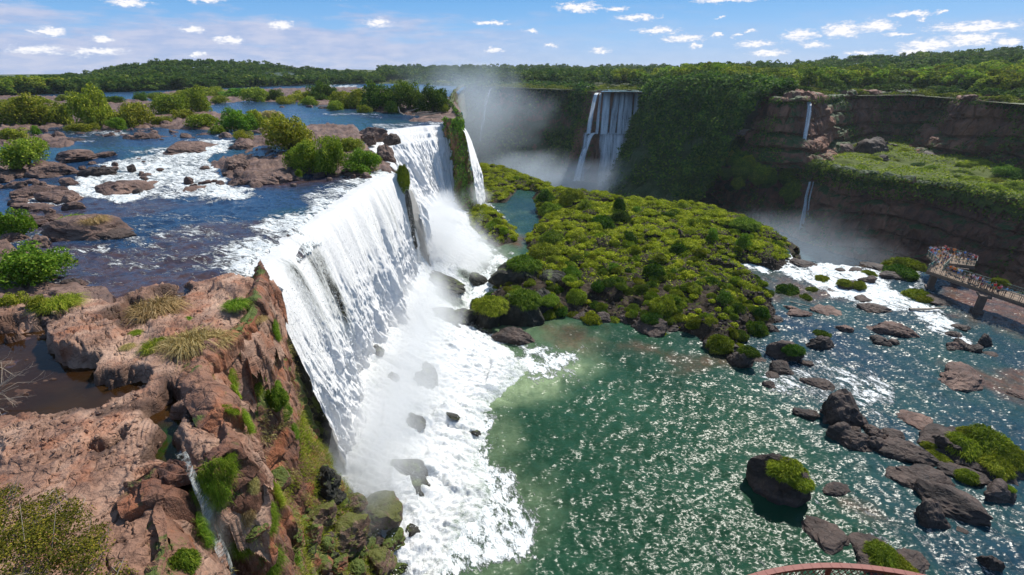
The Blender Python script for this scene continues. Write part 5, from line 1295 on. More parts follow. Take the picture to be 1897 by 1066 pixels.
# ------------------------------------------------------------------ rocks in the lower pool
LR = [(1452, 938, 96, 84, 'big black cube shaped rock with a grassy top, alone in the green pool', 'rock_dark'), (1572, 790, 78, 62, 'tall brown rock peak in the chain of rocks', 'rock_dark'), (1500, 778, 46, 26, 'dark rock left of the tall brown peak', 'rock_dark'),
 (1566, 820, 46, 34, 'grey boulder just below the tall brown peak', 'rock_dark'), (1545, 790, 30, 20, 'small boulder at the left foot of the tall peak', 'rock_dark'), (1598, 838, 62, 44, 'black split boulder in the chain of rocks', 'rock_dark'), (1586, 808, 28, 24, 'grey stone squeezed between chain boulders', 'rock_dark'),
 (1630, 840, 44, 36, 'dark boulder right of the split boulder', 'rock_dark'), (1625, 812, 36, 26, 'small dark boulder behind the chain', 'rock_dark'), (1660, 818, 44, 22, 'low rubble rock linking the chain to the orange boulder', 'rock_dark'), (1700, 862, 82, 52, 'long boulder with an orange stained top and a green tuft', 'rock_dark'),
 (1768, 848, 60, 50, 'slanting black slab between the orange boulder and the mossy one', 'rock_dark'), (1826, 870, 150, 78, 'largest mossy rock in the lower right', 'rock_dark'), (1722, 914, 90, 50, 'dark layered boulder at the top of the long slab', 'rock_dark'), (1785, 968, 100, 62, 'long black slab pointing down to the right', 'rock_dark'),
 (1736, 980, 56, 50, 'black pyramid rock under the long slab', 'rock_dark'), (1806, 900, 84, 36, 'black boulder with a small grass cap right of the long slab', 'rock_dark'), (1868, 936, 62, 44, 'grey rock at the right edge with one tuft', 'rock_dark'), (1834, 884, 32, 24, 'round black rock behind the grass capped boulder', 'rock_dark'),
 (1888, 890, 40, 30, 'black rock at the right edge behind the grey one', 'rock_dark'), (1548, 1014, 90, 34, 'low narrow black reef in the foreground', 'rock_dark'), (1560, 924, 50, 26, 'half sunken reef right of the black cube rock', 'rock_dark'), (1640, 1064, 96, 46, 'mossy rock at the bottom above the red railing', 'rock_dark'),
 (1700, 1066, 70, 34, 'dark ridge beside the bottom mossy rock', 'rock_dark'), (1790, 992, 20, 16, 'small rock below the long slab', 'rock_dark'), (1842, 1058, 40, 40, 'dark rock at the bottom right', 'rock_dark'), (1705, 790, 60, 22, 'pale flat rock washed by ripples', 'rock_river'),
 (1808, 724, 88, 46, 'wide flat brown reef in the blue water', 'rock_river'), (1778, 650, 24, 14, 'small brown rock, upper one of the right hand group', 'rock_river'), (1790, 648, 32, 18, 'dark rock in the middle of the right hand group', 'rock_dark'), (1812, 655, 30, 20, 'round black rock of the right hand group', 'rock_dark'),
 (1832, 644, 26, 22, 'black boulder at the right of the right hand group', 'rock_dark'), (1766, 652, 16, 10, 'tiny black rock at the left of the right hand group', 'rock_dark'), (1846, 664, 26, 12, 'low black rock at the bottom of the right hand group', 'rock_dark'), (1788, 612, 34, 14, 'dark rock near the walkway shallows', 'rock_dark'),
 (1774, 628, 26, 16, 'brown rock above the right hand group', 'rock_dark'), (1636, 640, 34, 20, 'black wedge rock in blue water', 'rock_dark'), (1660, 640, 20, 12, 'small brown rock touching the black wedge', 'rock_dark'), (1676, 626, 58, 34, 'long brown rock in the middle of the blue water', 'rock_river'),
 (1570, 616, 32, 18, 'flat brown rock in blue water', 'rock_river'), (1626, 616, 26, 10, 'low flat brown rock beside the flat one', 'rock_river'), (1524, 650, 40, 34, 'dark striped rock with a green cap', 'rock_dark'), (1461, 672, 56, 36, 'dark rock with a round green cushion on its back', 'rock_dark'), (1452, 694, 44, 24, 'dark slab in front of the green cushion rock', 'rock_dark'),
 (1498, 680, 26, 16, 'small dark pyramid right of the slab', 'rock_dark'), (1528, 726, 54, 20, 'long low dark rock in the foaming water', 'rock_dark'), (1436, 706, 28, 12, 'low dark rock left of the foaming water', 'rock_dark'), (1430, 722, 24, 18, 'little dark rock at the edge of the green pool', 'rock_dark'),
 (1378, 680, 54, 38, 'dark rock with a bright green mound on its right', 'rock_dark'), (1408, 676, 30, 14, 'flat dark rock beside the green mound rock', 'rock_dark'), (1432, 616, 24, 18, 'black rock beside the island shore', 'rock_dark'), (1440, 598, 30, 14, 'small black rock in the narrow channel', 'rock_dark'),
 (1490, 588, 40, 18, 'brown reef left of the bare log', 'rock_river'), (1470, 576, 26, 12, 'small reef near the two green bushes', 'rock_river'), (1542, 586, 50, 18, 'flat stone field in the rapids', 'rock_river'), (1546, 580, 30, 12, 'small brown rock above the stone field', 'rock_river'), (1630, 582, 50, 16, 'dark rock strip in the white rapids', 'rock_dark'),
 (1604, 560, 30, 12, 'small rock in the white rapids', 'rock_dark'), (1612, 526, 32, 18, 'brown boulder with a grass tuft in the rapids', 'rock_dark'), (1588, 540, 44, 18, 'dark rock under the two rapids bushes', 'rock_dark'), (1590, 505, 24, 8, 'low rock near the lip of the rapids', 'rock_dark'), (1500, 497, 50, 12, 'flat rock at the left start of the rapids', 'rock_dark'),
 (1628, 500, 50, 10, 'thin rock ledge on the lip of the rapids', 'rock_dark'), (1676, 522, 60, 22, 'brown rock under the bushes left of the viewing platform', 'rock_dark'), (1750, 566, 60, 14, 'dark ledge below the walkway', 'rock_dark'), (1560, 505, 20, 8, 'small rock in the middle of the lip rapids', 'rock_dark'),
 (957, 640, 64, 40, 'brown wedge rock in the pool right of the foam', 'rock_dark'), (895, 622, 40, 18, 'wet dark rock at the edge of the white foam', 'rock_wet'), (1210, 620, 60, 36, 'dark shore boulder with a grass cap on the island front', 'rock_dark'), (1250, 616, 34, 18, 'dark boulder right of the grass capped shore boulder', 'rock_dark'),
 (1344, 660, 60, 28, 'dark boulder at the front tip of the island', 'rock_dark'), (1120, 598, 34, 18, 'dark shore stone in front of the island', 'rock_dark'), (1075, 594, 30, 18, 'black shore stone left of the island front', 'rock_dark'), (1160, 600, 24, 14, 'small black stone in the island shallows', 'rock_dark'),
 (870, 706, 50, 20, 'dark wet rock awash at the rim of the foam', 'rock_wet'), (1900, 740, 40, 16, 'low reef at the right edge', 'rock_river')]
CUSH = []
def cushion(px, py, w_, z, lab, mat='leaf_hum', hz=.6):
    CUSH.append((px, py, w_, lab, mat))
for i, (px, py, w_, h_, lb, mt) in enumerate(LR):
    rock(px, py, w_ * 1.05, h_, -.1, mt, lb, 'rocks in the lower pool', seed=i + 3, sub=4, depthf=.75 if w_ > 30 else .9, rot=(-.5 if 'long' in lb or 'slab' in lb else None))
for (px, py, w_, z_, lb) in [(1462, 872, 60, 4.0, 'grass cap on the black cube rock, upper half'), (1484, 892, 46, 3.8, 'grass cap on the black cube rock, lower right half'), (1740, 850, 38, 2.6, 'green tuft at the end of the orange topped boulder'), (1725, 828, 26, 3, 'small green tuft on top of the orange topped boulder'),
    (1790, 826, 66, 3.2, 'left grass patch on the largest mossy rock'), (1835, 820, 80, 3.4, 'middle grass patch on the largest mossy rock'), (1872, 846, 66, 2.8, 'right grass patch on the largest mossy rock'), (1850, 862, 60, 2.6, 'front grass patch on the largest mossy rock'), (1800, 802, 34, 3.6, 'grass on the ridge of the largest mossy rock'),
    (1795, 884, 38, 1.8, 'small grass cap right of the long slab'), (1872, 906, 18, 2, 'single tuft on the grey edge rock'), (1640, 1034, 60, 2.4, 'mossy grass on the bottom rock, upper half'), (1668, 1054, 60, 2.2, 'mossy grass on the bottom rock, lower half'), (1524, 620, 28, 1.6, 'green cap on the dark striped rock'),
    (1472, 648, 36, 1.8, 'round green cushion above the dark slab'), (1390, 652, 32, 1.8, 'bright green mound on a dark pool rock'), (1612, 508, 26, .9, 'grass tuft on the brown rapids boulder'), (1567, 524, 26, .9, 'green bush in the rapids, left of two'), (1592, 528, 26, 1, 'green bush in the rapids, right of two'), (1524, 518, 30, .8, 'green bush standing left in the rapids'),
    (1458, 540, 46, 1.0, 'wide dark green bush in the shallow water by the island'), (1506, 538, 22, .8, 'small bush right of the wide shallow water bush'), (1494, 552, 22, .8, 'small bush below the other shallow water bush'), (1700, 548, 46, 1, 'green bush above the bare log, left of two'), (1716, 558, 36, .8, 'green bush above the bare log, right of two'),
    (1680, 494, 62, 1.4, 'bright wide bush at the lip left of the platform'), (1672, 506, 52, 1.2, 'dark rounded bush in front of the bright lip bush'), (1708, 502, 24, .9, 'small bush touching the platform base'), (1855, 522, 26, .8, 'lone bush on the far bank behind the walkway'), (1208, 590, 36, 2.4, 'grass cap on the dark shore boulder of the island'),
    (940, 548, 10, .5, 'tiny moss cushion beside the foam')]:
    cushion(px, py, w_ * 1.1, z_, lb, 'leaf_hum' if 'dark' not in lb else 'leaf_wall')
for (px, py, w_, h_, z_, lb) in [(905, 604, 82, 62, 0, 'big mossy boulder touching the white foam, left one'), (965, 606, 84, 84, 0, 'big boulder draped in bright green grass next to the foam'), (965, 528, 84, 60, 1, 'rounded mossy boulder in the mist behind the draped one'), (855, 590, 40, 44, 1.5, 'small brown boulder standing in the foaming cascade'),
    (1012, 580, 50, 40, .5, 'mossy brown boulder right of the draped one'), (1020, 540, 70, 40, 1, 'grey boulder between the mossy boulders'), (792, 684, 26, 20, 3.2, 'wet black boulder poking out of the white cascade, upper right one'), (790, 706, 40, 34, 2.4, 'wet black boulder streaming with water below the upper one'), (728, 700, 22, 28, 5, 'dark wet rock half hidden in the spray, left one'),
    (770, 782, 38, 36, 2.2, 'wet sloping boulder in the middle of the cascade'), (762, 868, 56, 28, 1.2, 'rounded wet boulder low in the cascade'), (778, 896, 40, 22, .8, 'dark boulder awash just under the rounded wet one'), (850, 590, 30, 20, 1, 'little dark rock beside the small brown boulder'), (830, 585, 70, 26, 1.6, 'dark ledge where the second fall spills over'),
    (820, 520, 90, 34, 4.5, 'broad dark ledge under the second fall'), (880, 520, 44, 26, 3, 'dark wet rock in the misty cascade'), (700, 650, 26, 26, 6, 'faint dark rock behind the spray'), (840, 770, 24, 12, 1, 'low black rock near the foam rim'), (765, 980, 24, 18, .6, 'dark rock showing through the foam near the shore'), (880, 800, 20, 10, .4, 'small reddish rock at the foam rim')]:
    o, W_r, D_r, H_r = rock(px, py, w_, h_, z_, 'rock_wet', lb, 'boulders at the foot of the falls', seed=int(px), sub=4)
    if z_ > .3 and px < 900:
        q, _ = on_cliff(np.stack([RX, RY, RZ], -1), px, py); o.location = tuple(q + np.array([0, 0, -H_r * .16])); o.scale = tuple(np.array(o.scale) * [1.2, 1.2, .75]); o.rotation_euler[1] = .45
    if 'draped' in lb or 'rounded mossy' in lb or 'left one' in lb and 'mossy' in lb or 'mossy brown' in lb:
        cushion(px + 4, py - h_ * .62, w_ * .8, z_ + H_r * .62, 'grass draped over the ' + lb.split(',')[0], 'leaf_bright' if 'draped' in lb else 'leaf_hum', hz=.75)
# mossy rib between the first two curtains
rb, *_ = rock(782, 520, 40, 40, 2, 'rock_wet', 'tall mossy rock rib separating the first curtain from the stepped fall', None, seed=5)
rb.location = (-17.9, 83.2, 14); rb.scale = (1.1, 1.0, 15); rb.rotation_euler = (0, -.10, .2)
o = link('grass_clump', crown_mesh('hummock', 1, 'leaf_hum'), loc=(-18.6, 83.0, 22.6), scale=(1.2, 1.2, 2.8)); props(o, 'mossy green hump at the top of the rib between the two falls', 'grass')

# talus boulders at the bottom of the near cliff (lower left of the cascade)
TB = [(596, 900, 60, 96, 'tall black wet slab leaning beside the fall'), (690, 960, 90, 60, 'large mossy block at the water edge'), (650, 935, 50, 34, 'mossy wet boulder under the black slab'), (640, 1000, 80, 44, 'flat boulder coated in bright moss'), (590, 960, 60, 50, 'green slimy boulder below the trickling wall'),
      (720, 1010, 60, 50, 'angular brown block at the shore'), (700, 1045, 60, 44, 'mossy block at the bottom near the shore'), (655, 1055, 40, 36, 'rusty red block among the talus boulders'), (620, 1050, 46, 40, 'dark red block near the bottom'), (570, 1000, 44, 60, 'dry reddish slab standing on the talus'), (545, 1000, 36, 50, 'pinkish slab beside the dry reddish one'),
      (735, 1056, 36, 30, 'black wet stone at the lowest shore'), (600, 1010, 36, 40, 'brown wedge between the slabs'), (660, 1020, 36, 26, 'small angular block in the middle of the talus'), (620, 925, 36, 26, 'wet stone where the small water thread lands'), (510, 890, 50, 44, 'brown boulder high on the talus'), (470, 985, 40, 40, 'reddish boulder in the talus grass')]
for i, (px, py, w_, h_, lb) in enumerate(TB):
    p, ix = on_cliff(CV, px if px < 740 else 735, py); dep = p[1] * ct - (p[2] - HC) * st; s = w_ / F * dep / 1.9
    mt = 'rock_talus' if ('moss' in lb or 'green' in lb) else ('rock_wet' if ('black' in lb or 'wet' in lb) else 'rock_cliff')
    o = link('boulder', rockmesh(i % 14, 4, .62, mat=mt, mossy=.3), loc=tuple(p + CN[ix] * s * .25), rot=(rnd.uniform(-.4, .4), rnd.uniform(-.4, .4), rnd.uniform(0, 6)), scale=(s, s * .9, s * max(1.0, h_ / w_) * 1.25))
    props(o, lb, 'rock', 'boulders on the talus beside the fall')
for i in range(170):
    t = rnd.random(); px, py = 560 + 180 * rnd.random() ** .8, rnd.uniform(920, 1090)
    p, ix = on_cliff(CV[:, 80:], px, py)
    if p[2] > 12: continue
    s = rnd.uniform(.16, .5); mt = rnd.choice(['rock_talus', 'rock_dark', 'rock_wet', 'rock_cliff'])
    o = link('boulder', rockmesh(i % 14, 3, .62, mat=mt, mossy=.2), loc=tuple(p + np.array([0, 0, s * .2])), rot=(rnd.uniform(-.5, .5), rnd.uniform(-.5, .5), rnd.uniform(0, 6)), scale=(s * rnd.uniform(.9, 1.6), s, s * rnd.uniform(.9, 1.5)))
    props(o, 'small broken stone in the talus heap at the bottom beside the fall', 'rock', 'small stones of the talus heap')

# ------------------------------------------------------------------ island hummocks
HK = [('hummock', v) for v in range(4)]
hum = []
def hplace(x, y, z, s, mat, hz, label, grp):
    o = link('grassy_hummock', crown_mesh('hummock', rnd.randrange(4), mat), loc=(x, y, z), rot=(0, 0, rnd.uniform(0, 6.28)), scale=(s, s * rnd.uniform(.8, 1.1), s * hz)); props(o, label, 'grass', grp); hum.append(o)
for (px, py, w_, hz, mt, lb) in [(1146, 400, 24, 1.5, 'leaf_wall', 'dark pointed shrub mound sticking up at the back of the island'), (1148, 415, 36, .9, 'leaf_wall', 'wide mound under the dark pointed one'), (1116, 424, 44, .8, 'leaf_wall', 'dark round mound left of the pointed one'), (1256, 466, 32, .9, 'leaf_wall', 'dark mound in the bright middle of the island'),
    (1212, 510, 42, .9, 'leaf_wall', 'large dark mound near the centre front of the island'), (1058, 510, 34, 1.1, 'leaf_bright', 'bright green egg shaped mound beside the rocks'), (1068, 546, 40, 1.0, 'leaf_hum', 'tall rounded mound with a dark foot near the left shore'), (1098, 570, 46, 1.0, 'leaf_hum', 'rounded mound at the stony left shore'),
    (1230, 565, 50, .9, 'leaf_hum', 'big rounded mound at the front centre of the island'), (1228, 592, 28, 1, 'leaf_hum', 'small round mound on the front stones'), (1338, 622, 46, .9, 'leaf_hum', 'mound on the front right tip of the island'), (1404, 590, 46, .9, 'leaf_wall', 'dark green mound at the right front shore'), (1378, 618, 28, .8, 'leaf_hum', 'little brownish mound at the right front shore'),
    (1010, 470, 60, .7, 'leaf_hum', 'broad mound over the left shore rocks'), (1022, 450, 50, .7, 'leaf_bright', 'bright mound at the left shore behind the broad one'), (1020, 385, 40, .9, 'leaf_hum', 'round mound at the back left, beside the blue pool'), (1060, 378, 44, .9, 'leaf_hum', 'round mound at the back left, next to the first'), (1378, 432, 50, .5, 'leaf_bright', 'bright flat mound at the back right')]:
    x, y = G(px, py, 2.5); dep = float(DEP(py, 2.5)); hplace(float(x), float(y), float(isl_h(np.array([x]), np.array([y]))[0]) + .2, w_ / F * dep / 2, mt, hz, lb, 'grassy hummocks on the island')
for i in range(13):
    px, py = [(1010, 372), (1085, 392), (1180, 396), (1238, 402), (1290, 420), (1322, 444), (1170, 450), (1082, 452), (1380, 455), (1190, 540), (1290, 540), (1140, 500), (1345, 560)][i]
    shrub(px, py + 6, rnd.uniform(24, 42), rnd.uniform(20, 34), 2.6, ['leaf_dark', 'leaf_bush', 'leaf_bright'][i % 3], ['dark leafy shrub rising above the island greenery', 'olive leafy shrub rising above the island greenery', 'bright leafy shrub rising above the island greenery'][i % 3], 'leafy shrubs on the island', kind='shrub')
cnt = 0
while cnt < 255:
    px, py = rnd.uniform(880, 1466), rnd.uniform(330, 640)
    x, y = G(px, py, 1.5); x, y = float(x), float(y)
    sd = float(isl_sd(np.array([x]), np.array([y]))[0])
    if sd < .4: continue
    front = py > 480
    if not front and rnd.random() < .45: continue
    s = rnd.uniform(.7, 1.5) * (1.0 if front else 1.1)
    z = float(isl_h(np.array([x]), np.array([y]))[0])
    back = py < 380 and px < 1040
    mt = rnd.choice(['leaf_hum', 'leaf_hum', 'leaf_hum', 'leaf_wall'] if front else ['leaf_hum', 'leaf_cover', 'leaf_hum'])
    lab = 'rounded grassy hummock among many on the stony front half of the island' if front else ('olive hummock among many on the small islets behind the narrow fall' if px < 1000 else 'soft green hummock among many in the lush back half of the island')
    hplace(x, y, z - .1, s, mt, rnd.uniform(.6, 1.0), lab, 'grassy hummocks on the island'); cnt += 1
# the many smaller clumps between them, one mass
r = np.random.RandomState(15)
n = 5200; X = r.uniform(-20, 100, n); Y = r.uniform(66, 215, n); sd = isl_sd(X, Y); pxx, pyy = toPX(X, Y, 2.0)
m = (sd > .8) & ((pyy < 500) | (r.rand(n) < .45)); bare_ = (toPX(X, Y, 2.0)[1] > 520) & (fbm(X * .12, Y * .12, 0, 3, 71) < .1); m &= ~bare_; X, Y = X[m][:1900], Y[m][:1900]; Z = isl_h(X, Y)
V0, F0 = ico(1); nc = 170; SZ = r.uniform(.35, 1.15, len(X)) * (1 + .3 * (fbm(X * .15, Y * .15, 0, 2, 3)))
VV = []; FF = []; TT = []; off = 0
for x, y, z, s_ in zip(X, Y, Z, SZ):
    bk = float(toPX(x, y, 2)[1]) < 490; hz_ = r.uniform(.3, .65) if bk else r.uniform(.55, 1.0); s_ = s_ * (1.35 if bk else 1.0); cc = np.array([x, y, z + .05]); sh = r.uniform(.1, .45)
    VV.append(V0 * [s_ * .85, s_ * .85, s_ * hz_ * .85] + cc); FF.append(F0 + off); off += len(V0); TT.append(np.full(len(V0), .2 if bk else .08))  # dark core balls: shade at the clump bottoms is put into the tint
    d = unit(r.normal(size=(nc, 3))); d[:, 2] = np.abs(d[:, 2]); P_ = d * [s_, s_, s_ * hz_] * (.8 + .25 * r.rand(nc, 1)) + cc
    V_, F_, T_ = cards(P_, d + [0, 0, .3], .34 * s_ ** .5 * (.5 + r.rand(nc)), r, .8, .45)
    VV.append(V_); FF.append(F_ + off); off += len(V_); TT.append(np.clip(T_ * .8 + sh - .1, 0, 1))
tri = [f for f in FF if f.shape[1] == 3]; qd = [f for f in FF if f.shape[1] == 4]
props(link('low_vegetation', mesh('low_vegetation', np.concatenate(VV), [np.concatenate(tri), np.concatenate(qd)], [M['leaf_cover']], {'tint': np.concatenate(TT)}, smooth=False)), 'dense low green clumps covering the island between the hummocks', 'vegetation', None, 'stuff')
# ground cover (uncountable)
r = np.random.RandomState(5)
n = 130000; X = r.uniform(-20, 100, n); Y = r.uniform(66, 215, n); sd = isl_sd(X, Y)
pxx, pyy = toPX(X, Y, 2.0)
lush = sstep(575, 470, pyy + (1200 - pxx) * .12 + 30 * fbm(X * .1, Y * .1, 0, 3, 5))
m = (sd > 1.0) & (r.rand(n) < .06 + .94 * lush) & ((lush > .5) | (fbm(X * .35, Y * .35, 0, 3, 8) > .1)); X, Y = X[m], Y[m]
Z = isl_h(X, Y) + r.rand(len(X)) * .5
V, Fq, T = cards(np.stack([X, Y, Z], -1), np.stack([0 * X, 0 * X, 0 * X + 1], -1) + .3 * r.normal(size=(len(X), 3)), .42 * (.5 + r.rand(len(X))), r, .8, .5)
props(link('ground_cover', mesh('ground_cover', V, Fq, [M['leaf_cover']], {'tint': T}, smooth=False)), 'bright green ground cover carpeting the island', 'ground cover', None, 'stuff')
# shore pebbles on the island front (uncountable)
def pebbles(name, X, Y, Z, s, mat, r, lab):
    V0, F0 = ico(1); n = len(X)
    R = V0[None] * (1 + .35 * (r.rand(n, len(V0), 1) - .5)) * (s[:, None, None] * r.uniform(.5, 1.3, (n, 1, 3)))
    V = R + np.stack([X, Y, Z], -1)[:, None]; Fq = (F0[None] + (np.arange(n) * len(V0))[:, None, None]).reshape(-1, 3)
    props(link(name, mesh(name, V.reshape(-1, 3), Fq, [M[mat]], {'wet': np.zeros(n * len(V0)), 'moss': np.zeros(n * len(V0))}, smooth=False)), lab, 'rubble', None, 'stuff')
n = 30000; X = r.uniform(-20, 100, n); Y = r.uniform(66, 150, n); sd = isl_sd(X, Y); pxx, pyy = toPX(X, Y, 0)
m = (sd > -1.8) & (sd < 9) & (pyy > 470) & (r.rand(n) < sstep(10, 0, sd)); X, Y = X[m], Y[m]
pebbles('shore_rubble', X, Y, isl_h(X, Y) + .08, .12 + .28 * r.rand(len(X)) ** 2.5, 'rock_dark', r, 'dark broken stones along the front shore of the island')
# small stones on the near plateau
n = 1500; PXp = r.uniform(0, 470, n); PYp = r.uniform(535, 860, n); X, Y = G(PXp, PYp, 24.9)
m = (polysd(X, Y, PLAT) > .5) & (fbm(X * .3, Y * .3, 0, 3, 55) > .1); X, Y = X[m], Y[m]
zz = plat_z(*toPX(X, Y, 24.9), X, Y)
k = zz > 24.3
pebbles('loose_stones', X[k], Y[k], zz[k] + .01, .03 + .14 * r.rand(k.sum()) ** 3, 'rock_near', r, 'loose stones scattered on the near rock plateau')

# ------------------------------------------------------------------ terrace vegetation
n = 70000; X = r.uniform(100, 400, n); Y = r.uniform(160, 390, n); m = polysd(X, Y, TERR) > 0; m &= fbm(X * .08, Y * .08, 0, 3, 15) > -.45; X, Y = X[m], Y[m]
V, Fq, T = cards(np.stack([X, Y, terr_h(X, Y) + .5 * r.rand(len(X))], -1), np.stack([0 * X, 0 * X, 0 * X + 1], -1) + .35 * r.normal(size=(len(X), 3)), 1.0 * (.5 + r.rand(len(X))), r, .8, .5)
props(link('terrace_ground_cover', mesh('terrace_ground_cover', V, Fq, [M['leaf_cover']], {'tint': T}, smooth=False)), 'green grass and low plants carpeting the cliff terrace', 'ground cover', None, 'stuff')
for (px, py, w_, h_, lb, mt, kd) in [(1622, 292, 66, 36, 'long rock with a mossy back on the terrace, left end', 'rock_dark', 0), (1690, 268, 90, 42, 'large mossy rock on the terrace under the brown wall', 'rock_dark', 0), (1652, 282, 44, 22, 'dark mossy rock left of the large terrace rock', 'rock_dark', 0), (1730, 250, 60, 22, 'bare brown rock with a sunlit rim at the back of the terrace', 'rock_river', 0),
    (1762, 256, 60, 28, 'dark brown rock in the middle back of the terrace', 'rock_dark', 0), (1800, 256, 50, 34, 'brown craggy rock at the back of the terrace', 'rock_river', 0), (1640, 302, 30, 20, 'low green rock in front of the long mossy one', 'rock_dark', 0), (1740, 300, 60, 18, 'low dark rock band across the terrace', 'rock_dark', 0), (1845, 300, 26, 36, 'dark upright rock near the right of the terrace', 'rock_dark', 0),
    (1540, 276, 44, 14, 'pale stony knob at the terrace corner, left', 'rock_river', 0), (1566, 288, 44, 22, 'pale stony slab at the terrace corner, right', 'rock_river', 0), (1450, 270, 60, 12, 'pale rock shelf under the slim cliff waterfall', 'rock_river', 0), (1506, 278, 34, 12, 'pale rock step by the terrace pool', 'rock_river', 0)]:
    rock(px, py, w_, h_, -6.5, mt, lb, 'rocks on the cliff terrace', seed=int(px))
for (px, py, w_, h_, lb, mt) in [(1840, 300, 90, 52, 'big olive bush on the terrace at the right', 'leaf_bush'), (1885, 285, 70, 66, 'taller olive bush at the right edge of the terrace', 'leaf_bush'), (1800, 268, 40, 22, 'brownish shrub beside the craggy terrace rock', 'grass_dry'), (1880, 335, 60, 30, 'bright bush at the right edge in front of the olive ones', 'leaf_bright'), (1770, 272, 26, 14, 'small bright shrub in front of the brown terrace rock', 'leaf_bright')]:
    shrub(px, py, w_, h_, -6.0, mt, lb, 'bushes on the cliff terrace', kind='bigbush')
for i in range(60):
    px, py = rnd.uniform(1590, 1920), rnd.uniform(270, 352)
    x, y = G(px, py, -6); x, y = float(x), float(y)
    if float(polysd(np.array([x]), np.array([y]), TERR)[0]) < 3: continue
    s = rnd.uniform(1.6, 4.2); o = link('grassy_hummock', crown_mesh('hummock', rnd.randrange(4), rnd.choice(['leaf_hum', 'leaf_cover', 'leaf_wall'])), loc=(x, y, float(terr_h(np.array([x]), np.array([y]))[0]) - .2), rot=(0, 0, rnd.uniform(0, 6)), scale=(s * 1.3, s, s * rnd.uniform(.35, .6)))
    props(o, 'soft green mound among many on the cliff terrace', 'grass', 'mounds on the cliff terrace')
for i in range(34):
    px = rnd.uniform(1345, 1545); py = 262 + (px - 1345) * .16 + rnd.uniform(0, 60)
    x, y = G(px, min(py, 300), -7); y = float(y) - max(0, py - 300) * .25; z = -7 - max(0, py - 292) * .33
    s = rnd.uniform(3, 6.5); o = link('leafy_mound', crown_mesh('hummock', rnd.randrange(4), 'leaf_wall' if i % 2 else 'leaf_hum'), loc=(float(x), y, z), rot=(0, 0, rnd.uniform(0, 6)), scale=(s, s, s * 1.15))
    props(o, 'lumpy leafy mound among many bulging from the cliff under the slim waterfall', 'foliage', 'leafy mounds below the slim waterfall')

# leaves on the canyon walls (uncountable)
def wall_leaves(name, Vg, Ng, n, size, mat, lab, mask=None, seed=1):
    r = np.random.RandomState(seed); k = r.choice(Vg.shape[0] * Vg.shape[1] if mask is None else np.flatnonzero(mask.ravel()), n)
    P = Vg.reshape(-1, 3)[k] + r.normal(size=(n, 3)) * size * .8; Q = Ng.reshape(-1, 3)[k]
    V, Fq, T = cards(P + Q * size * .3, Q + [0, 0, .5], size * (.5 + r.rand(n)), r, .8, .6)
    props(link(name, mesh(name, V, Fq, [M[mat]], {'tint': T}, smooth=False)), lab, 'foliage', None, 'stuff')
wall_leaves('canyon_wall_foliage', VC, NC, 80000, 1.6, 'leaf_wall', 'dense green plants clothing the canyon wall right of the far waterfall', (VC[..., 2] > 8) | (fbm(VC[..., 0] * .045, VC[..., 1] * .045, VC[..., 2] * .06, 4, 77) > -.15), 1)
wall_leaves('misty_wall_foliage', VA, NA, 30000, 2.4, 'leaf_wall', 'trees and creepers on the misty far canyon wall', (VA[..., 2] < 26) & (fbm(VA[..., 0] * .03, VA[..., 1] * .03, VA[..., 2] * .04, 3, 9) > -.2), 2)
mD = (fbm(VD[..., 0] * .05, VD[..., 1] * .05, VD[..., 2] * .02, 3, 19) > .25) & (VD[..., 2] < 24.5) | (VD[..., 2] > 22.5) & (VD[..., 2] < 25)
wall_leaves('brown_wall_foliage', VD, ND, 14000, 1.0, 'leaf_wall', 'green plants hanging on the brown upper cliff', mD, 3)
mE = ((VE[..., 2] > -13) & (VE[..., 2] < -5)) | ((VE[..., 0] < 158) & (fbm(VE[..., 0] * .06, VE[..., 1] * .06, VE[..., 2] * .05, 3, 29) > -.15)) | (fbm(VE[..., 0] * .06, VE[..., 1] * .06, VE[..., 2] * .02, 3, 39) > .55)
wall_leaves('terrace_wall_foliage', VE, NE, 26000, 1.0, 'leaf_wall', 'green plants hanging from the rim of the terrace cliff', mE, 4)
wall_leaves('fall_wall_foliage', VB, NB, 5000, 1.5, 'leaf_wall', 'plants beside the far waterfall', (VB[..., 0] < 62) | (VB[..., 0] > 106), 5)

# ------------------------------------------------------------------ forests
def in_far(x, y): return True
trees = []
def treelabel(px, s):
    if px < 700: return 'bushy forest tree among many on the far left river bank'
    if px < 1200: return 'hazy forest tree among many on the plateau beyond the canyon'
    return 'green forest tree among many on the plateau above the right hand cliffs'
rt = np.random.RandomState(21)
cand = []
NT_ = 4600
for i in range(NT_):
    px = rt.uniform(-260, 2150)
    y0 = float(far_near(px)); 
    right = px > 1180
    t = rt.rand() ** 1.7
    gap = 4 if px < 700 else (60 if px < 1180 else 14)
    y1 = 760 if px < 700 else (1500 if px < 1250 else 900)
    y = y0 + gap + t * (y1 - y0)
    s = y / 1.0966; x = (px - 948.5) / F * s
    h = rt.uniform(8, 15) if px < 900 else rt.uniform(9, 17)
    if px > 1180: h = rt.uniform(8, 17)
    if px > 1180 and y - y0 < 30: h = rt.uniform(4, 8)
    if px < 700: h = rt.uniform(7, 13)
    cand.append((h / s, px, x, y, h))
cand.sort(reverse=True)
Xa = np.array([c[2] for c in cand]); Ya = np.array([c[3] for c in cand]); Za = far_h(Xa, Ya)
big = 0; VV = []; FF = []; TT = []; off = 0
lowm = []
for v in range(4):
    me = crown_mesh('lowtree', v, 'leaf_forest'); co = np.empty(len(me.vertices) * 3, np.float32); me.vertices.foreach_get('co', co); lowm.append(co.reshape(-1, 3))
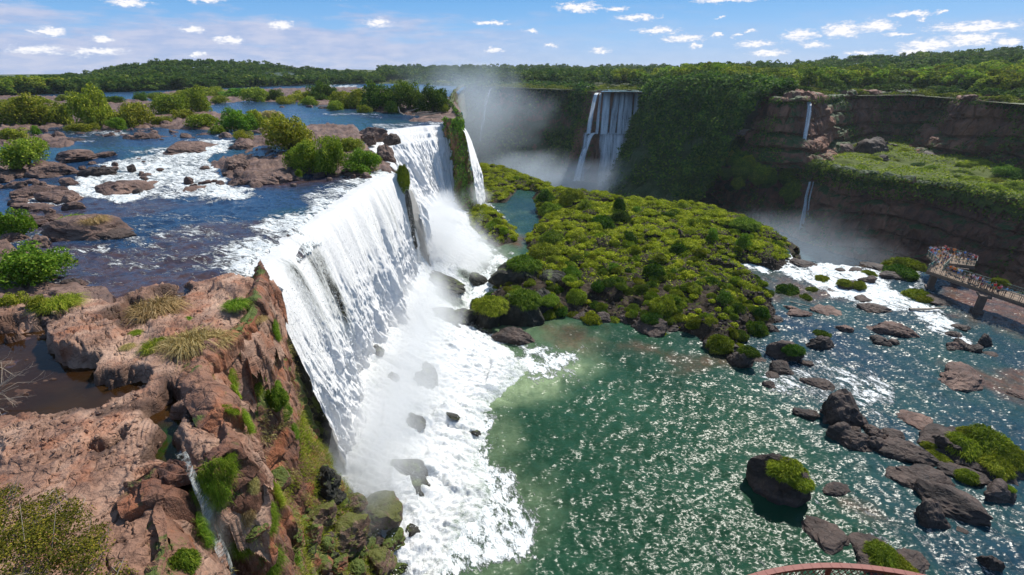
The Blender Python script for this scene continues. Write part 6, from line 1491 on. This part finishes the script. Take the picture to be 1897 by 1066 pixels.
for i, (_, px, x, y, h) in enumerate(cand):
    w_ = h * rt.uniform(1.0, 1.6)
    if i < 300 and -60 < px < 1960:
        if i < 70:
            e = empty('forest_tree', (x, y, Za[i] - .3), rt.uniform(0, 6.28)); props(e, treelabel(px, 0), 'tree', 'forest trees on the plateau'); e.scale = (w_, w_, h)
            link('crown', crown_mesh('tree', i % 5, 'leaf_tree'), e); link('trunk', TRUNK[i % 2], e)
        else:
            e = link('forest_tree', crown_mesh('tree', i % 5, 'leaf_tree'), loc=(x, y, Za[i] - .3), rot=(0, 0, rt.uniform(0, 6.28)), scale=(w_, w_, h)); props(e, treelabel(px, 0), 'tree', 'forest trees on the plateau')
        big += 1
    else:
        v = lowm[i % 4]; a = rt.uniform(0, 6.28); ca, sa_ = math.cos(a), math.sin(a)
        P = np.stack([(v[:, 0] * ca - v[:, 1] * sa_) * w_, (v[:, 0] * sa_ + v[:, 1] * ca) * w_, v[:, 2] * h], -1) + [x, y, Za[i] - 2.0]
        VV.append(P); FF.append(np.arange(len(v)).reshape(-1, 4) + off); off += len(v); TT.append(np.clip(np.repeat(rt.rand(len(v) // 4), 4) * .7 + rt.uniform(-.1, .4), 0, 1))
props(link('far_forest', mesh('far_forest', np.concatenate(VV), np.concatenate(FF), [M['leaf_forest']], {'tint': np.concatenate(TT)}, smooth=False)), 'far forest covering the plateau up to the horizon', 'forest', None, 'stuff')
# scrub between the cliff rim and the trees
n = 80000; px = r.uniform(720, 2100, n); y0 = far_near(px); y = y0 + 1 + r.rand(n) ** 1.4 * 60; s = y / 1.0966; x = (px - 948.5) / F * s
lump = fbm(x * .12, y * .12, 0, 3, 88); m = (lump > -.5) & ~((px > 1108) & (px < 1196) & (y - y0 < 9)); x, y, lump = x[m], y[m], lump[m]
z = far_h(x, y) + .3 + np.clip(lump + .4, 0, 2) * 2.2 * r.rand(len(x)) ** .5
V, Fq, T = cards(np.stack([x, y, z], -1), np.stack([0 * x, 0 * x - .4, 0 * x + 1], -1) + .4 * r.normal(size=(len(x), 3)), 1.1 * (.5 + r.rand(len(x))), r, .8, .6)
props(link('rim_scrub', mesh('rim_scrub', V, Fq, [M['leaf_hum']], {'tint': T}, smooth=False)), 'olive scrub along the rim of the far cliffs', 'scrub', None, 'stuff')
# river on top of the far fall
tx, ty = G([1112, 1197, 1190, 1120], [171.8, 171.8, 167.5, 167.5], 24.6)
structure('far_river_water', mesh('far_river_water', np.stack([tx, ty, np.full(4, 25.0)], -1), np.array([[0, 1, 2, 3]]), [M['canyon_water']], {'foam': np.full(4, .7), 'alt': np.zeros(4), 'shallow': np.zeros(4)}))
# ================================================================== VIEWING WALKWAY
M['concrete'] = plain_mat('weathered_concrete', (.22, .15, .10), .85, .35, 2.0)
M['pier'] = plain_mat('dark_concrete', (.16, .11, .085), .85, .5, 1.5)
M['rail_green'] = plain_mat('green_railing_paint', (.02, .10, .085), .5, .3)
M['rail_grey'] = plain_mat('grey_steel', (.05, .055, .055), .5, .3)
M['red_paint'] = plain_mat('red_railing_paint', (.20, .022, .010), .6, .35, 8.0)
ZD = 4.0
def DP(px, py): x, y = G(px, py, ZD); return np.array([float(x), float(y)])
WK = dict(A=DP(1717, 501), R=DP(1905, 565), R2=DP(2150, 648), BR=DP(1905, 550), BR2=DP(2150, 625), B=DP(1746, 500), Cn=DP(1735, 489), T=DP(1716, 473), E0=DP(1750, 466), E1=DP(1808, 484), F1=DP(1806, 493), F0=DP(1758, 488))
wk = empty('viewing_walkway', (float(WK['A'][0]), float(WK['A'][1]), 0)); props(wk, 'concrete viewing walkway with railings bending into a crowded platform at the canyon edge', 'walkway')
org = np.array([WK['A'][0], WK['A'][1], 0.0])
def slab(name, pts, z0, z1, mat):
    n = len(pts); V = [(p[0] - org[0], p[1] - org[1], z) for z in (z0, z1) for p in pts]
    bm = bmesh.new(); vs = [bm.verts.new(v) for v in V]
    bm.faces.new(vs[:n][::-1]); bm.faces.new(vs[n:])
    for i in range(n): bm.faces.new((vs[i], vs[(i + 1) % n], vs[n + (i + 1) % n], vs[n + i]))
    bmesh.ops.recalc_face_normals(bm, faces=bm.faces[:])
    me = bpy.data.meshes.new(name); bm.to_mesh(me); bm.free(); me.materials.append(M[mat]); return link(name, me, wk)
K = WK
slab('deck', [K['A'], K['R'], K['R2'], K['BR2'], K['BR'], K['B'], K['F0'], K['F1'], K['E1'], K['E0'], K['T'], K['Cn']], ZD - .35, ZD, 'concrete')
def railing(pts, mat, name='railing', step=1.25):
    mb = MB(); P = [np.array([p[0] - org[0], p[1] - org[1]]) for p in pts]
    for a, b in zip(P[:-1], P[1:]):
        Ld = np.linalg.norm(b - a); n = max(1, round(Ld / step))
        for z in (1.1, .62, .15): mb.beam((a[0], a[1], ZD + z), (b[0], b[1], ZD + z), .07 if z > 1 else .045, .07 if z > 1 else .045)
        for i in range(n + 1):
            q = a + (b - a) * i / n; mb.box((q[0], q[1], ZD + .55), (.07, .07, 1.1), math.atan2(*(b - a)[::-1]))
            if i < n:
                for o_ in (.22, .78):
                    q2 = a + (b - a) * (i + o_) / n; mb.box((q2[0], q2[1], ZD + .55), (.04, .04, 1.0))
    return link(name, mb.mesh('railing', [M[mat]]), wk)
railing([K['A'], K['R'], K['R2']], 'rail_grey'); railing([K['B'], K['BR'], K['BR2']], 'rail_green'); railing([K['A'], K['Cn'], K['T']], 'rail_green'); railing([K['T'], K['E0'], K['E1'], K['F1']], 'rail_grey'); railing([K['F1'], K['F0'], K['B']], 'rail_green')
mb = MB()
for a, b in ((K['A'], K['R']), (K['R'], K['R2']), (K['B'], K['BR']), (K['F0'], K['F1'])):
    mb.beam((a[0] - org[0], a[1] - org[1], ZD - .5), (b[0] - org[0], b[1] - org[1], ZD - .5), .3, .34)
link('edge_beam', mb.mesh('edge_beam', [M['pier']]), wk)
for (px, py) in ((1826, 540), (1735, 500), (1785, 490), (2060, 620)):
    q = DP(px, py) - org[:2]; mb = MB()
    mb.box((q[0], q[1], .9), (.95, 1.2, 4.2), -.5); mb.box((q[0], q[1], ZD - .75), (1.6, 2.4, .4), -.5); mb.box((q[0], q[1], -.1), (1.5, 1.7, 1.0), -.5)
    link('pier', mb.mesh('pier', [M['pier']]), wk)
x, y = G(1717, 575, .3); x2, y2 = G(1752, 571, .3)
mb = MB(); mb.tube([(float(x) - 3, float(y) + .2, .35), (float(x), float(y), .5), (float(x2), float(y2), .4)], [.28, .22, .08], 8)
props(link('log', mb.mesh('log', [M['driftwood']], True)), 'bare fallen log stranded in the rapids below the platform', 'log')
r = np.random.RandomState(3); mb = MB()
for i in range(16):
    mb = MB(); px, py = r.uniform(745, 812), r.uniform(206, 220); x, y = G(px, py, 25.2); a = r.normal() * .5; l = r.uniform(2.5, 7)
    mb.tube([(float(x), float(y), 25.2 + r.rand() * .5), (float(x) + math.cos(a) * l, float(y) + math.sin(a) * l * .5, 25.5 + r.rand() * 1.1)], [.17, .06], 6)
    props(link('driftwood_log', mb.mesh('driftwood', [M['driftwood']], True)), 'bleached log in the driftwood pile on the headland above the stepped fall', 'driftwood', 'driftwood logs on the headland')
mb = MB(); x, y = G(741, 214, 25); mb.tube([(float(x) + 1.5, float(y), 25), (float(x), float(y), 26), (float(x) - .3, float(y), 28)], [.3, .25, .1], 7)
props(link('dead_stump', mb.mesh('driftwood', [M['driftwood']], True)), 'upright dead stump at the left end of the driftwood pile', 'driftwood')
x, y = G(1480, 562, .2); mb = MB(); mb.tube([(float(x) - 1.5, float(y) + .5, .3), (float(x) + 1.5, float(y) - 2, .35)], [.14, .05], 6)
props(link('log', mb.mesh('log', [M['driftwood']], True)), 'short pale stick lying in the shallow water near the island', 'log')

# ------------------------------------------------------------------ PEOPLE
def skinned(verts, edges, radii, name, mat, sub=1):
    me = bpy.data.meshes.new(name); me.from_pydata(verts, edges, []); o = bpy.data.objects.new(name, me); C.objects.link(o)
    md = o.modifiers.new('skin', 'SKIN')
    if not me.skin_vertices: raise RuntimeError('no skin layer')
    for v, r_v in zip(me.skin_vertices[0].data, radii): v.radius = (r_v, r_v)
    me.skin_vertices[0].data[0].use_root = True
    if sub: o.modifiers.new('sub', 'SUBSURF').levels = sub
    bpy.context.view_layer.update(); dg = bpy.context.evaluated_depsgraph_get()
    out = bpy.data.meshes.new_from_object(o.evaluated_get(dg)); bpy.data.objects.remove(o); bpy.data.meshes.remove(me)
    out.name = name; out.materials.clear(); out.materials.append(mat)
    out.polygons.foreach_set('use_smooth', [True] * len(out.polygons)); return out
M['skin'] = plain_mat('skin', (.45, .26, .17), .6, .1); M['hair'] = plain_mat('hair', (.03, .02, .012), .6, .3)
M['cloth'] = plain_mat('cloth', (.5, .5, .5), .8, .15, 6, objcol=True)
def figure(pose):
    lean = {'stand': 0.0, 'lean': .22, 'photo': .05, 'walk': .04}[pose]
    hip = .92; sp = .16 if pose == 'walk' else .0
    pel = (0, 0, hip); che = (0, lean * .55, 1.28); nk = (0, lean * .8, 1.46); hd = (0, lean * .95 + .02, 1.60); ht = (0, lean + .02, 1.70)
    V = [pel, (0, lean * .25, 1.10), che, nk, hd, ht]; E = [(0, 1), (1, 2), (2, 3), (3, 4), (4, 5)]; R = [.135, .125, .15, .06, .095, .075]
    hands = {'stand': [(-.25, .04, .82), (.25, .04, .82)], 'lean': [(-.22, .42, 1.14), (.22, .42, 1.14)], 'photo': [(-.08, .34, 1.52), (.08, .34, 1.52)], 'walk': [(-.24, .18, .86), (.24, -.16, .86)]}[pose]
    elb = {'stand': [(-.26, -.02, 1.10), (.26, -.02, 1.10)], 'lean': [(-.29, .18, 1.12), (.29, .18, 1.12)], 'photo': [(-.27, .22, 1.24), (.27, .22, 1.24)], 'walk': [(-.26, .02, 1.1), (.26, -.08, 1.1)]}[pose]
    arms = []
    for s, h_, e_ in ((-1, hands[0], elb[0]), (1, hands[1], elb[1])):
        i = len(V); V += [(s * .19, lean * .7, 1.40), e_, h_, (h_[0] + .0, h_[1] + .05, h_[2] - .06)]; R += [.06, .045, .033, .028]; E += [(2, i), (i, i + 1), (i + 1, i + 2), (i + 2, i + 3)]; arms.append((i, i + 1))
    legs = []
    for s in (-1, 1):
        i = len(V); f = s * sp; V += [(s * .09, 0, .82), (s * .10, f * .7 + .02, .48), (s * .10, f, .08), (s * .10, f + .14, .03)]; R += [.095, .062, .045, .038]; E += [(0, i), (i, i + 1), (i + 1, i + 2), (i + 2, i + 3)]; legs.append(i)
    body = skinned(V, E, R, 'person', M['skin'])
    sv = [V[0], V[1], V[2], (0, lean * .75, 1.42)]; se = [(0, 1), (1, 2), (2, 3)]; sr = [.15, .14, .168, .08]
    for (a, b) in arms:
        i = len(sv); m_ = tuple((np.array(V[a]) * .35 + np.array(V[b]) * .65)); sv += [V[a], m_]; sr += [.078, .066]; se += [(2, i), (i, i + 1)]
    shirt = skinned(sv, se, sr, 'shirt', M['cloth'])
    tv = [(0, 0, .97), (0, 0, .88)]; te = [(0, 1)]; tr = [.145, .14]
    for i0 in legs:
        i = len(tv); tv += [V[i0], V[i0 + 1]]; tr += [.108, .08]; te += [(1, i), (i, i + 1)]
    shorts = skinned(tv, te, tr, 'shorts', M['cloth'])
    V0, F0 = ico(2); k = V0[:, 2] > -.25
    hv = V0 * [.103, .112, .115] + [0, lean + .005, 1.635]; keep = (V0[:, 2] > -.1) | (V0[:, 1] < -.2)
    hf = F0[keep[F0].all(1)]
    hair = mesh('hair', hv, hf, [M['hair']])
    return body, shirt, shorts, hair
FIG = {p: figure(p) for p in ('stand', 'lean', 'photo', 'walk')}
COL = {'white': (.75, .75, .75), 'orange': (.85, .22, .02), 'red': (.65, .03, .03), 'blue': (.03, .22, .62), 'navy': (.02, .04, .18), 'pink': (.75, .25, .32), 'teal': (.02, .25, .22), 'grey': (.25, .25, .27), 'black': (.02, .02, .025), 'yellow': (.75, .5, .08), 'light blue': (.30, .50, .75), 'brown': (.2, .1, .05), 'beige': (.55, .42, .28)}
ORD = ['first', 'second', 'third', 'fourth', 'fifth', 'sixth', 'seventh', 'eighth', 'ninth', 'tenth', 'eleventh', 'twelfth', 'thirteenth', 'fourteenth', 'fifteenth', 'sixteenth']
def people(lst, where, facing):
    for i, (px, py, c, lc, pose) in enumerate(lst):
        b, s, t, h = FIG[pose]; q = DP(px, py)
        o = link('person', b, loc=(q[0], q[1], ZD), rot=(0, 0, facing + rnd.uniform(-.5, .5)), scale=(1, 1, 1)); k = rnd.uniform(.93, 1.06); o.scale = (k, k, k)
        verb = {'stand': 'standing', 'lean': 'leaning on the rail', 'photo': 'raising a camera', 'walk': 'walking'}[pose]
        props(o, 'person in %s top %s, %s from left, %s' % (c, verb, ORD[i], where), 'person', 'visitors on the viewing walkway')
        a = link('shirt', s, o); a.color = (*COL[c], 1); a = link('shorts', t, o); a.color = (*COL[lc], 1)
        a = link('hair', h, o)
people([(1721, 470, 'light blue', 'navy', 'lean'), (1725, 472, 'white', 'grey', 'photo'), (1729, 469, 'pink', 'black', 'stand'), (1733, 474, 'white', 'beige', 'stand'), (1737, 470, 'brown', 'navy', 'lean'), (1741, 478, 'pink', 'grey', 'stand'), (1744, 470, 'white', 'black', 'photo'),
        (1748, 468, 'red', 'navy', 'lean'), (1750, 480, 'grey', 'black', 'stand'), (1753, 472, 'red', 'beige', 'photo'), (1755, 484, 'white', 'navy', 'stand')], 'crowd at platform tip', -.4)
people([(1764, 474, 'orange', 'black', 'lean'), (1771, 477, 'teal', 'navy', 'stand'), (1775, 480, 'white', 'grey', 'photo'), (1785, 479, 'blue', 'beige', 'lean'), (1793, 482, 'navy', 'black', 'stand'), (1800, 485, 'pink', 'white', 'lean'), (1804, 487, 'red', 'black', 'stand')], 'back rail of upper platform', -.2)
people([(1724, 499, 'teal', 'grey', 'lean'), (1730, 492, 'pink', 'navy', 'stand'), (1735, 496, 'white', 'black', 'walk'), (1742, 493, 'beige', 'navy', 'walk'), (1747, 489, 'navy', 'grey', 'stand'), (1752, 487, 'red', 'black', 'stand')], 'neck of the walkway', .8)
people([(1752, 508, 'grey', 'black', 'walk'), (1757, 505, 'orange', 'grey', 'stand'), (1761, 507, 'beige', 'black', 'stand'), (1765, 509, 'orange', 'navy', 'lean'), (1769, 510, 'yellow', 'black', 'stand'), (1773, 512, 'white', 'blue', 'photo'), (1777, 514, 'light blue', 'grey', 'stand')], 'group past the walkway bend', 0)
people([(1793, 521, 'beige', 'grey', 'lean'), (1797, 523, 'white', 'navy', 'stand'), (1802, 525, 'pink', 'black', 'stand'), (1806, 527, 'light blue', 'grey', 'walk'), (1811, 527, 'red', 'black', 'lean'), (1816, 529, 'white', 'beige', 'stand'), (1819, 534, 'grey', 'navy', 'walk')], 'group midway along the walkway', .3)
people([(1823, 534, 'light blue', 'beige', 'stand'), (1828, 536, 'navy', 'grey', 'lean'), (1833, 540, 'teal', 'black', 'stand'), (1838, 540, 'beige', 'red', 'stand'), (1846, 546, 'red', 'black', 'walk')], 'last group along the walkway', .2)

CC = ['white', 'red', 'blue', 'orange', 'grey', 'navy', 'pink', 'yellow', 'white', 'black', 'teal', 'light blue', 'beige', 'brown']
people([(1723 + i * 3.4, 474 + (i % 3) * 3, CC[(i * 5 + 1) % 14], CC[(i * 3 + 2) % 14], ['stand', 'photo', 'lean'][i % 3]) for i in range(9)], 'centre of tip crowd', -.4)
people([(1763 + i * 7, 481 + i * 1.3, CC[(i * 5 + 3) % 14], CC[(i * 3 + 4) % 14], ['stand', 'walk'][i % 2]) for i in range(6)], 'front row of upper platform', .2)
people([(1783 + i * 11, 520 + i * 4.1, CC[(i * 5 + 4) % 14], CC[(i * 3 + 6) % 14], ['walk', 'stand'][i % 2]) for i in range(8)], 'line strolling along the walkway', .3)
# ------------------------------------------------------------------ red balcony rail just below the viewer
gr = empty('balcony_railing', (0, 0, 34)); props(gr, 'curved red painted railing with diamond wire mesh at the bottom edge', 'railing')
def D3(px, py, s):
    u = (px - 948.5) / F; v = (533 - py) / F; return np.array([u * s, (ct + v * st) * s, HC + (-st + v * ct) * s])
top = D3(1535, 1049, 5.0); Rr = 3.1
cx_, cy_ = top[0] + .02, top[1] - Rr; zt_ = top[2]
an = np.linspace(-math.pi * .0, math.pi * 1.0, 97)
ring = [(cx_ + Rr * math.cos(a), cy_ + Rr * math.sin(a), zt_ - 34) for a in an]
mb = MB()
for a, b in zip(ring[:-1], ring[1:]): mb.beam(a, (b[0] + (b[0] - a[0]) * .03, b[1] + (b[1] - a[1]) * .03, b[2]), .055, .03)
link('top_rail', mb.mesh('top_rail', [M['red_paint']]), gr)
mb = MB(); nd = 150; hgt = 1.0
for i in range(nd):
    for sg in (1, -1):
        pts = []
        for k in range(11):
            a = math.pi * (i + sg * k) / nd; pts.append((cx_ + (Rr - .01 * sg) * math.cos(a), cy_ + (Rr - .01 * sg) * math.sin(a), zt_ - 34 - .02 - hgt * k / 10))
        mb.tube(pts, [.0045] * 11, 4)
link('wire_mesh', mb.mesh('wire_mesh', [M['red_paint']]), gr)
mb = MB()
for a, b in zip(ring[:-1], ring[1:]): mb.beam((a[0], a[1], a[2] - hgt), (b[0], b[1], b[2] - hgt), .04, .04)
link('bottom_rail', mb.mesh('bottom_rail', [M['red_paint']]), gr)
for i in range(0, 97, 12):
    mb = MB(); p = ring[i]; mb.tube([(p[0], p[1], p[2] - .01), (p[0], p[1], p[2] - hgt - .1)], [.022, .022], 8); link('post', mb.mesh('post', [M['red_paint']], True), gr)

# ------------------------------------------------------------------ cushions on the rocks (dropped onto whatever they stand on)
bpy.context.view_layer.update(); DG = bpy.context.evaluated_depsgraph_get()
def hit(px, py):
    u = (px - 948.5) / F; v = (533 - py) / F; d = Vector((u, ct + v * st, -st + v * ct)).normalized(); o_ = Vector((0, 0, HC)) + d * 8
    ok, loc, nrm, idx, ob, mw = bpy.context.scene.ray_cast(DG, o_, d, distance=900)
    return (loc, ob) if ok else (None, None)
for (px, py, w_, lab, mt) in CUSH:
    loc, ob = hit(px, py)
    if loc is None: continue
    dep = loc.y * ct - (loc.z - HC) * st; s = w_ / F * dep / 2
    o = link('grass_cushion', crown_mesh('hummock', int(px) % 4, mt), loc=(loc.x, loc.y + s * .15, loc.z - s * .18), rot=(0, 0, rnd.uniform(0, 6)), scale=(s * 1.0, s * .85, s * .62)); props(o, lab, 'grass', 'grassy cushions on the pool rocks')

sp_ = []
for (px, py) in [(331, 836), (340, 846), (350, 868), (364, 900), (380, 940), (396, 985), (414, 1030), (432, 1075)]:
    loc, ob = hit(px, py)
    if loc is not None: v_ = (Vector((0, 0, HC)) - loc).normalized(); q = loc + v_ * .45; sp_.append((q.x, q.y, q.z))
o = small_fall('waterfall', sp_, .28, 'slim stream of water spouting from the near rock pool over the cliff rim', 7)
o.data.materials.clear(); o.data.materials.append(M['fall_thin'])
mist('stream_spray', sp_[5], (.7, .7, 2.4), .35, 'fine spray around the slim stream', 99)
# ------------------------------------------------------------------ air
hz_ = newmat('thin_haze'); v = N(hz_[1], 'VolumePrincipled'); v.inputs['Color'].default_value = (.80, .90, 1.0, 1); v.inputs['Density'].default_value = .00006; v.inputs['Anisotropy'].default_value = .2
L(hz_[1], v.outputs[0], hz_[2].inputs['Volume'])
mb = MB(); mb.box((200, 1400, 16), (3800, 3400, 128)); ho = link('haze', mb.mesh('haze', [hz_[0]])); ho['kind'] = 'stuff'; ho['label'] = 'thin blue haze in the air over the canyon'
# ================================================================== CAMERA, SUN, SKY, HAZE
sc_ = bpy.context.scene
cd = bpy.data.cameras.new('camera'); cam = bpy.data.objects.new('camera', cd); C.objects.link(cam)
cd.sensor_width = 36; cd.lens = F / 1897 * 36; cd.clip_end = 20000; cd.clip_start = .1
cam.location = (0, 0, HC); cam.rotation_euler = (math.radians(90) - PITCH, 0, 0)
sc_.camera = cam
sd_ = Vector((math.sin(SUN_AZ) * math.cos(SUN_EL), math.cos(SUN_AZ) * math.cos(SUN_EL), math.sin(SUN_EL)))
ld = bpy.data.lights.new('sun', 'SUN'); ld.energy = 5.0; ld.angle = math.radians(.55); ld.color = (1.0, .95, .86)
so = bpy.data.objects.new('sun', ld); C.objects.link(so); so.rotation_euler = sd_.to_track_quat('Z', 'Y').to_euler(); so.location = (50, 50, 120)

w = bpy.data.worlds.new('World'); sc_.world = w; w.use_nodes = True
nt = w.node_tree; nt.nodes.clear()
wo = nt.nodes.new('ShaderNodeOutputWorld'); bg = nt.nodes.new('ShaderNodeBackground')
sky = nt.nodes.new('ShaderNodeTexSky'); sky.sky_type = 'NISHITA'; sky.sun_disc = False
sky.sun_elevation = SUN_EL; sky.sun_rotation = SUN_AZ; sky.air_density = 1.0; sky.dust_density = .6; sky.ozone_density = 2.0; sky.altitude = 200
tc = nt.nodes.new('ShaderNodeTexCoord'); D_ = tc.outputs['Generated']
sp = N(nt, 'SeparateXYZ'); L(nt, D_, sp.inputs[0])
az = math_(nt, 'ARCTAN2', sp.outputs[0], sp.outputs[1]); el = math_(nt, 'ARCSINE', sp.outputs[2])
# angular coordinates in degrees, gently warped
cb = N(nt, 'CombineXYZ'); L(nt, math_(nt, 'MULTIPLY', az, 57.3), cb.inputs[0]); L(nt, math_(nt, 'MULTIPLY', el, 57.3), cb.inputs[1])
A_ = cb.outputs[0]
wn = nt.nodes.new('ShaderNodeTexNoise'); wn.inputs['Scale'].default_value = 1.0; wn.inputs['Detail'].default_value = 6; wn.inputs['Roughness'].default_value = .62
L(nt, mapping(nt, A_, (.9, 1.7, 1)), wn.inputs['Vector'])
off = N(nt, 'VectorMath', operation='SUBTRACT'); L(nt, wn.outputs['Color'], off.inputs[0]); off.inputs[1].default_value = (.5, .5, .5)
wp = N(nt, 'VectorMath', operation='MULTIPLY_ADD'); L(nt, off.outputs[0], wp.inputs[0]); wp.inputs[1].default_value = (2.4, 1.1, 0); L(nt, A_, wp.inputs[2])
W_ = wp.outputs[0]
# cumulus: photo x, y, width, height of every little cloud
CL = [(235, 3, 90, 14), (375, -2, 90, 10), (356, 54, 44, 12), (95, 58, 70, 14), (195, 74, 60, 12), (425, 75, 60, 16), (520, 47, 50, 14), (702, 42, 52, 18), (908, 43, 64, 9), (632, -3, 30, 6),
      (1072, 14, 80, 16), (1142, 16, 42, 9), (1180, 32, 80, 11), (984, 57, 30, 7), (1217, 58, 84, 11), (1268, 72, 84, 13), (1346, -1, 130, 12), (1328, 66, 22, 9), (1367, 66, 22, 8), (1334, 33, 20, 4),
      (1394, 56, 24, 7), (1400, 82, 76, 12), (1482, 66, 76, 20), (1560, 56, 84, 26), (1626, 48, 74, 22), (1424, 98, 80, 12), (1510, 84, 60, 10), (1690, 26, 84, 9), (1742, 23, 26, 8), (1703, 36, 20, 8),
      (1670, 64, 52, 8), (1810, 50, 190, 16), (1720, 84, 110, 24), (1800, 72, 120, 22), (1870, 78, 60, 16), (1290, 86, 30, 9), (1110, 94, 40, 10), (915, 92, 40, 10), (1600, 98, 70, 12), (70, 92, 130, 14), (180, 96, 120, 14), (1690, 95, 90, 14), (1020, 85, 30, 7), (365, 102, 26, 10)]
best = None; bestv = None
for (px, py, cw, ch) in CL:
    u, v = (px - 948.5) / F, (533 - py) / F
    x, y, z = u, ct + v * st, -st + v * ct
    a, e = math.degrees(math.atan2(x, y)), math.degrees(math.atan2(z, math.hypot(x, y)))
    k = math.cos(math.radians(a))
    wd, hd = cw / F * 57.3 * k * k * .42, ch / F * 57.3 * k * .44
    mp = nt.nodes.new('ShaderNodeMapping'); mp.inputs['Scale'].default_value = (1 / wd, 1 / hd, 0); mp.inputs['Location'].default_value = (-a / wd, -e / hd, 0)
    L(nt, W_, mp.inputs['Vector'])
    ln = N(nt, 'VectorMath', operation='LENGTH'); L(nt, mp.outputs[0], ln.inputs[0])
    best = ln.outputs['Value'] if best is None else math_(nt, 'MINIMUM', best, ln.outputs['Value'])
fn = noise(nt, mapping(nt, A_, (1.6, 4.2, 1)), 1, 7, .72)
k = math_(nt, 'SUBTRACT', 1.2, math_(nt, 'ADD', best, math_(nt, 'MULTIPLY', math_(nt, 'SUBTRACT', fn, .5), 2.4)))
cmask = ramp(nt, k, [(.0, 0), (.7, 1)])
shade = ramp(nt, math_(nt, 'ADD', k, math_(nt, 'MULTIPLY', math_(nt, 'SUBTRACT', fn, .5), -1.2)), [(.1, (.55, .60, .74)), (.9, (.86, .85, .87))])
# thin veil of haze-cloud above the horizon
veil_n = noise(nt, mapping(nt, A_, (.10, .55, 1)), 1, 5, .6)
veh = ramp(nt, math_(nt, 'ADD', math_(nt, 'MULTIPLY', math_(nt, 'MULTIPLY', el, 57.3), -.16), math_(nt, 'MULTIPLY_ADD', veil_n, 1.7, -.05)), [(0.0, 0), (.30, .9), (1, .97)])
azf = ramp(nt, math_(nt, 'MULTIPLY_ADD', az, .8, .5), [(.30, 1.0), (.62, .22)])
veh = math_(nt, 'MULTIPLY', veh, azf)
# deepen the clear sky a little (polarised look) and lay it over the sky model
hs = N(nt, 'HueSaturation'); hs.inputs['Saturation'].default_value = 1.25; hs.inputs['Value'].default_value = 1.0; L(nt, sky.outputs[0], hs.inputs['Color'])
SKYS = .09
sc1 = mix(nt, 1.0, hs.outputs[0], (SKYS, SKYS, SKYS), 'MULTIPLY')
grad = ramp(nt, math_(nt, 'MULTIPLY', el, 57.3 / 40), [(0, (.34, .50, .78)), (.05, (.22, .44, .80)), (.18, (.085, .32, .70)), (.5, (.15, .30, .56)), (1, (.20, .31, .50))])  # upper stops brightened above the view to lift the shaded canyon walls
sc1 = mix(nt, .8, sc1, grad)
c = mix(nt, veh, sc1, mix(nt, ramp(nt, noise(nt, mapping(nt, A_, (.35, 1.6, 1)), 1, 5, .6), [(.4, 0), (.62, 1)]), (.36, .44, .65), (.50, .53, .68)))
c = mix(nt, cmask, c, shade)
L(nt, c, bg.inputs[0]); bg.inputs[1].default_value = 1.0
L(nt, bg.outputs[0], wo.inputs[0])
sc_.view_settings.view_transform = 'Standard'; sc_.view_settings.look = 'None'; sc_.view_settings.exposure = .27; sc_.view_settings.gamma = 1
cy = sc_.cycles
cy.max_bounces = 6; cy.diffuse_bounces = 2; cy.glossy_bounces = 2; cy.transmission_bounces = 2; cy.volume_bounces = 3; cy.volume_max_steps = 128; cy.volume_step_rate = 2.0; cy.transparent_max_bounces = 12
cy.caustics_reflective = False; cy.caustics_refractive = False; cy.sample_clamp_indirect = 4.0; cy.use_adaptive_sampling = True; cy.adaptive_threshold = .02
